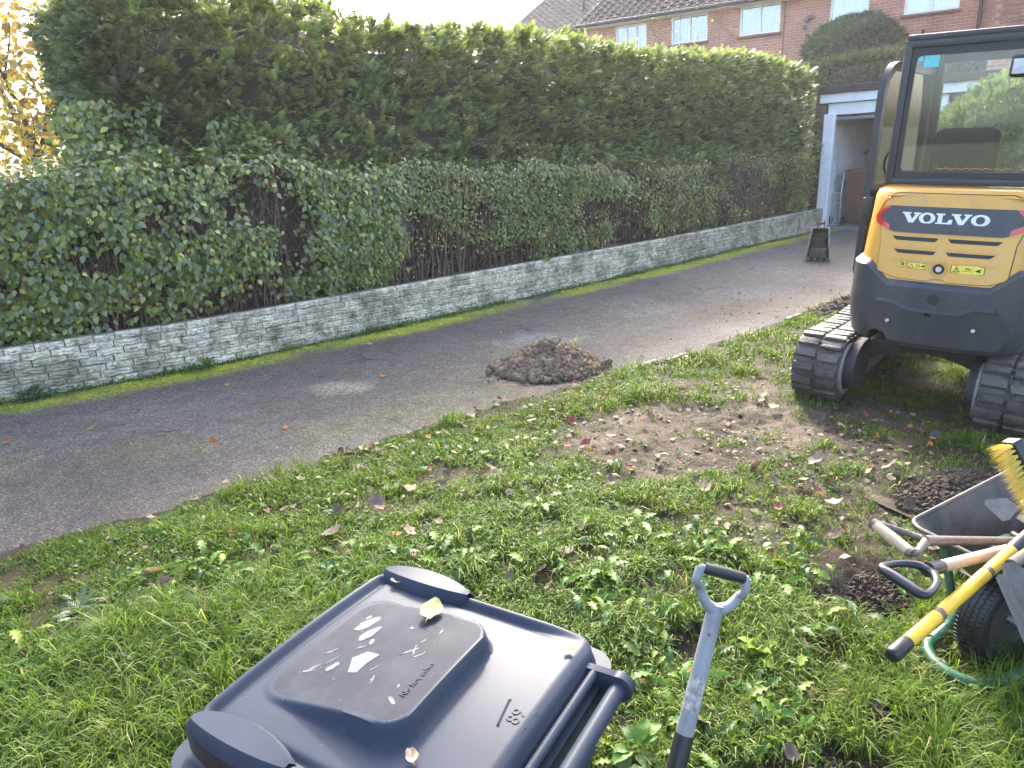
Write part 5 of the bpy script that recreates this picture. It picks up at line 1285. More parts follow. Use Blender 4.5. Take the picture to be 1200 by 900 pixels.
# raised mark: small frame with moulded figures, and a line of moulded lettering on the raised panel
def moulded(text, cu, cv, size, du, dv, name='moulded_text'):
    cu_ = bpy.data.curves.new('t', 'FONT'); cu_.body = text; cu_.size = size; cu_.extrude = .0011; cu_.resolution_u = 2
    o = bpy.data.objects.new('t', cu_); COL.objects.link(o); bpy.context.view_layer.update()
    me = bpy.data.meshes.new_from_object(o.evaluated_get(bpy.context.evaluated_depsgraph_get())); bpy.data.objects.remove(o)
    L_ = math.hypot(du, dv); ax = (du / L_, dv / L_); ay = (-ax[1], ax[0])
    for v in me.vertices:
        u = cu + ax[0] * v.co.x + ay[0] * v.co.y; w = cv + ax[1] * v.co.x + ay[1] * v.co.y; x, y = bl(u, w); v.co = (x, y, lidz(u, w) + v.co.z + .0003)
    return link(name, me, M_bin, lid)
g = G()
fr_ = [(.203, .480), (.203, .552), (.263, .560), (.263, .492)]
for i in range(4):
    (u0, v0), (u1, v1) = fr_[i], fr_[(i + 1) % 4]; g.tube([(*bl(u0, v0), lidz(u0, v0) + .0005), (*bl(u1, v1), lidz(u1, v1) + .0005)], .0022, 5)
g.build('moulded_frame', M_bin, lid)
moulded('89', .250, .520, .036, -1, .06); moulded('2', .215, .545, .020, -1, .06); moulded('L1', .258, .545, .016, -1, .06)
moulded('No hot ashes', .318, .343, .017, -1, -.03)
# body, rim, hinge brackets, handle, wheels
g = G(); rows = []
for z, f in ((.0, .74), (.04, .78), (LZ - .09, .97), (LZ - .065, .97)):
    rows.append([(sx * .265 * f, sy * .28 * f, z) for sx, sy in ((-1, -.9), (-.9, -1), (.9, -1), (1, -.9), (1, .9), (.9, 1), (-.9, 1), (-1, .9))])
g.grid(rows, closed_u=True); g.f.append(tuple(range(8))); g.build('body', M_bin, bin_, 35)
oo = rrect(-.292, .318, -.295, .300, .055, 6); ii = rrect(-.25, .25, -.26, .26, .04, 6)
rimg = ring_prism(G(), oo, ii, lambda a, b_, t: (a, b_, t), LZ - .062, LZ - .042)
ring_prism(rimg, oo, rrect(-.286, .312, -.289, .294, .05, 6), lambda a, b_, t: (a, b_, t), LZ - .10, LZ - .0621); rimg.build('rim', M_bin, bin_, 40)
g = G(); ylo = .275; hy = .335
g.tube([(-.205, hy, LZ - .035), (.205, hy, LZ - .035)], .0155, 16); 
for sx in (-1, 1):
    g.cyl((sx * .197, hy, LZ - .035), (sx * .216, hy, LZ - .035), .027, 20)
    g.prism([(.20, LZ - .085), (.24, LZ - .012), (hy - .005, LZ - .010), (hy + .022, LZ - .03), (hy + .01, LZ - .058), (.28, LZ - .13), (.22, LZ - .16)], lambda a, b_, t: (t, a, b_), sx * .206 - .008, sx * .206 + .008)
g.build('handle', M_bin, bin_, 45)
g = G(); g.tube([(-.2, .285, LZ - .02), (.2, .285, LZ - .02)], .009, 10); g.build('hinge_pin', M_bin, bin_, 40)
g = G(); g.box((0, .29, LZ - .12), (.36, .012, .13)); g.build('back_plate', M_bin, bin_)
for sx in (-1, 1):
    o = G().lathe([(-.024, .03), (-.024, .092), (-.015, .10), (.015, .10), (.024, .092), (.024, .03)], (0, 0, 0), 'x', 28).build('wheel', M_blackplastic, bin_, 35, loc=(sx * .235, .25, .10))
    G().lathe([(-.03, 0.004), (-.03, .045), (.03, .045), (.03, .004)], (0, 0, 0), 'x', 16).build('hub', M_bin, o, 35)

def bin_world(u, v, h=0):
    x, y = bl(u, v); p = Matrix.Rotation(bang, 3, 'Z') @ Vector((x, y, lidz(u, v) + h)); return (p.x + bc[0], p.y + bc[1], p.z + bz)

# ================================================================ FALLEN LEAVES (shared meshes)
M_dleaf = leaf_mat('dead_leaf', .65, .18, (1.1, .95, .7), .35, .22)
def dead_leaf(k, col, lobes):
    rs = np.random.default_rng(200 + k); n = 15; curl = rs.uniform(.25, .9); fold = rs.uniform(.1, .45)
    V = [(0, 0, 0)]; 
    for i in range(n):
        a = 2 * math.pi * i / n; r = .5 * (1 + lobes * math.cos(5 * a) * .5 + rs.uniform(-.08, .08)); x, y = r * math.cos(a), .72 * r * math.sin(a)
        V.append((x, y, curl * x * x * .9 + fold * abs(y) + rs.uniform(-.04, .06)))
    V = np.array(V); F = np.array([(0, 1 + i, 1 + (i + 1) % n) for i in range(n)])
    st_ = np.array([(-.45, .012, .18), (-.45, -.012, .18), (-.85, 0, .22)]); F = np.concatenate([F, [[n + 1, n + 2, n + 3]]]); V = np.concatenate([V, st_])
    C = np.tile(np.array(col), (len(V), 1)) * (.7 + .5 * np.abs(np.sin(np.arange(len(V)) * 2.3)))[:, None]
    return np_mesh('leaf', V, F, C, False)
LEAFC = {'brown': [(.115, .082, .062), (.14, .105, .085), (.085, .062, .05)], 'tan': [(.33, .24, .16), (.38, .29, .20)], 'orange': [(.42, .15, .03), (.36, .12, .03)], 'red': [(.20, .055, .028), (.16, .045, .03)], 'yellow': [(.58, .40, .04), (.5, .38, .08)], 'green': [(.22, .30, .06), (.30, .34, .12)]}
LM = {k: [dead_leaf(i * 7 + hash_i, c, .0 if i % 2 else .35) for i, c in enumerate(cs * 2)] for hash_i, (k, cs) in enumerate(LEAFC.items())}
def put_leaf(kind, x, y, size, label, group=None, z=None, tilt=.35, up_=.006, i=None):
    i = RNG.integers(len(LM[kind])) if i is None else i
    o = link('fallen_leaf', LM[kind][int(i) % len(LM[kind])], M_dleaf)
    o.location = (x, y, (gz1(x, y) + .022 if z is None else z) + up_); o.rotation_euler = (RNG.normal(0, tilt), RNG.normal(0, tilt), RNG.uniform(0, 6.28)); o.scale = (size,) * 3
    return tag(o, label, 'leaf', group)
put_leaf('green', *bin_world(.096, .236)[:2], .062, 'pale green oval leaf lying on the raised panel edge of the bin lid', z=bin_world(.096, .236)[2], tilt=.12)
put_leaf('green', *bin_world(.039, .515)[:2], .022, 'tiny pale leaf fragment on the bin lid near the hinge corner', z=bin_world(.039, .515)[2], tilt=.1)
put_leaf('tan', *bin_world(.385, .408)[:2], .028, 'small brown leaf scrap on the lower part of the bin lid', z=bin_world(.385, .408)[2], tilt=.1)
put_leaf('tan', *bin_world(.005, .072)[:2], .032, 'small tan leaf caught in the far grip of the bin lid', z=bin_world(.01, .072)[2] + .006, tilt=.3)

# ================================================================ WHEELBARROW  (x back from the wheel, y to its far side)
M_green = mat('green_tube', (.012, .115, .062), (.010, .09, .05), 6, .36, .05, 120, dirt=(.19, .17, .14), dscale=14, damt=.38)
M_galv = mat('galvanised', (.048, .048, .045), (.030, .030, .028), 7, .5, .1, 60, metal=.2, dirt=(.13, .11, .09), dscale=5, damt=.6)
M_tyre = mat('tyre', (.007, .007, .008), (.012, .012, .0135), 20, .45, .15, 150)
wbx, wby = 1.66, 2.09; wbz = gz1(wbx, wby) - .012
wb = empty('wheelbarrow', 'wheelbarrow with galvanised tray, green tube frame and black tyre full of tools', 'wheelbarrow', (wbx, wby, wbz), (0, 0, math.atan2(.39, .92)))
g = G()
def tray_loop(x_f, x_r, wf, wr, zf, zr, r=.07):
    pts = []
    for (x, y, zz) in ((x_f, wf, zf), (x_r, wr, zr), (x_r, -wr, zr), (x_f, -wf, zf)):
        sx = 1 if x == x_f else -1; sy = -1 if y > 0 else 1
        arc = []
        for k in range(6):
            a = rad(90 * k / 5); arc.append((x + sx * r * (1 - math.sin(a)), y + sy * r * (1 - math.cos(a)), zz))
        if (x == x_f) == (y > 0): arc.reverse()
        pts += arc
    return pts
lo_ = tray_loop(.06, .60, .18, .20, .215, .26); hi_ = tray_loop(-.17, .74, .275, .32, .445, .52)
hi2 = tray_loop(-.162, .732, .267, .312, .447, .522); lo2 = tray_loop(.065, .595, .175, .195, .219, .264)
mid1 = [tuple(a * .5 + b_ * .5 for a, b_ in zip(p, q)) for p, q in zip(lo_, hi_)]
g.grid([lo_, mid1, hi_, hi2, [tuple(a * .5 + b_ * .5 for a, b_ in zip(p, q)) for p, q in zip(lo2, hi2)], lo2], closed_u=True)
k_ = len(lo_); g.f.append(tuple(range(k_))); g.f.append(tuple(range(len(g.v) - k_, len(g.v))))
g.tube([(a, b_, c + .002) for a, b_, c in hi_], .009, 8, closed=True)
g.build('tray', M_galv, wb, 45, recalc=True)
g = G()
g.tube([(1.15, .27, .62), (.8, .25, .46), (.4, .17, .30), (.20, .15, .335), (.06, .12, .25), (-.06, .113, .105), (-.13, .115, .062), (-.205, .10, .052), (-.255, .045, .050), (-.268, -.02, .050), (-.25, -.085, .052), (-.20, -.125, .056), (-.05, -.14, .068), (.12, -.148, .115), (.4, -.17, .235), (.8, -.25, .46), (1.15, -.27, .62)], .0195, 12, smooth=5)
g.build('frame', M_green, wb, 50)
for sy in (-1, 1):
    g = G(); g.tube([(-.05, sy * .14, .175), (-.085, sy * .15, .30), (-.10, sy * .17, .40)], .015, 10, smooth=3); g.build('stay', M_green, wb, 50)
    g = G(); g.tube([(.0, sy * .075, .178), (.05, sy * .10, .21), (.12, sy * .13, .23)], .012, 8, smooth=3); g.build('axle_bracket', M_green, wb, 50)
    g = G(); g.tube([(.50, sy * .18, .25), (.62, sy * .21, .0), (.70, sy * .21, .0), (.78, sy * .24, .44)], .0155, 10, smooth=4); g.build('leg', M_green, wb, 50)
    G().cyl((-.02, sy * .125, .15), (-.02, sy * .142, .15), .013, 10).build('bolt', M_bolt, wb, 40)
    g = G(); g.tube([(1.02, sy * .262, .555), (1.16, sy * .271, .625)], .02, 12); g.build('hand_grip', M_blk, wb, 40)
wh = G().lathe([(-.030, .10), (-.046, .125), (-.050, .148), (-.043, .166), (-.028, .176), (-.012, .1795), (0, .180), (.012, .1795), (.028, .176), (.043, .166), (.050, .148), (.046, .125), (.030, .10)], (0, 0, .182), 'y', 56).build('tyre', M_tyre, wb, 60)
g = G()
for k in range(66):
    a = 2 * math.pi * k / 66
    for row, (yy, rr) in enumerate(((-.036, .173), (-.018, .1795), (0, .1815), (.018, .1795), (.036, .173))):
        a2 = a + (.5 if row % 2 else 0) * 2 * math.pi / 66
        g.box((rr * math.cos(a2), yy, .182 + rr * math.sin(a2)), (.006, .0135, .012), Matrix.Rotation(-a2, 3, 'Y'))
tag(g.build('tread', M_tyre, wh), kind='stuff')
G().lathe([(-.034, .02), (-.034, .095), (-.028, .108), (.028, .108), (.034, .095), (.034, .02)], (0, 0, .182), 'y', 32).build('rim', M_under, wb, 40)
G().cyl((0, -.10, .182), (0, .10, .182), .011, 10).build('axle', M_bolt, wb, 40)

# ---- tools lying in the barrow: pts in metres, shafts run down into the tray
M_ash = mat('worn_ash', (.46, .33, .21), (.33, .23, .14), 14, .6, .15, 90, dirt=(.42, .38, .34), dscale=30, damt=.3)
M_navy = mat('navy_plastic', (.008, .010, .019), (.006, .008, .015), 12, .32)
M_rust = mat('brown_steel', (.085, .058, .052), (.12, .085, .07), 16, .5, .15, 80, dirt=(.2, .16, .13), dscale=18, damt=.35)
M_yelpole = mat('yellow_sleeve', (.78, .46, .02), (.70, .40, .015), 9, .42, dirt=(.25, .18, .08), dscale=28, damt=.28)
M_steel = mat('old_steel', (.095, .087, .08), (.055, .05, .045), 14, .5, .2, 70, metal=.3, dirt=(.17, .13, .10), dscale=11, damt=.5)
def V3(*a): return Vector(a)
def tool(name, label, cat, org): return empty(name, label, cat, tuple(org))
def loc_pts(org, pts): return [tuple(Vector(p) - Vector(org)) for p in pts]
# D-handled shovel
gA, gB, sC, sB = V3(1.050, 1.780, .472), V3(1.097, 1.673, .462), V3(1.183, 1.786, .462), V3(1.60, 2.04, .354)
ax_ = (sB - sC).normalized(); end = sB + ax_ * .22
t = tool('d_handle_shovel', 'shovel with dark blue D handle and pale wooden shaft resting in the barrow', 'shovel', sC)
g = G(); ctr = (gA + gB) / 2; hw = (gA - gB) / 2 * 1.12
g.tube(loc_pts(sC, [sC + ax_ * .075, sC + ax_ * .02, sC - ax_ * .004]), [.019, .021, .022], 14)
dv_ = sC - ctr; loop_ = [ctr + hw, ctr + hw * .4, ctr - hw * .4, ctr - hw] + [ctr - hw * math.cos(a) * 1.06 + dv_ * math.sin(a) for a in np.linspace(.28, math.pi - .28, 11)]
g.tube(loc_pts(sC, loop_), [.0135, .0165, .0165, .0135] + [.011, .0105, .011, .012, .0135, .0155, .0135, .012, .011, .0105, .011], 12, smooth=3, closed=True)
g.build('grip', M_navy, t, 60)
G().tube(loc_pts(sC, [sC + ax_ * .06, sB, end]), .0185, 14).build('shaft', M_ash, t, 60)
side = ax_.cross(V3(0, 0, 1)).normalized(); upv = side.cross(ax_).normalized()
rows = []
for a, w in ((0, .03), (.05, .085), (.12, .105), (.2, .10), (.28, .085), (.32, .03)):
    rows.append([tuple(end - sC + ax_ * (a - .02) + side * w * q + upv * (.035 * q * q + .02 - .03 * a)) for q in np.linspace(-1, 1, 9)])
G().grid(rows).build('blade', M_rust, t, 50)
# T-handled fork with wooden grip and steel yoke
gA, gB, yk, sB = V3(1.122, 1.981, .503), V3(1.170, 1.868, .474), V3(1.264, 1.94, .464), V3(1.602, 2.115, .345)
ax_ = (sB - yk).normalized(); end = sB + ax_ * .25; hw = (gA - gB)
t = tool('garden_fork', 'old garden fork with wooden cross grip and brown steel yoke and shaft', 'fork', yk)
G().tube(loc_pts(yk, [gA, gA + (gB - gA) * .5, gB]), [.0165, .0185, .0165], 14).build('grip', M_ash, t, 60)
g = G()
e1, e2 = gA + hw * .04, gB - hw * .04
g.tube(loc_pts(yk, [e1, e1 + ax_ * .03, yk + (e1 - yk) * .35 + ax_ * .02, yk]), [.009, .010, .010, .014], 10, smooth=5)
g.tube(loc_pts(yk, [e2, e2 + ax_ * .035, yk + (e2 - yk) * .35 + ax_ * .015, yk]), [.012, .012, .013, .015], 10, smooth=5)
for p in (e1, e2): g.tube(loc_pts(yk, [p - hw * .05, p + hw * .05]), .0175, 12)
g.tube(loc_pts(yk, [yk - ax_ * .01, yk + ax_ * .08, sB, end]), [.017, .0155, .0145, .014], 12); g.build('shaft', M_rust, t, 60)
for q in (-1.5, -.5, .5, 1.5):
    sd = ax_.cross(V3(0, 0, 1)).normalized(); G().tube(loc_pts(yk, [end, end + sd * .045 * q + ax_ * .04, end + sd * .045 * q + ax_ * .26 - V3(0, 0, .03)]), [.009, .008, .004], 8, smooth=4).build('tine', M_rust, t, 50)
# yellow sleeved pole
pA, pB = V3(.994, 1.596, .325), V3(1.543, 1.928, .437)
ax_ = (pB - pA).normalized(); Lp = (pB - pA).length
t = tool('yellow_pole', 'long yellow sleeved tool handle with black end cap sticking out of the barrow', 'tool handle', pA)
P_at = lambda d: tuple(ax_ * d)
G().tube([P_at(-.004), P_at(.0), P_at(.006), P_at(.07), P_at(.074)], [.017, .0205, .0215, .0205, .018], 16).build('end_cap', M_blk, t, 50)
G().tube([P_at(.0745), P_at(.215), ], .0185, 16).build('sleeve', M_yelpole, t, 50)
G().tube([P_at(.216), P_at(.234)], .0175, 16).build('shaft', M_steel, t, 50)
G().tube([P_at(.235), P_at(.47)], .0185, 16).build('sleeve', M_yelpole, t, 50)
G().tube([P_at(.471), P_at(.488)], .0178, 16).build('joint', M_rust, t, 50)
G().tube([P_at(.489), P_at(Lp - .03)], .0185, 16).build('sleeve', M_yelpole, t, 50)
G().tube([P_at(Lp - .03), P_at(Lp - .015), P_at(Lp + .55)], [.019, .0225, .0215], 16).build('hand_sleeve', M_blk, t, 50)
# yard broom
hT, hB = V3(1.585, 2.09, .725), V3(1.775, 1.97, .345); hd_ = (hB - hT).normalized(); bd = V3(-.80, -.15, -.30); bd = (bd - hd_ * bd.dot(hd_)).normalized(); bw = hd_.cross(bd).normalized()
t = tool('yard_broom', 'yard broom with bright yellow bristles and navy head standing in the barrow', 'broom', hT)
Rm = Matrix((hd_, bw, bd)).transposed()
G().rbox(tuple((hB - hT) / 2), ((hB - hT).length, .062, .040), .010, 3, Rm).build('head', M_navy, t, 40)
rs_ = np.random.default_rng(9); V_, F_ = [], []
for i in range(24):
    for j in range(5):
        c0 = hT + hd_ * ((i + .5) / 24 * (hB - hT).length) + bw * ((j - 2) * .0115) + bd * .018 - hT
        for q in range(12):
            o_ = np.array(rs_.normal(0, .0026, 3)); base_ = np.array(c0) + o_; spread = hd_ * float(rs_.normal(0, .007)) + bw * float((j - 2) * .003 + rs_.normal(0, .005))
            if i == 0: spread += hd_ * -.008
            tip = base_ + np.array(bd * float(rs_.uniform(.046, .060)) + spread); w_ = np.array(hd_) * .0011; b0 = len(V_)
            V_ += [base_ - w_, base_ + w_, tip]; F_.append((b0, b0 + 1, b0 + 2)); w_ = np.array(bw) * .0011; V_ += [base_ - w_, base_ + w_, tip]; F_.append((b0 + 3, b0 + 4, b0 + 5))
M_brist = mat('yellow_bristle', (.80, .64, .14), (.74, .56, .10), 90, .6)
tag(link('bristles', np_mesh('bristles', np.array(V_), np.array(F_)), M_brist, t), kind='stuff')
mid = (hB - hT) / 2; G().tube([tuple(mid - bd * .015), tuple(mid - bd * .06), tuple(mid - bd * .95 + V3(0, 0, .12))], [.02, .016, .0145], 12).build('handle', M_ash, t, 50)
# folded steel blade hanging over the front lip
o3 = V3(1.345, 1.735, .46)
t = tool('mattock_head', 'grey steel folded blade hanging over the front lip above the tyre', 'tool head', o3)
c1, c2, c3 = V3(.045, -.105, -.165), V3(.012, .05, .012), V3(.115, .015, .02)
g = G(); rows = []
for q in np.linspace(0, 1, 7):
    off = c1 * q; w_ = 1 - .12 * q
    rows.append([tuple(off + V3(0, 0, 0)), tuple(off + V3(.016, .012, .004)), tuple(off + V3(.028, .01, .004)), tuple(off + V3(.05, .05 * w_, .012 - .01 * q)), tuple(off + V3(.085, .055 * w_, .012 - .02 * q)), tuple(off + V3(.125, .03 * w_, -.01))])
g.grid(rows)
rows2 = [[(a + .003, b_ - .003, c - .006) for a, b_, c in r] for r in rows]; g.grid(rows2)
n6 = len(rows[0]); nr7 = len(rows)
for i in range(n6 - 1): g.f.append((i, i + 1, nr7 * n6 + i + 1, nr7 * n6 + i)); b0 = (nr7 - 1) * n6; g.f.append((b0 + i, b0 + i + 1, nr7 * n6 + b0 + i + 1, nr7 * n6 + b0 + i))
for i in range(nr7 - 1): g.f.append((i * n6, (i + 1) * n6, nr7 * n6 + (i + 1) * n6, nr7 * n6 + i * n6)); g.f.append((i * n6 + 5, (i + 1) * n6 + 5, nr7 * n6 + (i + 1) * n6 + 5, nr7 * n6 + i * n6 + 5))
g.build('blade', M_steel, t, 40)
G().tube([tuple(V3(.085, .06, .0)), tuple(V3(.30, .22, -.03)), tuple(V3(.55, .33, -.04))], .017, 12).build('socket', M_steel, t, 50)
# pale trowel blade and soil in the tray
o4 = V3(1.62, 2.12, .455)
t = tool('brick_trowel', 'pale steel pointed blade lying among the tools in the tray', 'trowel', o4)
g = G(); g.prism([(-.075, .03), (-.06, .055), (.06, .06), (.10, .01), (.02, -.045), (-.02, -.05)], lambda a, b_, q: (a * .62, b_ * .6, b_ * .45 + q), -.0015, .0015); g.build('blade', mat('bright_steel', (.15, .155, .16), (.10, .105, .11), 22, .4, metal=.3), t)
g = G(); g.tube([(.08, .02, .012), (.13, .05, .03), (.26, .10, .03)], [.006, .008, .015], 8); g.build('handle', M_ash, t, 50)
g = G(); rows = []
for i, x in enumerate(np.linspace(.02, .62, 16)):
    rows.append([(x, y * (.19 + .05 * x), .25 + .06 * math.sin(x * 7 + y * 3) * .4 + .03 * RNG.random() + .03 * (1 - y * y)) for y in np.linspace(-1, 1, 12)])
wsoil = g.build('tray_soil', M_soil, wb, 60)

# ================================================================ SPADE stuck in the lawn
nk, bt = V3(.4925, 1.546, .533), V3(.261, 1.299, -.20)
gl1, gl2 = V3(.4525, 1.540, .660), V3(.566, 1.552, .615)
t = tool('standing_spade', 'spade with grey D handle and black lower shaft stuck upright in the grass', 'spade', nk)
zx = (nk - bt).normalized(); gm = (gl1 + gl2) / 2; hw = (gl1 - gl2) / 2
M_greyp = mat('grey_shaft', (.26, .27, .29), (.22, .23, .25), 7, .42, .06, 120, dirt=(.10, .085, .07), dscale=16, damt=.3)
g = G()
g.tube(loc_pts(nk, [nk - zx * .005, nk + hw * .55 + zx * .014, nk + hw * .95 + zx * .048, gl1 - zx * .035 + hw * .12, gl1 + hw * .06]), [.019, .014, .0115, .0105, .0125], 12, smooth=5)
g.tube(loc_pts(nk, [nk - zx * .005, nk - hw * .55 + zx * .014, nk - hw * .95 + zx * .048, gl2 - zx * .035 - hw * .12, gl2 - hw * .06]), [.019, .014, .0115, .0105, .0125], 12, smooth=5)
g.tube(loc_pts(nk, [gl1 + hw * .1, gl2 - hw * .1]), [.0095, .0095], 10)
g.build('handle', M_greyp, t, 60)
G().tube(loc_pts(nk, [gl1 - hw * .08, gm, gl2 + hw * .08]), [.0145, .0155, .0145], 14).build('grip', M_blackplastic, t, 60)
G().tube(loc_pts(nk, [nk + zx * .012, nk - zx * .06, nk - zx * .325]), [.020, .0205, .0225], 16).build('shaft', M_greyp, t, 60)
G().tube(loc_pts(nk, [nk - zx * .323, nk - zx * .33, nk - zx * .70]), [.0225, .0245, .0235], 16).build('lower_shaft', M_blk, t, 60)
sdv = hw.normalized(); fwd_ = zx.cross(sdv).normalized()
pth = nk - zx * .093 - fwd_ * .0205
cam_dir = (V3(0, 0, 1.65) - (nk - zx * .09)); cam_dir = (cam_dir - zx * cam_dir.dot(zx)).normalized()
p0 = nk - zx * .062 + cam_dir * .0203; G().cyl(tuple(p0 - nk - cam_dir * .003), tuple(p0 - nk + cam_dir * .0015), .0045, 10).build('rivet', M_rust, t)
# torn paper label wrapped on the shaft
sx_ = zx.cross(cam_dir).normalized(); rows = []
for dz_ in (.175, .205, .235, .26):
    rows.append([tuple(-zx * (dz_ + .006 * math.sin(k * 1.9)) + (cam_dir * math.cos(a) + sx_ * math.sin(a)) * .0229) for k, a in enumerate(np.linspace(-1.15, 1.0, 12))])
lab_ = G().grid(rows).build('label', mat('torn_label', (.55, .54, .50), (.30, .29, .27), 70, .8, dirt=(.1, .09, .08), dscale=60, damt=.5), t, 60)
G().prism([(-.07, .0), (.07, 0), (.08, -.10), (.06, -.22), (0, -.25), (-.06, -.22), (-.08, -.10)], lambda a, b_, q: tuple(-zx * .70 + sdv * a + zx * b_ + fwd_ * q), -.002, .002).build('blade', M_steel, t)

# ================================================================ DIGGER BUCKET by the garage
bk = empty('digger_bucket', 'narrow rusty digger bucket with teeth standing on the drive by the garage', 'bucket', (4.66, 10.66, 0), (0, 0, rad(-26)))
M_bucket = mat('rusty_bucket', (.115, .085, .065), (.075, .055, .045), 10, .7, .3, 40, dirt=(.16, .12, .09), dscale=6, damt=.5)
prof = [(-.06, .02), (.08, .0), (.20, .05), (.28, .15), (.29, .28), (.25, .38), (.16, .44)]
def bw_(z): return .168 - .12 * z
g = G()
g.grid([[(sx * bw_(b_), a, b_) for a, b_ in prof] for sx in (-1, 1)]); g.grid([[(sx * (bw_(b_) - .004), a - .008, b_ + .012) for a, b_ in prof] for sx in (-1, 1)])
g.build('shell', M_bucket, bk, 40)
FRT = [(-.06, .02), (-.055, .16), (-.01, .32), (.06, .43), (.12, .47)]
for sx in (-1, 1):
    g = G(); pol = prof + list(reversed(FRT[1:]))
    g.prism(pol, lambda a, b_, q: (sx * bw_(b_) + q, a, b_), -.007, .007); g.build('side_plate', M_bucket, bk)
    g = G(); g.tube([(sx * bw_(b_), a - .004, b_) for a, b_ in FRT], .011, 6, smooth=3); g.build('side_cutter', M_worn, bk, 50)
g = G(); g.rbox((0, .13, .455), (.23, .10, .03), .008, 1); g.box((-.045, .10, .51), (.014, .12, .12)); g.box((.045, .10, .51), (.014, .12, .12)); g.cyl((-.06, .10, .53), (.06, .10, .53), .018, 10); g.build('hanger', M_bucket, bk, 40)
for k in range(4):
    G().prism([(-.05, .0), (.04, -.0), (.04, .03), (-.115, .010)], lambda a, b_, q: (q, a, b_ + .004), -.135 + k * .09 - .022, -.135 + k * .09 + .022).build('tooth', M_worn, bk)
g = G(); g.rbox((0, .12, .10), (.27, .24, .16), .05, 3); g.rbox((0, .20, .24), (.22, .10, .16), .04, 3); g.build('packed_soil', M_soil, bk, 60)
# mud packed into the tracks
# ================================================================ SOIL HEAPS
ico = bmesh.new(); bmesh.ops.create_icosphere(ico, subdivisions=1, radius=1); IV = np.array([v.co for v in ico.verts]); IF = np.array([[v.index for v in f.verts] for f in ico.faces]); ico.free()
M_clod = mat('heap_soil', (.25, .175, .108), (.11, .078, .05), 14, .95, .8, 70, rnd=.25)
M_darkclod = mat('dug_soil', (.085, .060, .042), (.040, .029, .021), 16, .95, .8, 80)
M_mudclod = mat('mud_crumb', (.105, .082, .06), (.065, .05, .037), 9, .95, .6, 70)
CLM = []
for k in range(6):
    rs_ = np.random.default_rng(300 + k); CLM.append(np_mesh('clod', IV * rs_.uniform(.55, 1.4, (len(IV), 1)) * np.array([1, rs_.uniform(.6, 1), rs_.uniform(.5, .85)]), IF))
CLM2 = [c.copy() for c in CLM]
def scatter_clods(name, parent, P, S, rg, m_=None):
    n = len(P)
    R = frames(rnd_dirs(n, rg), rnd_dirs(n, rg)); jit = rg.uniform(.5, 1.5, (n, len(IV), 1)) * rg.uniform(.6, 1.1, (n, 1, 3))
    VV_ = np.einsum('nij,nkj->nki', R, IV[None] * jit * S[:, None, None]) + P[:, None, :]
    FF = (IF[None] + (np.arange(n) * len(IV))[:, None, None]).reshape(-1, 3)
    o = link(name, np_mesh(name, VV_.reshape(-1, 3), FF), m_ or M_clod, parent); return tag(o, kind='stuff')
rgm = np.random.default_rng(401)
for tr_ in [o for o in bpy.data.objects if o.name.split('.')[0] == 'track']:
    xc = .53 * (1 if tr_.data.vertices[0].co.x > 0 else -1); Pm, Sm = [], []
    for k in range(600):
        u = rgm.random(); y, z, a = track_path(u); q = rgm.random() ** 2 * .006; dx = rgm.choice((rgm.uniform(-.14, .14), rgm.normal(0, .02)))
        Pm.append((xc + dx, y + math.sin(a) * q, z - math.cos(a) * q)); Sm.append(.004 + .013 * rgm.random() ** 2)
    scatter_clods('packed_mud', tr_, np.array(Pm), np.array(Sm), rgm, M_mudclod)
def heap(name, label, cx_, cy_, rx, ry, h, n, nsingle, seed, z0=0.0, ang=0.0, sz=(.008, .032)):
    M_clod = M_darkclod if seed >= 72 else globals()['M_clod']
    rg = np.random.default_rng(seed); root = empty(name, label, 'soil heap', (cx_, cy_, z0), (0, 0, ang))
    def hz(u, v): q = np.sqrt(u * u + v * v); return h * np.clip(1 - q, 0, 1) ** 1.05 * (1 + .35 * (fbm(u * 3 + seed, v * 3, seed, 3) - .5))
    u = np.linspace(-1.1, 1.1, 60); UU_, VV_ = np.meshgrid(u, u); Z = hz(UU_, VV_) + .03 * (fbm(UU_ * 9, VV_ * 9, seed + 5, 3) - .5) * (np.hypot(UU_, VV_) < 1) - .012
    idx = np.arange(3600).reshape(60, 60); F = np.stack([idx[:-1, :-1], idx[:-1, 1:], idx[1:, 1:], idx[1:, :-1]], -1).reshape(-1, 4)
    link('mound', np_mesh('mound', np.stack([UU_ * rx, VV_ * ry, Z], -1).reshape(-1, 3), F, None, False), M_clod, root)
    q = np.sqrt(rg.random(n)) * (1 + .16 * np.abs(rg.normal(0, .5, n)) ** 2); a = rg.uniform(0, 2 * math.pi, n); uu, vv = q * np.cos(a), q * np.sin(a)
    S = sz[0] + (sz[1] - sz[0]) * rg.random(n) ** 3.2; P = np.stack([uu * rx, vv * ry, hz(uu, vv) + S * .3], 1)
    o_ = np.argsort(-S)
    for i in o_[:nsingle]:
        o = link('clod', CLM2[i % 6] if seed >= 72 else CLM[i % 6], M_clod, root, P[i], tuple(rg.uniform(0, 6.28, 3))); o.scale = (S[i] * 1.15,) * 3
    scatter_clods('clods', root, P[o_[nsingle:]], S[o_[nsingle:]], rg, M_clod)
    return root
heap('soil_heap', 'pointed heap of crumbly brown soil dumped on the driveway', .30, 5.60, .42, .37, .235, 6500, 120, 71, sz=(.004, .040))
heap('soil_heap', 'low dark heap of soil lumps beside the excavator at the lawn edge', 3.62, 7.30, .62, .24, .14, 2600, 40, 72, 0, rad(35), (.003, .038))
heap('soil_heap', 'dark freshly dug soil hump in the grass behind the barrow', 2.12, 3.14, .34, .16, .05, 2600, 24, 73, gz1(2.12, 3.14) - .02, rad(25), (.0015, .014))
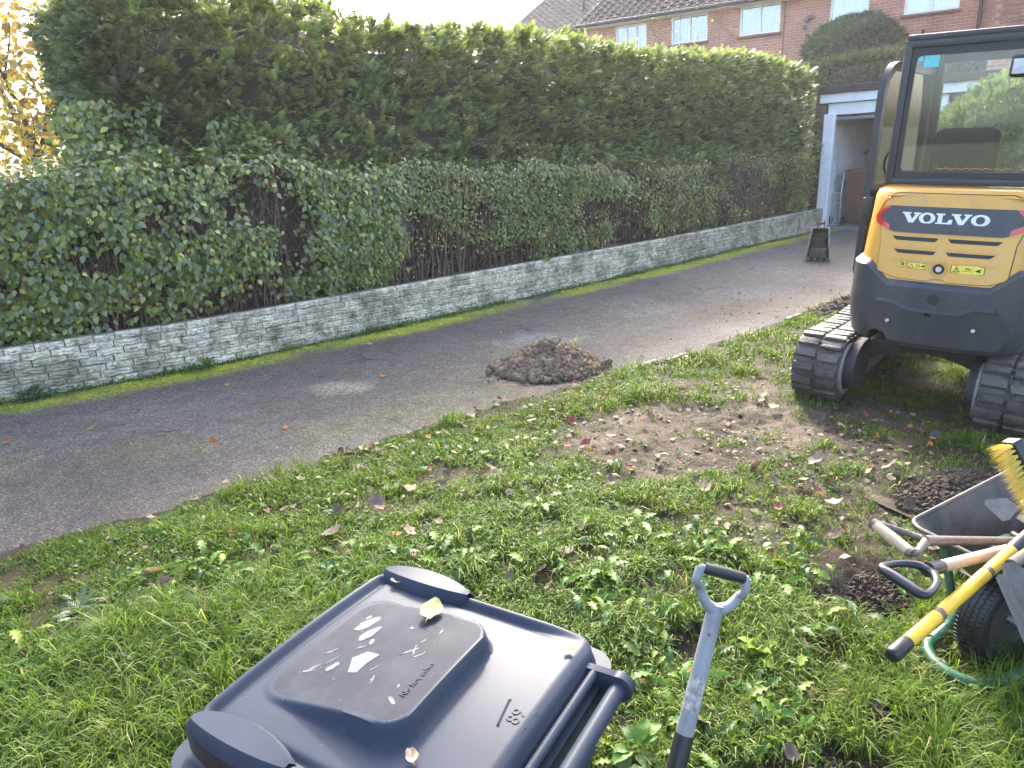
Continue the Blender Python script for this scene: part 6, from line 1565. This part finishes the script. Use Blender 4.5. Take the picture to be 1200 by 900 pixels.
heap('soil_heap', 'small dug soil lump in the lawn left of the barrow handles', 1.38, 2.50, .22, .13, .05, 2200, 16, 74, gz1(1.38, 2.50) - .02, rad(20), (.0015, .012))
heap('soil_heap', 'strip of bare dug soil at the bottom edge of the lawn', .82, 1.62, .24, .09, .03, 1600, 8, 75, gz1(.82, 1.62) - .012, rad(12), (.001, .010))
# crumbs strewn on the tarmac and in the mud
rg = np.random.default_rng(77); P, S = [], []
for (x, y, sp, n, smax) in ((.35, 5.5, .55, 520, .009), (1.3, 6.6, .7, 90, .010), (3.0, 7.9, .8, 130, .016), (2.6, 7.2, .5, 60, .014), (1.6, 7.4, .6, 30, .012), (.9, 7.0, .4, 25, .012)):
    p = rg.normal(0, 1, (n, 2)) * np.array([sp, sp * .55]) + np.array([x, y]); t_ = p @ N2; s__ = p @ D; ok = (t_ > edge_t(s__)) & (t_ < 6.1); p = p[ok]
    S.append(smax * rg.random(len(p)) ** 2.2 + .0015); P.append(np.concatenate([p, np.full((len(p), 1), -.014)], 1))
P, S = np.concatenate(P), np.concatenate(S); P[:, 2] += S * .3
scatter_clods('soil_crumbs', None, P, S, rg)
p = np.stack([rg.uniform(-.4, 3.2, 9000), rg.uniform(2.2, 5.2, 9000)], 1); mk = mud(p[:, 0], p[:, 1]); ok = rg.random(len(p)) < mk * .10; p = p[ok]
S = .002 + .011 * rg.random(len(p)) ** 3; scatter_clods('mud_crumbs', None, np.stack([p[:, 0], p[:, 1], gz(p[:, 0], p[:, 1]) - S * .1], 1), S, rg, M_mudclod)

# ================================================================ BRICK PILLAR at the left edge of the picture
bp_ = empty('brick_pillar', 'corner of a red brick pillar at the bottom left edge of the picture', 'pillar', (-.86, .70, -.32), (0, 0, rad(8)))
G().box((0, 0, .62), (.215, .20, 1.24)).build('mortar', M_mort, bp_)
for r in range(16):
    z = .04 + r * .075
    for (x, y, lx, ly) in (((-.056, -.06, .106, .106), (.056, -.06, .106, .106), (0, .056, .218, .106)) if r % 2 else ((0, -.056, .218, .106), (-.056, .056, .106, .106), (.056, .056, .106, .106))):
        o = link('brick', bmesh_b[r % 4], M_brick1, bp_, (x, y, z + .03)); o.scale = (lx / .213, ly / .02, 1)
# ================================================================ GRASS
M_grass = leaf_mat('grass_blade', .5, .42, (1.25, 1.3, .40), .18)
M_weed = leaf_mat('weed_leaf', .48, .38, (1.25, 1.3, .40), .22)
rg = np.random.default_rng(101)
def lawn_points(n, x0, x1, y0, y1, keep_mud=.04, emin=-.02):
    x = rg.uniform(x0, x1, n); y = rg.uniform(y0, y1, n); s = D[0] * x + D[1] * y; t = N2[0] * x + N2[1] * y; e = edge_t(s) - t
    fringe = emin + .10 * (fbm(x * 3.1, y * 3.1, 131, 3) - .35)
    ok = (e > np.minimum(fringe, .1)) & (rg.random(n) < np.clip(1 - mud(x, y) * 1.5, keep_mud, 1))
    # sparse clumpy cover
    cl = .6 * fbm(x * 3.4, y * 3.4, 141, 3) + .4 * fbm(x * 9, y * 9, 142, 2); ok &= rg.random(n) < np.clip((cl - .34) * 7, .12, 1)
    nz_ = np.min([np.hypot(x - qx, y - qy) for qx, qy in ((1.50, 2.16), (1.44, 2.08), (1.42, 2.0), (1.46, 1.93), (1.55, 1.92), (1.66, 1.94), (1.78, 1.98))], axis=0); ok &= ~((nz_ < .10) & (rg.random(n) < .85))
    # not through the pillar, under the tracks or the bin
    fx, fy = x - 2.93, y - 4.78; h_ = rad(40); lx = fx * math.cos(h_) - fy * math.sin(h_); ly = fx * math.sin(h_) + fy * math.cos(h_)
    ok &= ~((np.abs(np.abs(lx) - .53) < .16) & (np.abs(ly) < .72))
    bx_, by_ = x - bc[0], y - bc[1]; lu = bx_ * bu[0] + by_ * bu[1]; lv = bx_ * bv[0] + by_ * bv[1]; ok &= ~((np.abs(lu) < .2) & (np.abs(lv) < .21))
    ok &= ~((np.abs(x + .86) < .12) & (np.abs(y - .7) < .12))
    return x[ok], y[ok]
def blades(x, y, hmean, wmean, seed):
    rg = np.random.default_rng(seed); n = len(x)
    tall = fbm(x * 2.2, y * 2.2, 151, 4); left = np.clip((-x + .2) / 1.6, 0, 1) * np.clip((3.2 - y) / 1.2, 0, 1); right = np.clip((x - .9) / .4, 0, 1) * np.clip((2.2 - y) / .4, 0, 1)
    near_ex = np.exp(-((x - 2.6) ** 2 + (y - 4.2) ** 2) / .9)
    h = hmean * (.25 + 1.5 * np.clip(tall * 1.6 - .3, 0, 1.2)) * rg.uniform(.5, 1.35, n) * (1 + .8 * left + .5 * right) * (1 - .35 * near_ex) * (1 - .45 * mud(x, y))
    a = rg.uniform(0, 2 * math.pi, n) + 2.0 * (fbm(x * 4, y * 4, 161, 2) - .5); lean = rg.uniform(.25, 1.15, n)
    w = wmean * rg.uniform(.6, 1.3, n)
    z = gz(x, y) - .004; d = np.stack([np.cos(a), np.sin(a)], 1); q = np.stack([-np.sin(a), np.cos(a)], 1) * w[:, None] / 2
    def pt(f, bend): 
        off = d * (h * lean * bend)[:, None]; return np.stack([x + off[:, 0], y + off[:, 1], z + h * f], 1)
    def side(p, k): r = p.copy(); r[:, 0] += q[:, 0] * k; r[:, 1] += q[:, 1] * k; return r
    b0, m0, m1, t0 = pt(0, 0), pt(.45, .18), pt(.80, .52), pt(1.0 - .25 * 0, 1.0)
    t0[:, 2] = z + h * (1.0 - .30 * lean)
    V = np.stack([side(b0, 1), side(b0, -1), side(m0, 1), side(m0, -1), side(m1, .75), side(m1, -.75), t0], 1)
    F = np.array([(0, 1, 3), (0, 3, 2), (2, 3, 5), (2, 5, 4), (4, 5, 6)])
    g1, g2, g3, st_ = np.array([.080, .152, .017]), np.array([.140, .190, .020]), np.array([.050, .118, .024]), np.array([.40, .36, .17])
    u = fbm(x * 1.7, y * 1.7, 171, 4)[:, None]; v = rg.random(n)[:, None]
    c = (g1 * (1 - u) + g2 * u) * (1 - v * .5) + g3 * v * .5
    c = np.where(v > .955, st_ * rg.uniform(.5, 1.1, (n, 1)), c) * rg.uniform(.7, 1.25, (n, 1))
    ex_ = np.clip(np.exp(-((x - 2.9) ** 2 + (y - 4.3) ** 2) / .5), 0, 1)[:, None]; c = c * (1 - .5 * ex_) + np.array([.10, .12, .02]) * .5 * ex_
    C = c[:, None, :] * np.array([.85, .85, .95, .95, 1.0, 1.0, 1.1])[None, :, None]  # shade near the ground put into the colour: darker roots, lighter tips
    return V, F, C, n
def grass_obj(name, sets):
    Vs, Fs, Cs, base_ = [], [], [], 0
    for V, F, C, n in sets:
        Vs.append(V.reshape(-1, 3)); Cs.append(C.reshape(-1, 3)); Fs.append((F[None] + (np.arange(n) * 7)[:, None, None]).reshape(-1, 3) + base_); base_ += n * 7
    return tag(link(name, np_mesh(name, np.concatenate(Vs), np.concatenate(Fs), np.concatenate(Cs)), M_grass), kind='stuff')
sets = []
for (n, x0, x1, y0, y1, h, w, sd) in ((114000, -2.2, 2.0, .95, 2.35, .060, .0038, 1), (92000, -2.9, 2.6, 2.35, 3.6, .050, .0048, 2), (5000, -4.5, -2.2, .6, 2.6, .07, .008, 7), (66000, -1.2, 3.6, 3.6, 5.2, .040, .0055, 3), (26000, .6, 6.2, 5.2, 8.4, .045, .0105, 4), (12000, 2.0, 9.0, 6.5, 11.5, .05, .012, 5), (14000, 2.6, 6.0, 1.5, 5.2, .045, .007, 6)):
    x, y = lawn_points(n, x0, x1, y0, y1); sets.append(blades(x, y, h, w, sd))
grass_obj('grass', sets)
# long coarse tufts
sets = []
k = 430; x, y = lawn_points(k * 3, -2.4, 3.6, 1.0, 6.0); x, y = x[:k], y[:k]
ex2 = np.concatenate([rg.uniform(.7, 1.9, 70), rg.uniform(-2.1, -.6, 90)]); ey2 = np.concatenate([rg.uniform(1.2, 1.9, 70), rg.uniform(1.3, 2.7, 90)])
x = np.concatenate([x, ex2]); y = np.concatenate([y, ey2])
xx = np.repeat(x, 34) + rg.normal(0, .022, len(x) * 34); yy = np.repeat(y, 34) + rg.normal(0, .022, len(x) * 34)
s = D[0] * xx + D[1] * yy; t = N2[0] * xx + N2[1] * yy; ok = edge_t(s) - t > -.02; xx, yy = xx[ok], yy[ok]
bx_, by_ = xx - bc[0], yy - bc[1]; ok = ~((np.abs(bx_ * bu[0] + by_ * bu[1]) < .24) & (np.abs(bx_ * bv[0] + by_ * bv[1]) < .25)); xx, yy = xx[ok], yy[ok]
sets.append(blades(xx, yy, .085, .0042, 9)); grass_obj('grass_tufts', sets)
def toothed_leaf():
    V, F, n = [], [], 11
    for i in range(n):
        x = i / (n - 1); w = (.035 + .19 * x ** .8 * (1 - x ** 5)) * (1.35 if i % 2 else .6) if i < n - 1 else .004
        z = .55 * x - .75 * x * x; V += [(x - (.05 if i % 2 else 0), w, z + .05), (x, 0, z), (x - (.05 if i % 2 else 0), -w, z + .05)]
        if i: b0 = 3 * i; F += [(b0 - 3, b0 - 2, b0 + 1), (b0 - 3, b0 + 1, b0), (b0 - 2, b0 - 1, b0 + 2), (b0 - 2, b0 + 2, b0 + 1)]
    return np.array(V, float), np.array(F)
def broad_leaf_long():
    V, F, n = [], [], 9
    for i in range(n):
        x = i / (n - 1); w = .27 * math.sin(math.pi * min(1, x * .93 + .05)) ** .8 + .01; z = .45 * x - .7 * x * x; wv = .03 * math.sin(i * 2.1)
        V += [(x, w, z + .07 + wv), (x, 0, z), (x, -w, z + .07 - wv)]
        if i: b0 = 3 * i; F += [(b0 - 3, b0 - 2, b0 + 1), (b0 - 3, b0 + 1, b0), (b0 - 2, b0 - 1, b0 + 2), (b0 - 2, b0 + 2, b0 + 1)]
    return np.array(V, float), np.array(F)
TOOTH, BROADL = toothed_leaf(), broad_leaf_long()
# broad little weeds: clover, buttercup and dandelion leaves
def weeds(n, x0, x1, y0, y1, size, h, pal, seed, tmpl=OVAL, clump=.42):
    rg2 = np.random.default_rng(seed); x, y = lawn_points(n, x0, x1, y0, y1, .06); ok = fbm(x * 2.6, y * 2.6, seed, 4) > clump; x, y = x[ok], y[ok]; k = len(x)
    z = gz(x, y) + np.abs(rg2.normal(.5, .35, k)) * h; Nn = rnd_dirs(k, rg2) * .55 + np.array([0, -.1, .9]); Nn /= np.linalg.norm(Nn, axis=1, keepdims=True)
    d = rnd_dirs(k, rg2) + np.array([0, 0, .15]); d -= Nn * np.sum(d * Nn, 1, keepdims=True)
    R = frames(d, Nn); S = rg2.uniform(size[0], size[1], k); pal = np.array(pal); C = pal[rg2.integers(len(pal), size=k)] * rg2.uniform(.7, 1.3, (k, 1))
    return np.stack([x, y, z], 1), R, S, C, tmpl
PAL = [(.075, .16, .028), (.11, .20, .03), (.06, .13, .04), (.15, .22, .035)]
MORE = [(.16, .20, .05), (.09, .17, .05), (.12, .19, .03)]
for q in (weeds(4200, -1.9, 2.0, 1.0, 2.8, (.045, .11), .05, PAL, 206, TOOTH, .50), weeds(1800, -1.8, 2.6, 2.6, 4.2, (.04, .08), .03, PAL + MORE, 207, TOOTH, .5), weeds(15000, -1.8, 2.1, .95, 2.5, (.010, .022), .035, PAL, 201), weeds(12000, -2.5, 2.9, 2.4, 4.0, (.010, .022), .026, PAL, 202), weeds(6000, -.6, 4.0, 3.8, 6.5, (.012, .024), .022, PAL, 203),
          weeds(2200, -1.9, 1.4, 1.0, 2.7, (.03, .06), .05, PAL, 204, OVAL, .5), weeds(800, .5, 2.2, 1.1, 2.2, (.025, .05), .03, [(.07, .15, .04), (.09, .17, .05)], 205, HEART, .45)):
    tag(link('lawn_weeds', scatter('lawn_weeds', q[4][0], q[4][1], *q[:4]), M_weed), kind='stuff')
k2 = 9000; x, y = lawn_points(k2, -2.3, 3.6, 1.1, 6.2, .9); k2 = len(x); e_ = edge_t(D[0] * x + D[1] * y) - (N2[0] * x + N2[1] * y)
ok = rg.random(k2) < np.clip(.25 + 1.2 * mud(x, y) + .9 * (e_ < .25) + 1.4 * (fbm(x * 2.1, y * 2.1, 251, 3) > .56) + sum(1.5 * np.exp(-((x - qx) ** 2 + (y - qy) ** 2) / .015) for qx, qy in ((-1.45, 2.5), (-1.2, 2.25), (-.95, 2.72), (-1.7, 2.2), (.05, 2.75), (-.5, 2.95), (.45, 3.35), (1.0, 3.0))), 0, 1) * .8; x, y = x[ok], y[ok]; k2 = len(x)
Nl = rnd_dirs(k2, rg) * .45 + np.array([0, 0, 1.0]); dl = rnd_dirs(k2, rg); Nl /= np.linalg.norm(Nl, axis=1, keepdims=True); dl -= Nl * np.sum(dl * Nl, 1, keepdims=True)
LP_ = np.array([(.105, .078, .060), (.075, .055, .045), (.17, .125, .095), (.26, .20, .15), (.12, .05, .03), (.05, .04, .034)])
tag(link('leaf_litter', scatter('leaf_litter', OVAL[0] * np.array([1, 1.5, 1.6]), OVAL[1], np.stack([x, y, gz(x, y) + .004 + np.abs(rg.normal(.012, .012, k2)) * (1 - np.clip(mud(x, y), 0, 1))], 1), frames(dl, Nl), rg.uniform(.014, .05, k2), LP_[rg.integers(6, size=k2)] * rg.uniform(.6, 1.3, (k2, 1))), M_dleaf), kind='stuff')
# weeds and leaf litter along the foot of the wall
k = 5200; s = rg.uniform(-.5, 13, k); cl = fbm(s * 1.6, s * 0 + 2, 221, 4); ok = rg.random(k) < np.clip((cl - .36) * 5, .03, 1); s = s[ok]; k = len(s)
t = wall_t(s) - np.abs(rg.normal(.04, .05, k)) - .015; x, y = st_np(s, t); z = np.abs(rg.normal(0, .028, k)) + .004
Nn = rnd_dirs(k, rg) * .6 + np.array([.3, -.4, .7]); R = leaf_frames(Nn, rg); C = np.array([(.05, .12, .035), (.08, .16, .04), (.10, .18, .05), (.16, .2, .05)])[rg.integers(4, size=k)] * rg.uniform(.6, 1.3, (k, 1))
tag(link('wall_foot_weeds', scatter('wall_foot_weeds', OVAL[0], OVAL[1], np.stack([x, y, z], 1), R, rg.uniform(.018, .045, k), C), M_weed), kind='stuff')
xs_ = rg.uniform(-.4, 12.5, 4200); ts = wall_t(xs_) - np.abs(rg.normal(.03, .04, 4200)) - .01; ok = fbm(xs_ * 1.9, xs_ * 0 + 7, 231, 4) > .47; X, Y = st_np(xs_[ok], ts[ok])
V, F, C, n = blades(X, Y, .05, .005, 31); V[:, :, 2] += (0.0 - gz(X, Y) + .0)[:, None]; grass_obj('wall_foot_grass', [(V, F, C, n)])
# crumbs of moss on the strip beside the wall
def plant(name, label, x, y, z, n, size, rise, cols, seed, tmpl=OVAL, spread=.9, cat='plant'):
    """a single rosette or small plant: every leaf a part"""
    rg2 = np.random.default_rng(seed); root = empty(name, label, cat, (x, y, z))
    ms = [np_mesh('leaf', tmpl[0], tmpl[1], np.tile(np.array(c), (len(tmpl[0]), 1))) for c in cols]
    for i in range(n):
        a = 2 * math.pi * i / n * 2.4 + rg2.uniform(-.3, .3); el = rg2.uniform(.2, spread); d = np.array([[math.cos(a) * math.cos(el), math.sin(a) * math.cos(el), math.sin(el)]])
        R = frames(d, np.array([[0, 0, 1.0]]))[0]; sz = size * rg2.uniform(.6, 1.2); p = d[0] * rise * rg2.uniform(0, 1.0) * .6 + np.array([0, 0, rise * rg2.uniform(.0, .8)])
        o = link('leaf', ms[i % len(ms)], M_weed, root); o.matrix_local = Matrix([[*(R[r] * sz), p[r]] for r in range(3)] + [[0, 0, 0, 1]])
    return root
plant('broadleaf_weed', 'large bright green broad leaved weed beside the bin handle', .33, 1.72, gz1(.33, 1.72) + .01, 9, .085, .05, [(.085, .18, .03), (.065, .15, .04)], 1, BROADL)
plant('broadleaf_weed', 'grey green drooping weed leaf between bin handle and spade', .27, 1.62, gz1(.27, 1.62) + .01, 4, .09, .06, [(.12, .18, .09), (.09, .16, .06)], 2, BROADL)
plant('grey_seedling', 'silvery grey green feathery plant at the far left of the lawn', -1.72, 2.40, gz1(-1.72, 2.40) + .01, 26, .055, .08, [(.13, .19, .11), (.11, .17, .10)], 3, FROND)
plant('yellow_green_weed', 'lime green leafy weed between the spade and the yellow pole', .83, 2.10, gz1(.83, 2.10) + .01, 12, .065, .05, [(.25, .34, .03), (.20, .30, .03)], 4, BROADL)
plant('wall_weed', 'small bushy weed growing at the foot of the white wall', -2.62, 5.92, .0, 26, .10, .08, [(.07, .15, .03), (.10, .19, .04)], 5, TOOTH)
plant('wall_weed', 'pale green weed at the foot of the wall near its left end', -3.75, 5.33, .0, 22, .09, .07, [(.10, .19, .10), (.13, .22, .10)], 6, BROADL)
for i, (x, y, lab) in enumerate(((-1.2, 1.95, 'toothed dandelion rosette in the long grass left of the bin'), (-.95, 2.25, 'dandelion rosette beside the front left edge of the bin lid'), (-.35, 2.75, 'dandelion rosette in open lawn above the far grip of the bin'), (.35, 2.55, 'dandelion rosette between the bin hinge and the mud patch'), (-1.55, 1.9, 'dandelion rosette nearest the left edge of the lawn'), (.55, 2.9, 'dandelion rosette just below the bare mud patch'), (.12, 3.1, 'dandelion rosette nearest the soil heap side of the lawn'))):
    plant('dandelion', lab, x, y, gz1(x, y) + .01, 9, .10, .03, [(.08, .18, .03), (.12, .23, .035)], 20 + i, TOOTH, .6)['group'] = 'dandelion rosettes in the lawn'
plant('grass_sprout', 'green sprout growing out of the driveway soil heap', .52, 5.62, .16, 6, .07, .05, [(.25, .32, .06)], 8, OVAL, 1.2)
plant('hanging_sprig', 'bright green leafy sprig hanging over the top of the wall', *st(6.35, float(wall_t(6.35)) - .03, .38), 14, .07, .05, [(.10, .20, .03), (.14, .24, .04)], 9, OVAL, .9)

# ================================================================ LEAVES LYING ABOUT
for (k_, x, y, sz_, lab) in (('brown', -1.48, 2.58, .075, 'large brown curled leaf beside a tan one on the left lawn'), ('tan', -1.56, 2.66, .06, 'pale tan leaf standing in the grass on the left lawn'), ('tan', .12, 2.48, .06, 'pale tan upturned leaf in the grass above the bin lid'), ('brown', -1.19, 2.25, .075, 'dark grey brown leaf near the top left edge of the bin'),
        ('yellow', -1.43, 2.18, .05, 'bright yellow leaf cluster in the left lawn'), ('yellow', .80, 2.28, .035, 'yellow flower like leaf in the grass right of the spade handle'), ('orange', -1.33, 2.95, .045, 'upright orange leaf at the drive edge of the lawn'), ('red', .36, 4.30, .06, 'bright rust red leaf at the lawn edge below the soil heap'),
        ('tan', .95, 1.90, .075, 'tan crumpled leaf in the grass right of the spade shaft'), ('red', 1.06, 2.62, .07, 'reddish brown folded leaf beside the dug soil lump'), ('orange', .56, 2.02, .045, 'orange brown leaf touching the spade shaft'), ('tan', -2.1, 2.5, .06, 'tan leaf at the far left of the lawn'), ('brown', -1.0, 2.15, .08, 'folded dark brown leaf leaning against tall grass left of the bin')):
    put_leaf(k_, x, y, sz_, lab, tilt=.5)
for (k_, x, y, sz_, lab) in (('orange', -1.93, 4.26, .055, 'orange leaf alone in the middle of the driveway'), ('orange', -1.52, 4.45, .045, 'small orange leaf on the driveway near the pale worn patch'), ('red', -2.9, 3.35, .06, 'dark red leaf on the driveway at the left picture edge'), ('orange', -1.05, 5.55, .05, 'orange leaf on tarmac near the mossy wall strip'), ('tan', -2.75, 4.95, .05, 'pale leaf on tarmac below the wall weed'), ('yellow', -2.05, 5.72, .045, 'yellow leaf on the tarmac beside the moss'),
        ('green', -2.9, 4.6, .06, 'pale green leaf on the dark tarmac near the wall'), ('orange', -3.35, 4.4, .05, 'orange leaf near the left end of the driveway'), ('tan', -1.4, 3.9, .05, 'tan leaf on the driveway close to the grass edge'), ('yellow', -2.3, 5.5, .035, 'tiny yellow leaf on the moss strip'), ('tan', -1.35, 6.65, .06, 'pale tan leaf lying on the moss by the wall'), ('red', 2.75, 8.35, .06, 'red leaf on the driveway beyond the soil crumbs'), ('orange', -.75, 5.9, .05, 'small orange leaf left of the soil heap')):
    put_leaf(k_, x, y, sz_, lab, z=-.008, tilt=.25)
def many(kind, n, x0, x1, y0, y1, sz, lab, grp, seed):
    rg2 = np.random.default_rng(seed); c = 0
    while c < n:
        x, y = rg2.uniform(x0, x1), rg2.uniform(y0, y1); s = D[0] * x + D[1] * y; t = N2[0] * x + N2[1] * y
        if edge_t(np.array([s]))[0] - t < .05 or fbm(np.array([x * 1.8]), np.array([y * 1.8]), 241, 3)[0] < .45: continue
        if (abs(x - bc[0]) < .4 and abs(y - bc[1]) < .45): continue
        put_leaf(kind, x, y, rg2.uniform(*sz), lab, grp, tilt=.45, up_=.016); c += 1
many('brown', 84, -2.2, 2.6, 1.3, 4.6, (.05, .10), 'withered grey brown leaf lying among the lawn grass', 'withered brown leaves on the lawn', 1)
many('red', 26, -1.6, 2.8, 1.8, 4.8, (.04, .07), 'dark red brown leaf lying among the lawn grass', 'red brown leaves on the lawn', 2)
many('tan', 22, -1.8, 2.6, 1.4, 4.4, (.04, .075), 'pale tan dry leaf lying among the lawn grass', 'tan leaves on the lawn', 3)
many('orange', 14, -1.2, 2.6, 2.2, 5.2, (.025, .045), 'small orange leaf lying among the lawn grass', 'orange leaves on the lawn', 4)
# leaves drifted along the far edge of the lawn, and bits on the tarmac
rg2 = np.random.default_rng(5)
for i in range(26):
    s = rg2.uniform(.2, 4.4); t = float(edge_t(np.array([s]))[0]) + rg2.normal(.02, .04); x, y = st_np(s, t); put_leaf(['brown', 'red', 'brown', 'tan'][i % 4], x, y, rg2.uniform(.03, .06), 'dead leaf caught along the edge between lawn and tarmac', 'leaves along the lawn edge', z=.012, tilt=.4)
for i in range(22):
    s = rg2.uniform(.3, 11); t = rg2.uniform(3.9, 6.1); x, y = st_np(s, t); put_leaf(['tan', 'green', 'brown'][i % 3], x, y, rg2.uniform(.014, .03), 'tiny pale leaf scrap lying on the tarmac', 'leaf scraps on the driveway', z=-.012, tilt=.2)
M_stick = mat('twig_wood', (.13, .09, .065), (.08, .06, .045), 30, .9)
for (x, y, L_, a, lab) in ((-2.35, 4.45, .22, .15, 'brown twig lying across the dark tarmac'), (-2.75, 4.62, .20, .3, 'curved twig with a dry leaf on the left tarmac'), (-3.3, 5.1, .16, -.2, 'short twig on the tarmac near the wall weed')):
    o = empty('twig', lab, 'twig', (x, y, .004), (0, 0, a)); G().tube([(-L_ / 2, 0, 0), (-L_ * .1, .012, .004), (L_ * .2, -.006, .004), (L_ / 2, .01, 0)], [.004, .0055, .005, .002], 6, smooth=3).build('stick', M_stick, o, 50)
# ================================================================ HAZE: thin bright November air
hz_ = G().box((4, 22, 4.2), (90, 64, 11.5))
m = bpy.data.materials.new('haze_air'); m.use_nodes = True; n = m.node_tree.nodes; l = m.node_tree.links
n.remove(n['Principled BSDF']); pv = n.new('ShaderNodeVolumePrincipled'); pv.inputs['Density'].default_value = .0011; pv.inputs['Color'].default_value = (.95, .97, 1, 1); pv.inputs['Anisotropy'].default_value = .25
l.new(pv.outputs[0], n['Material Output'].inputs['Volume'])
tag(hz_.build('haze', m), kind='stuff')
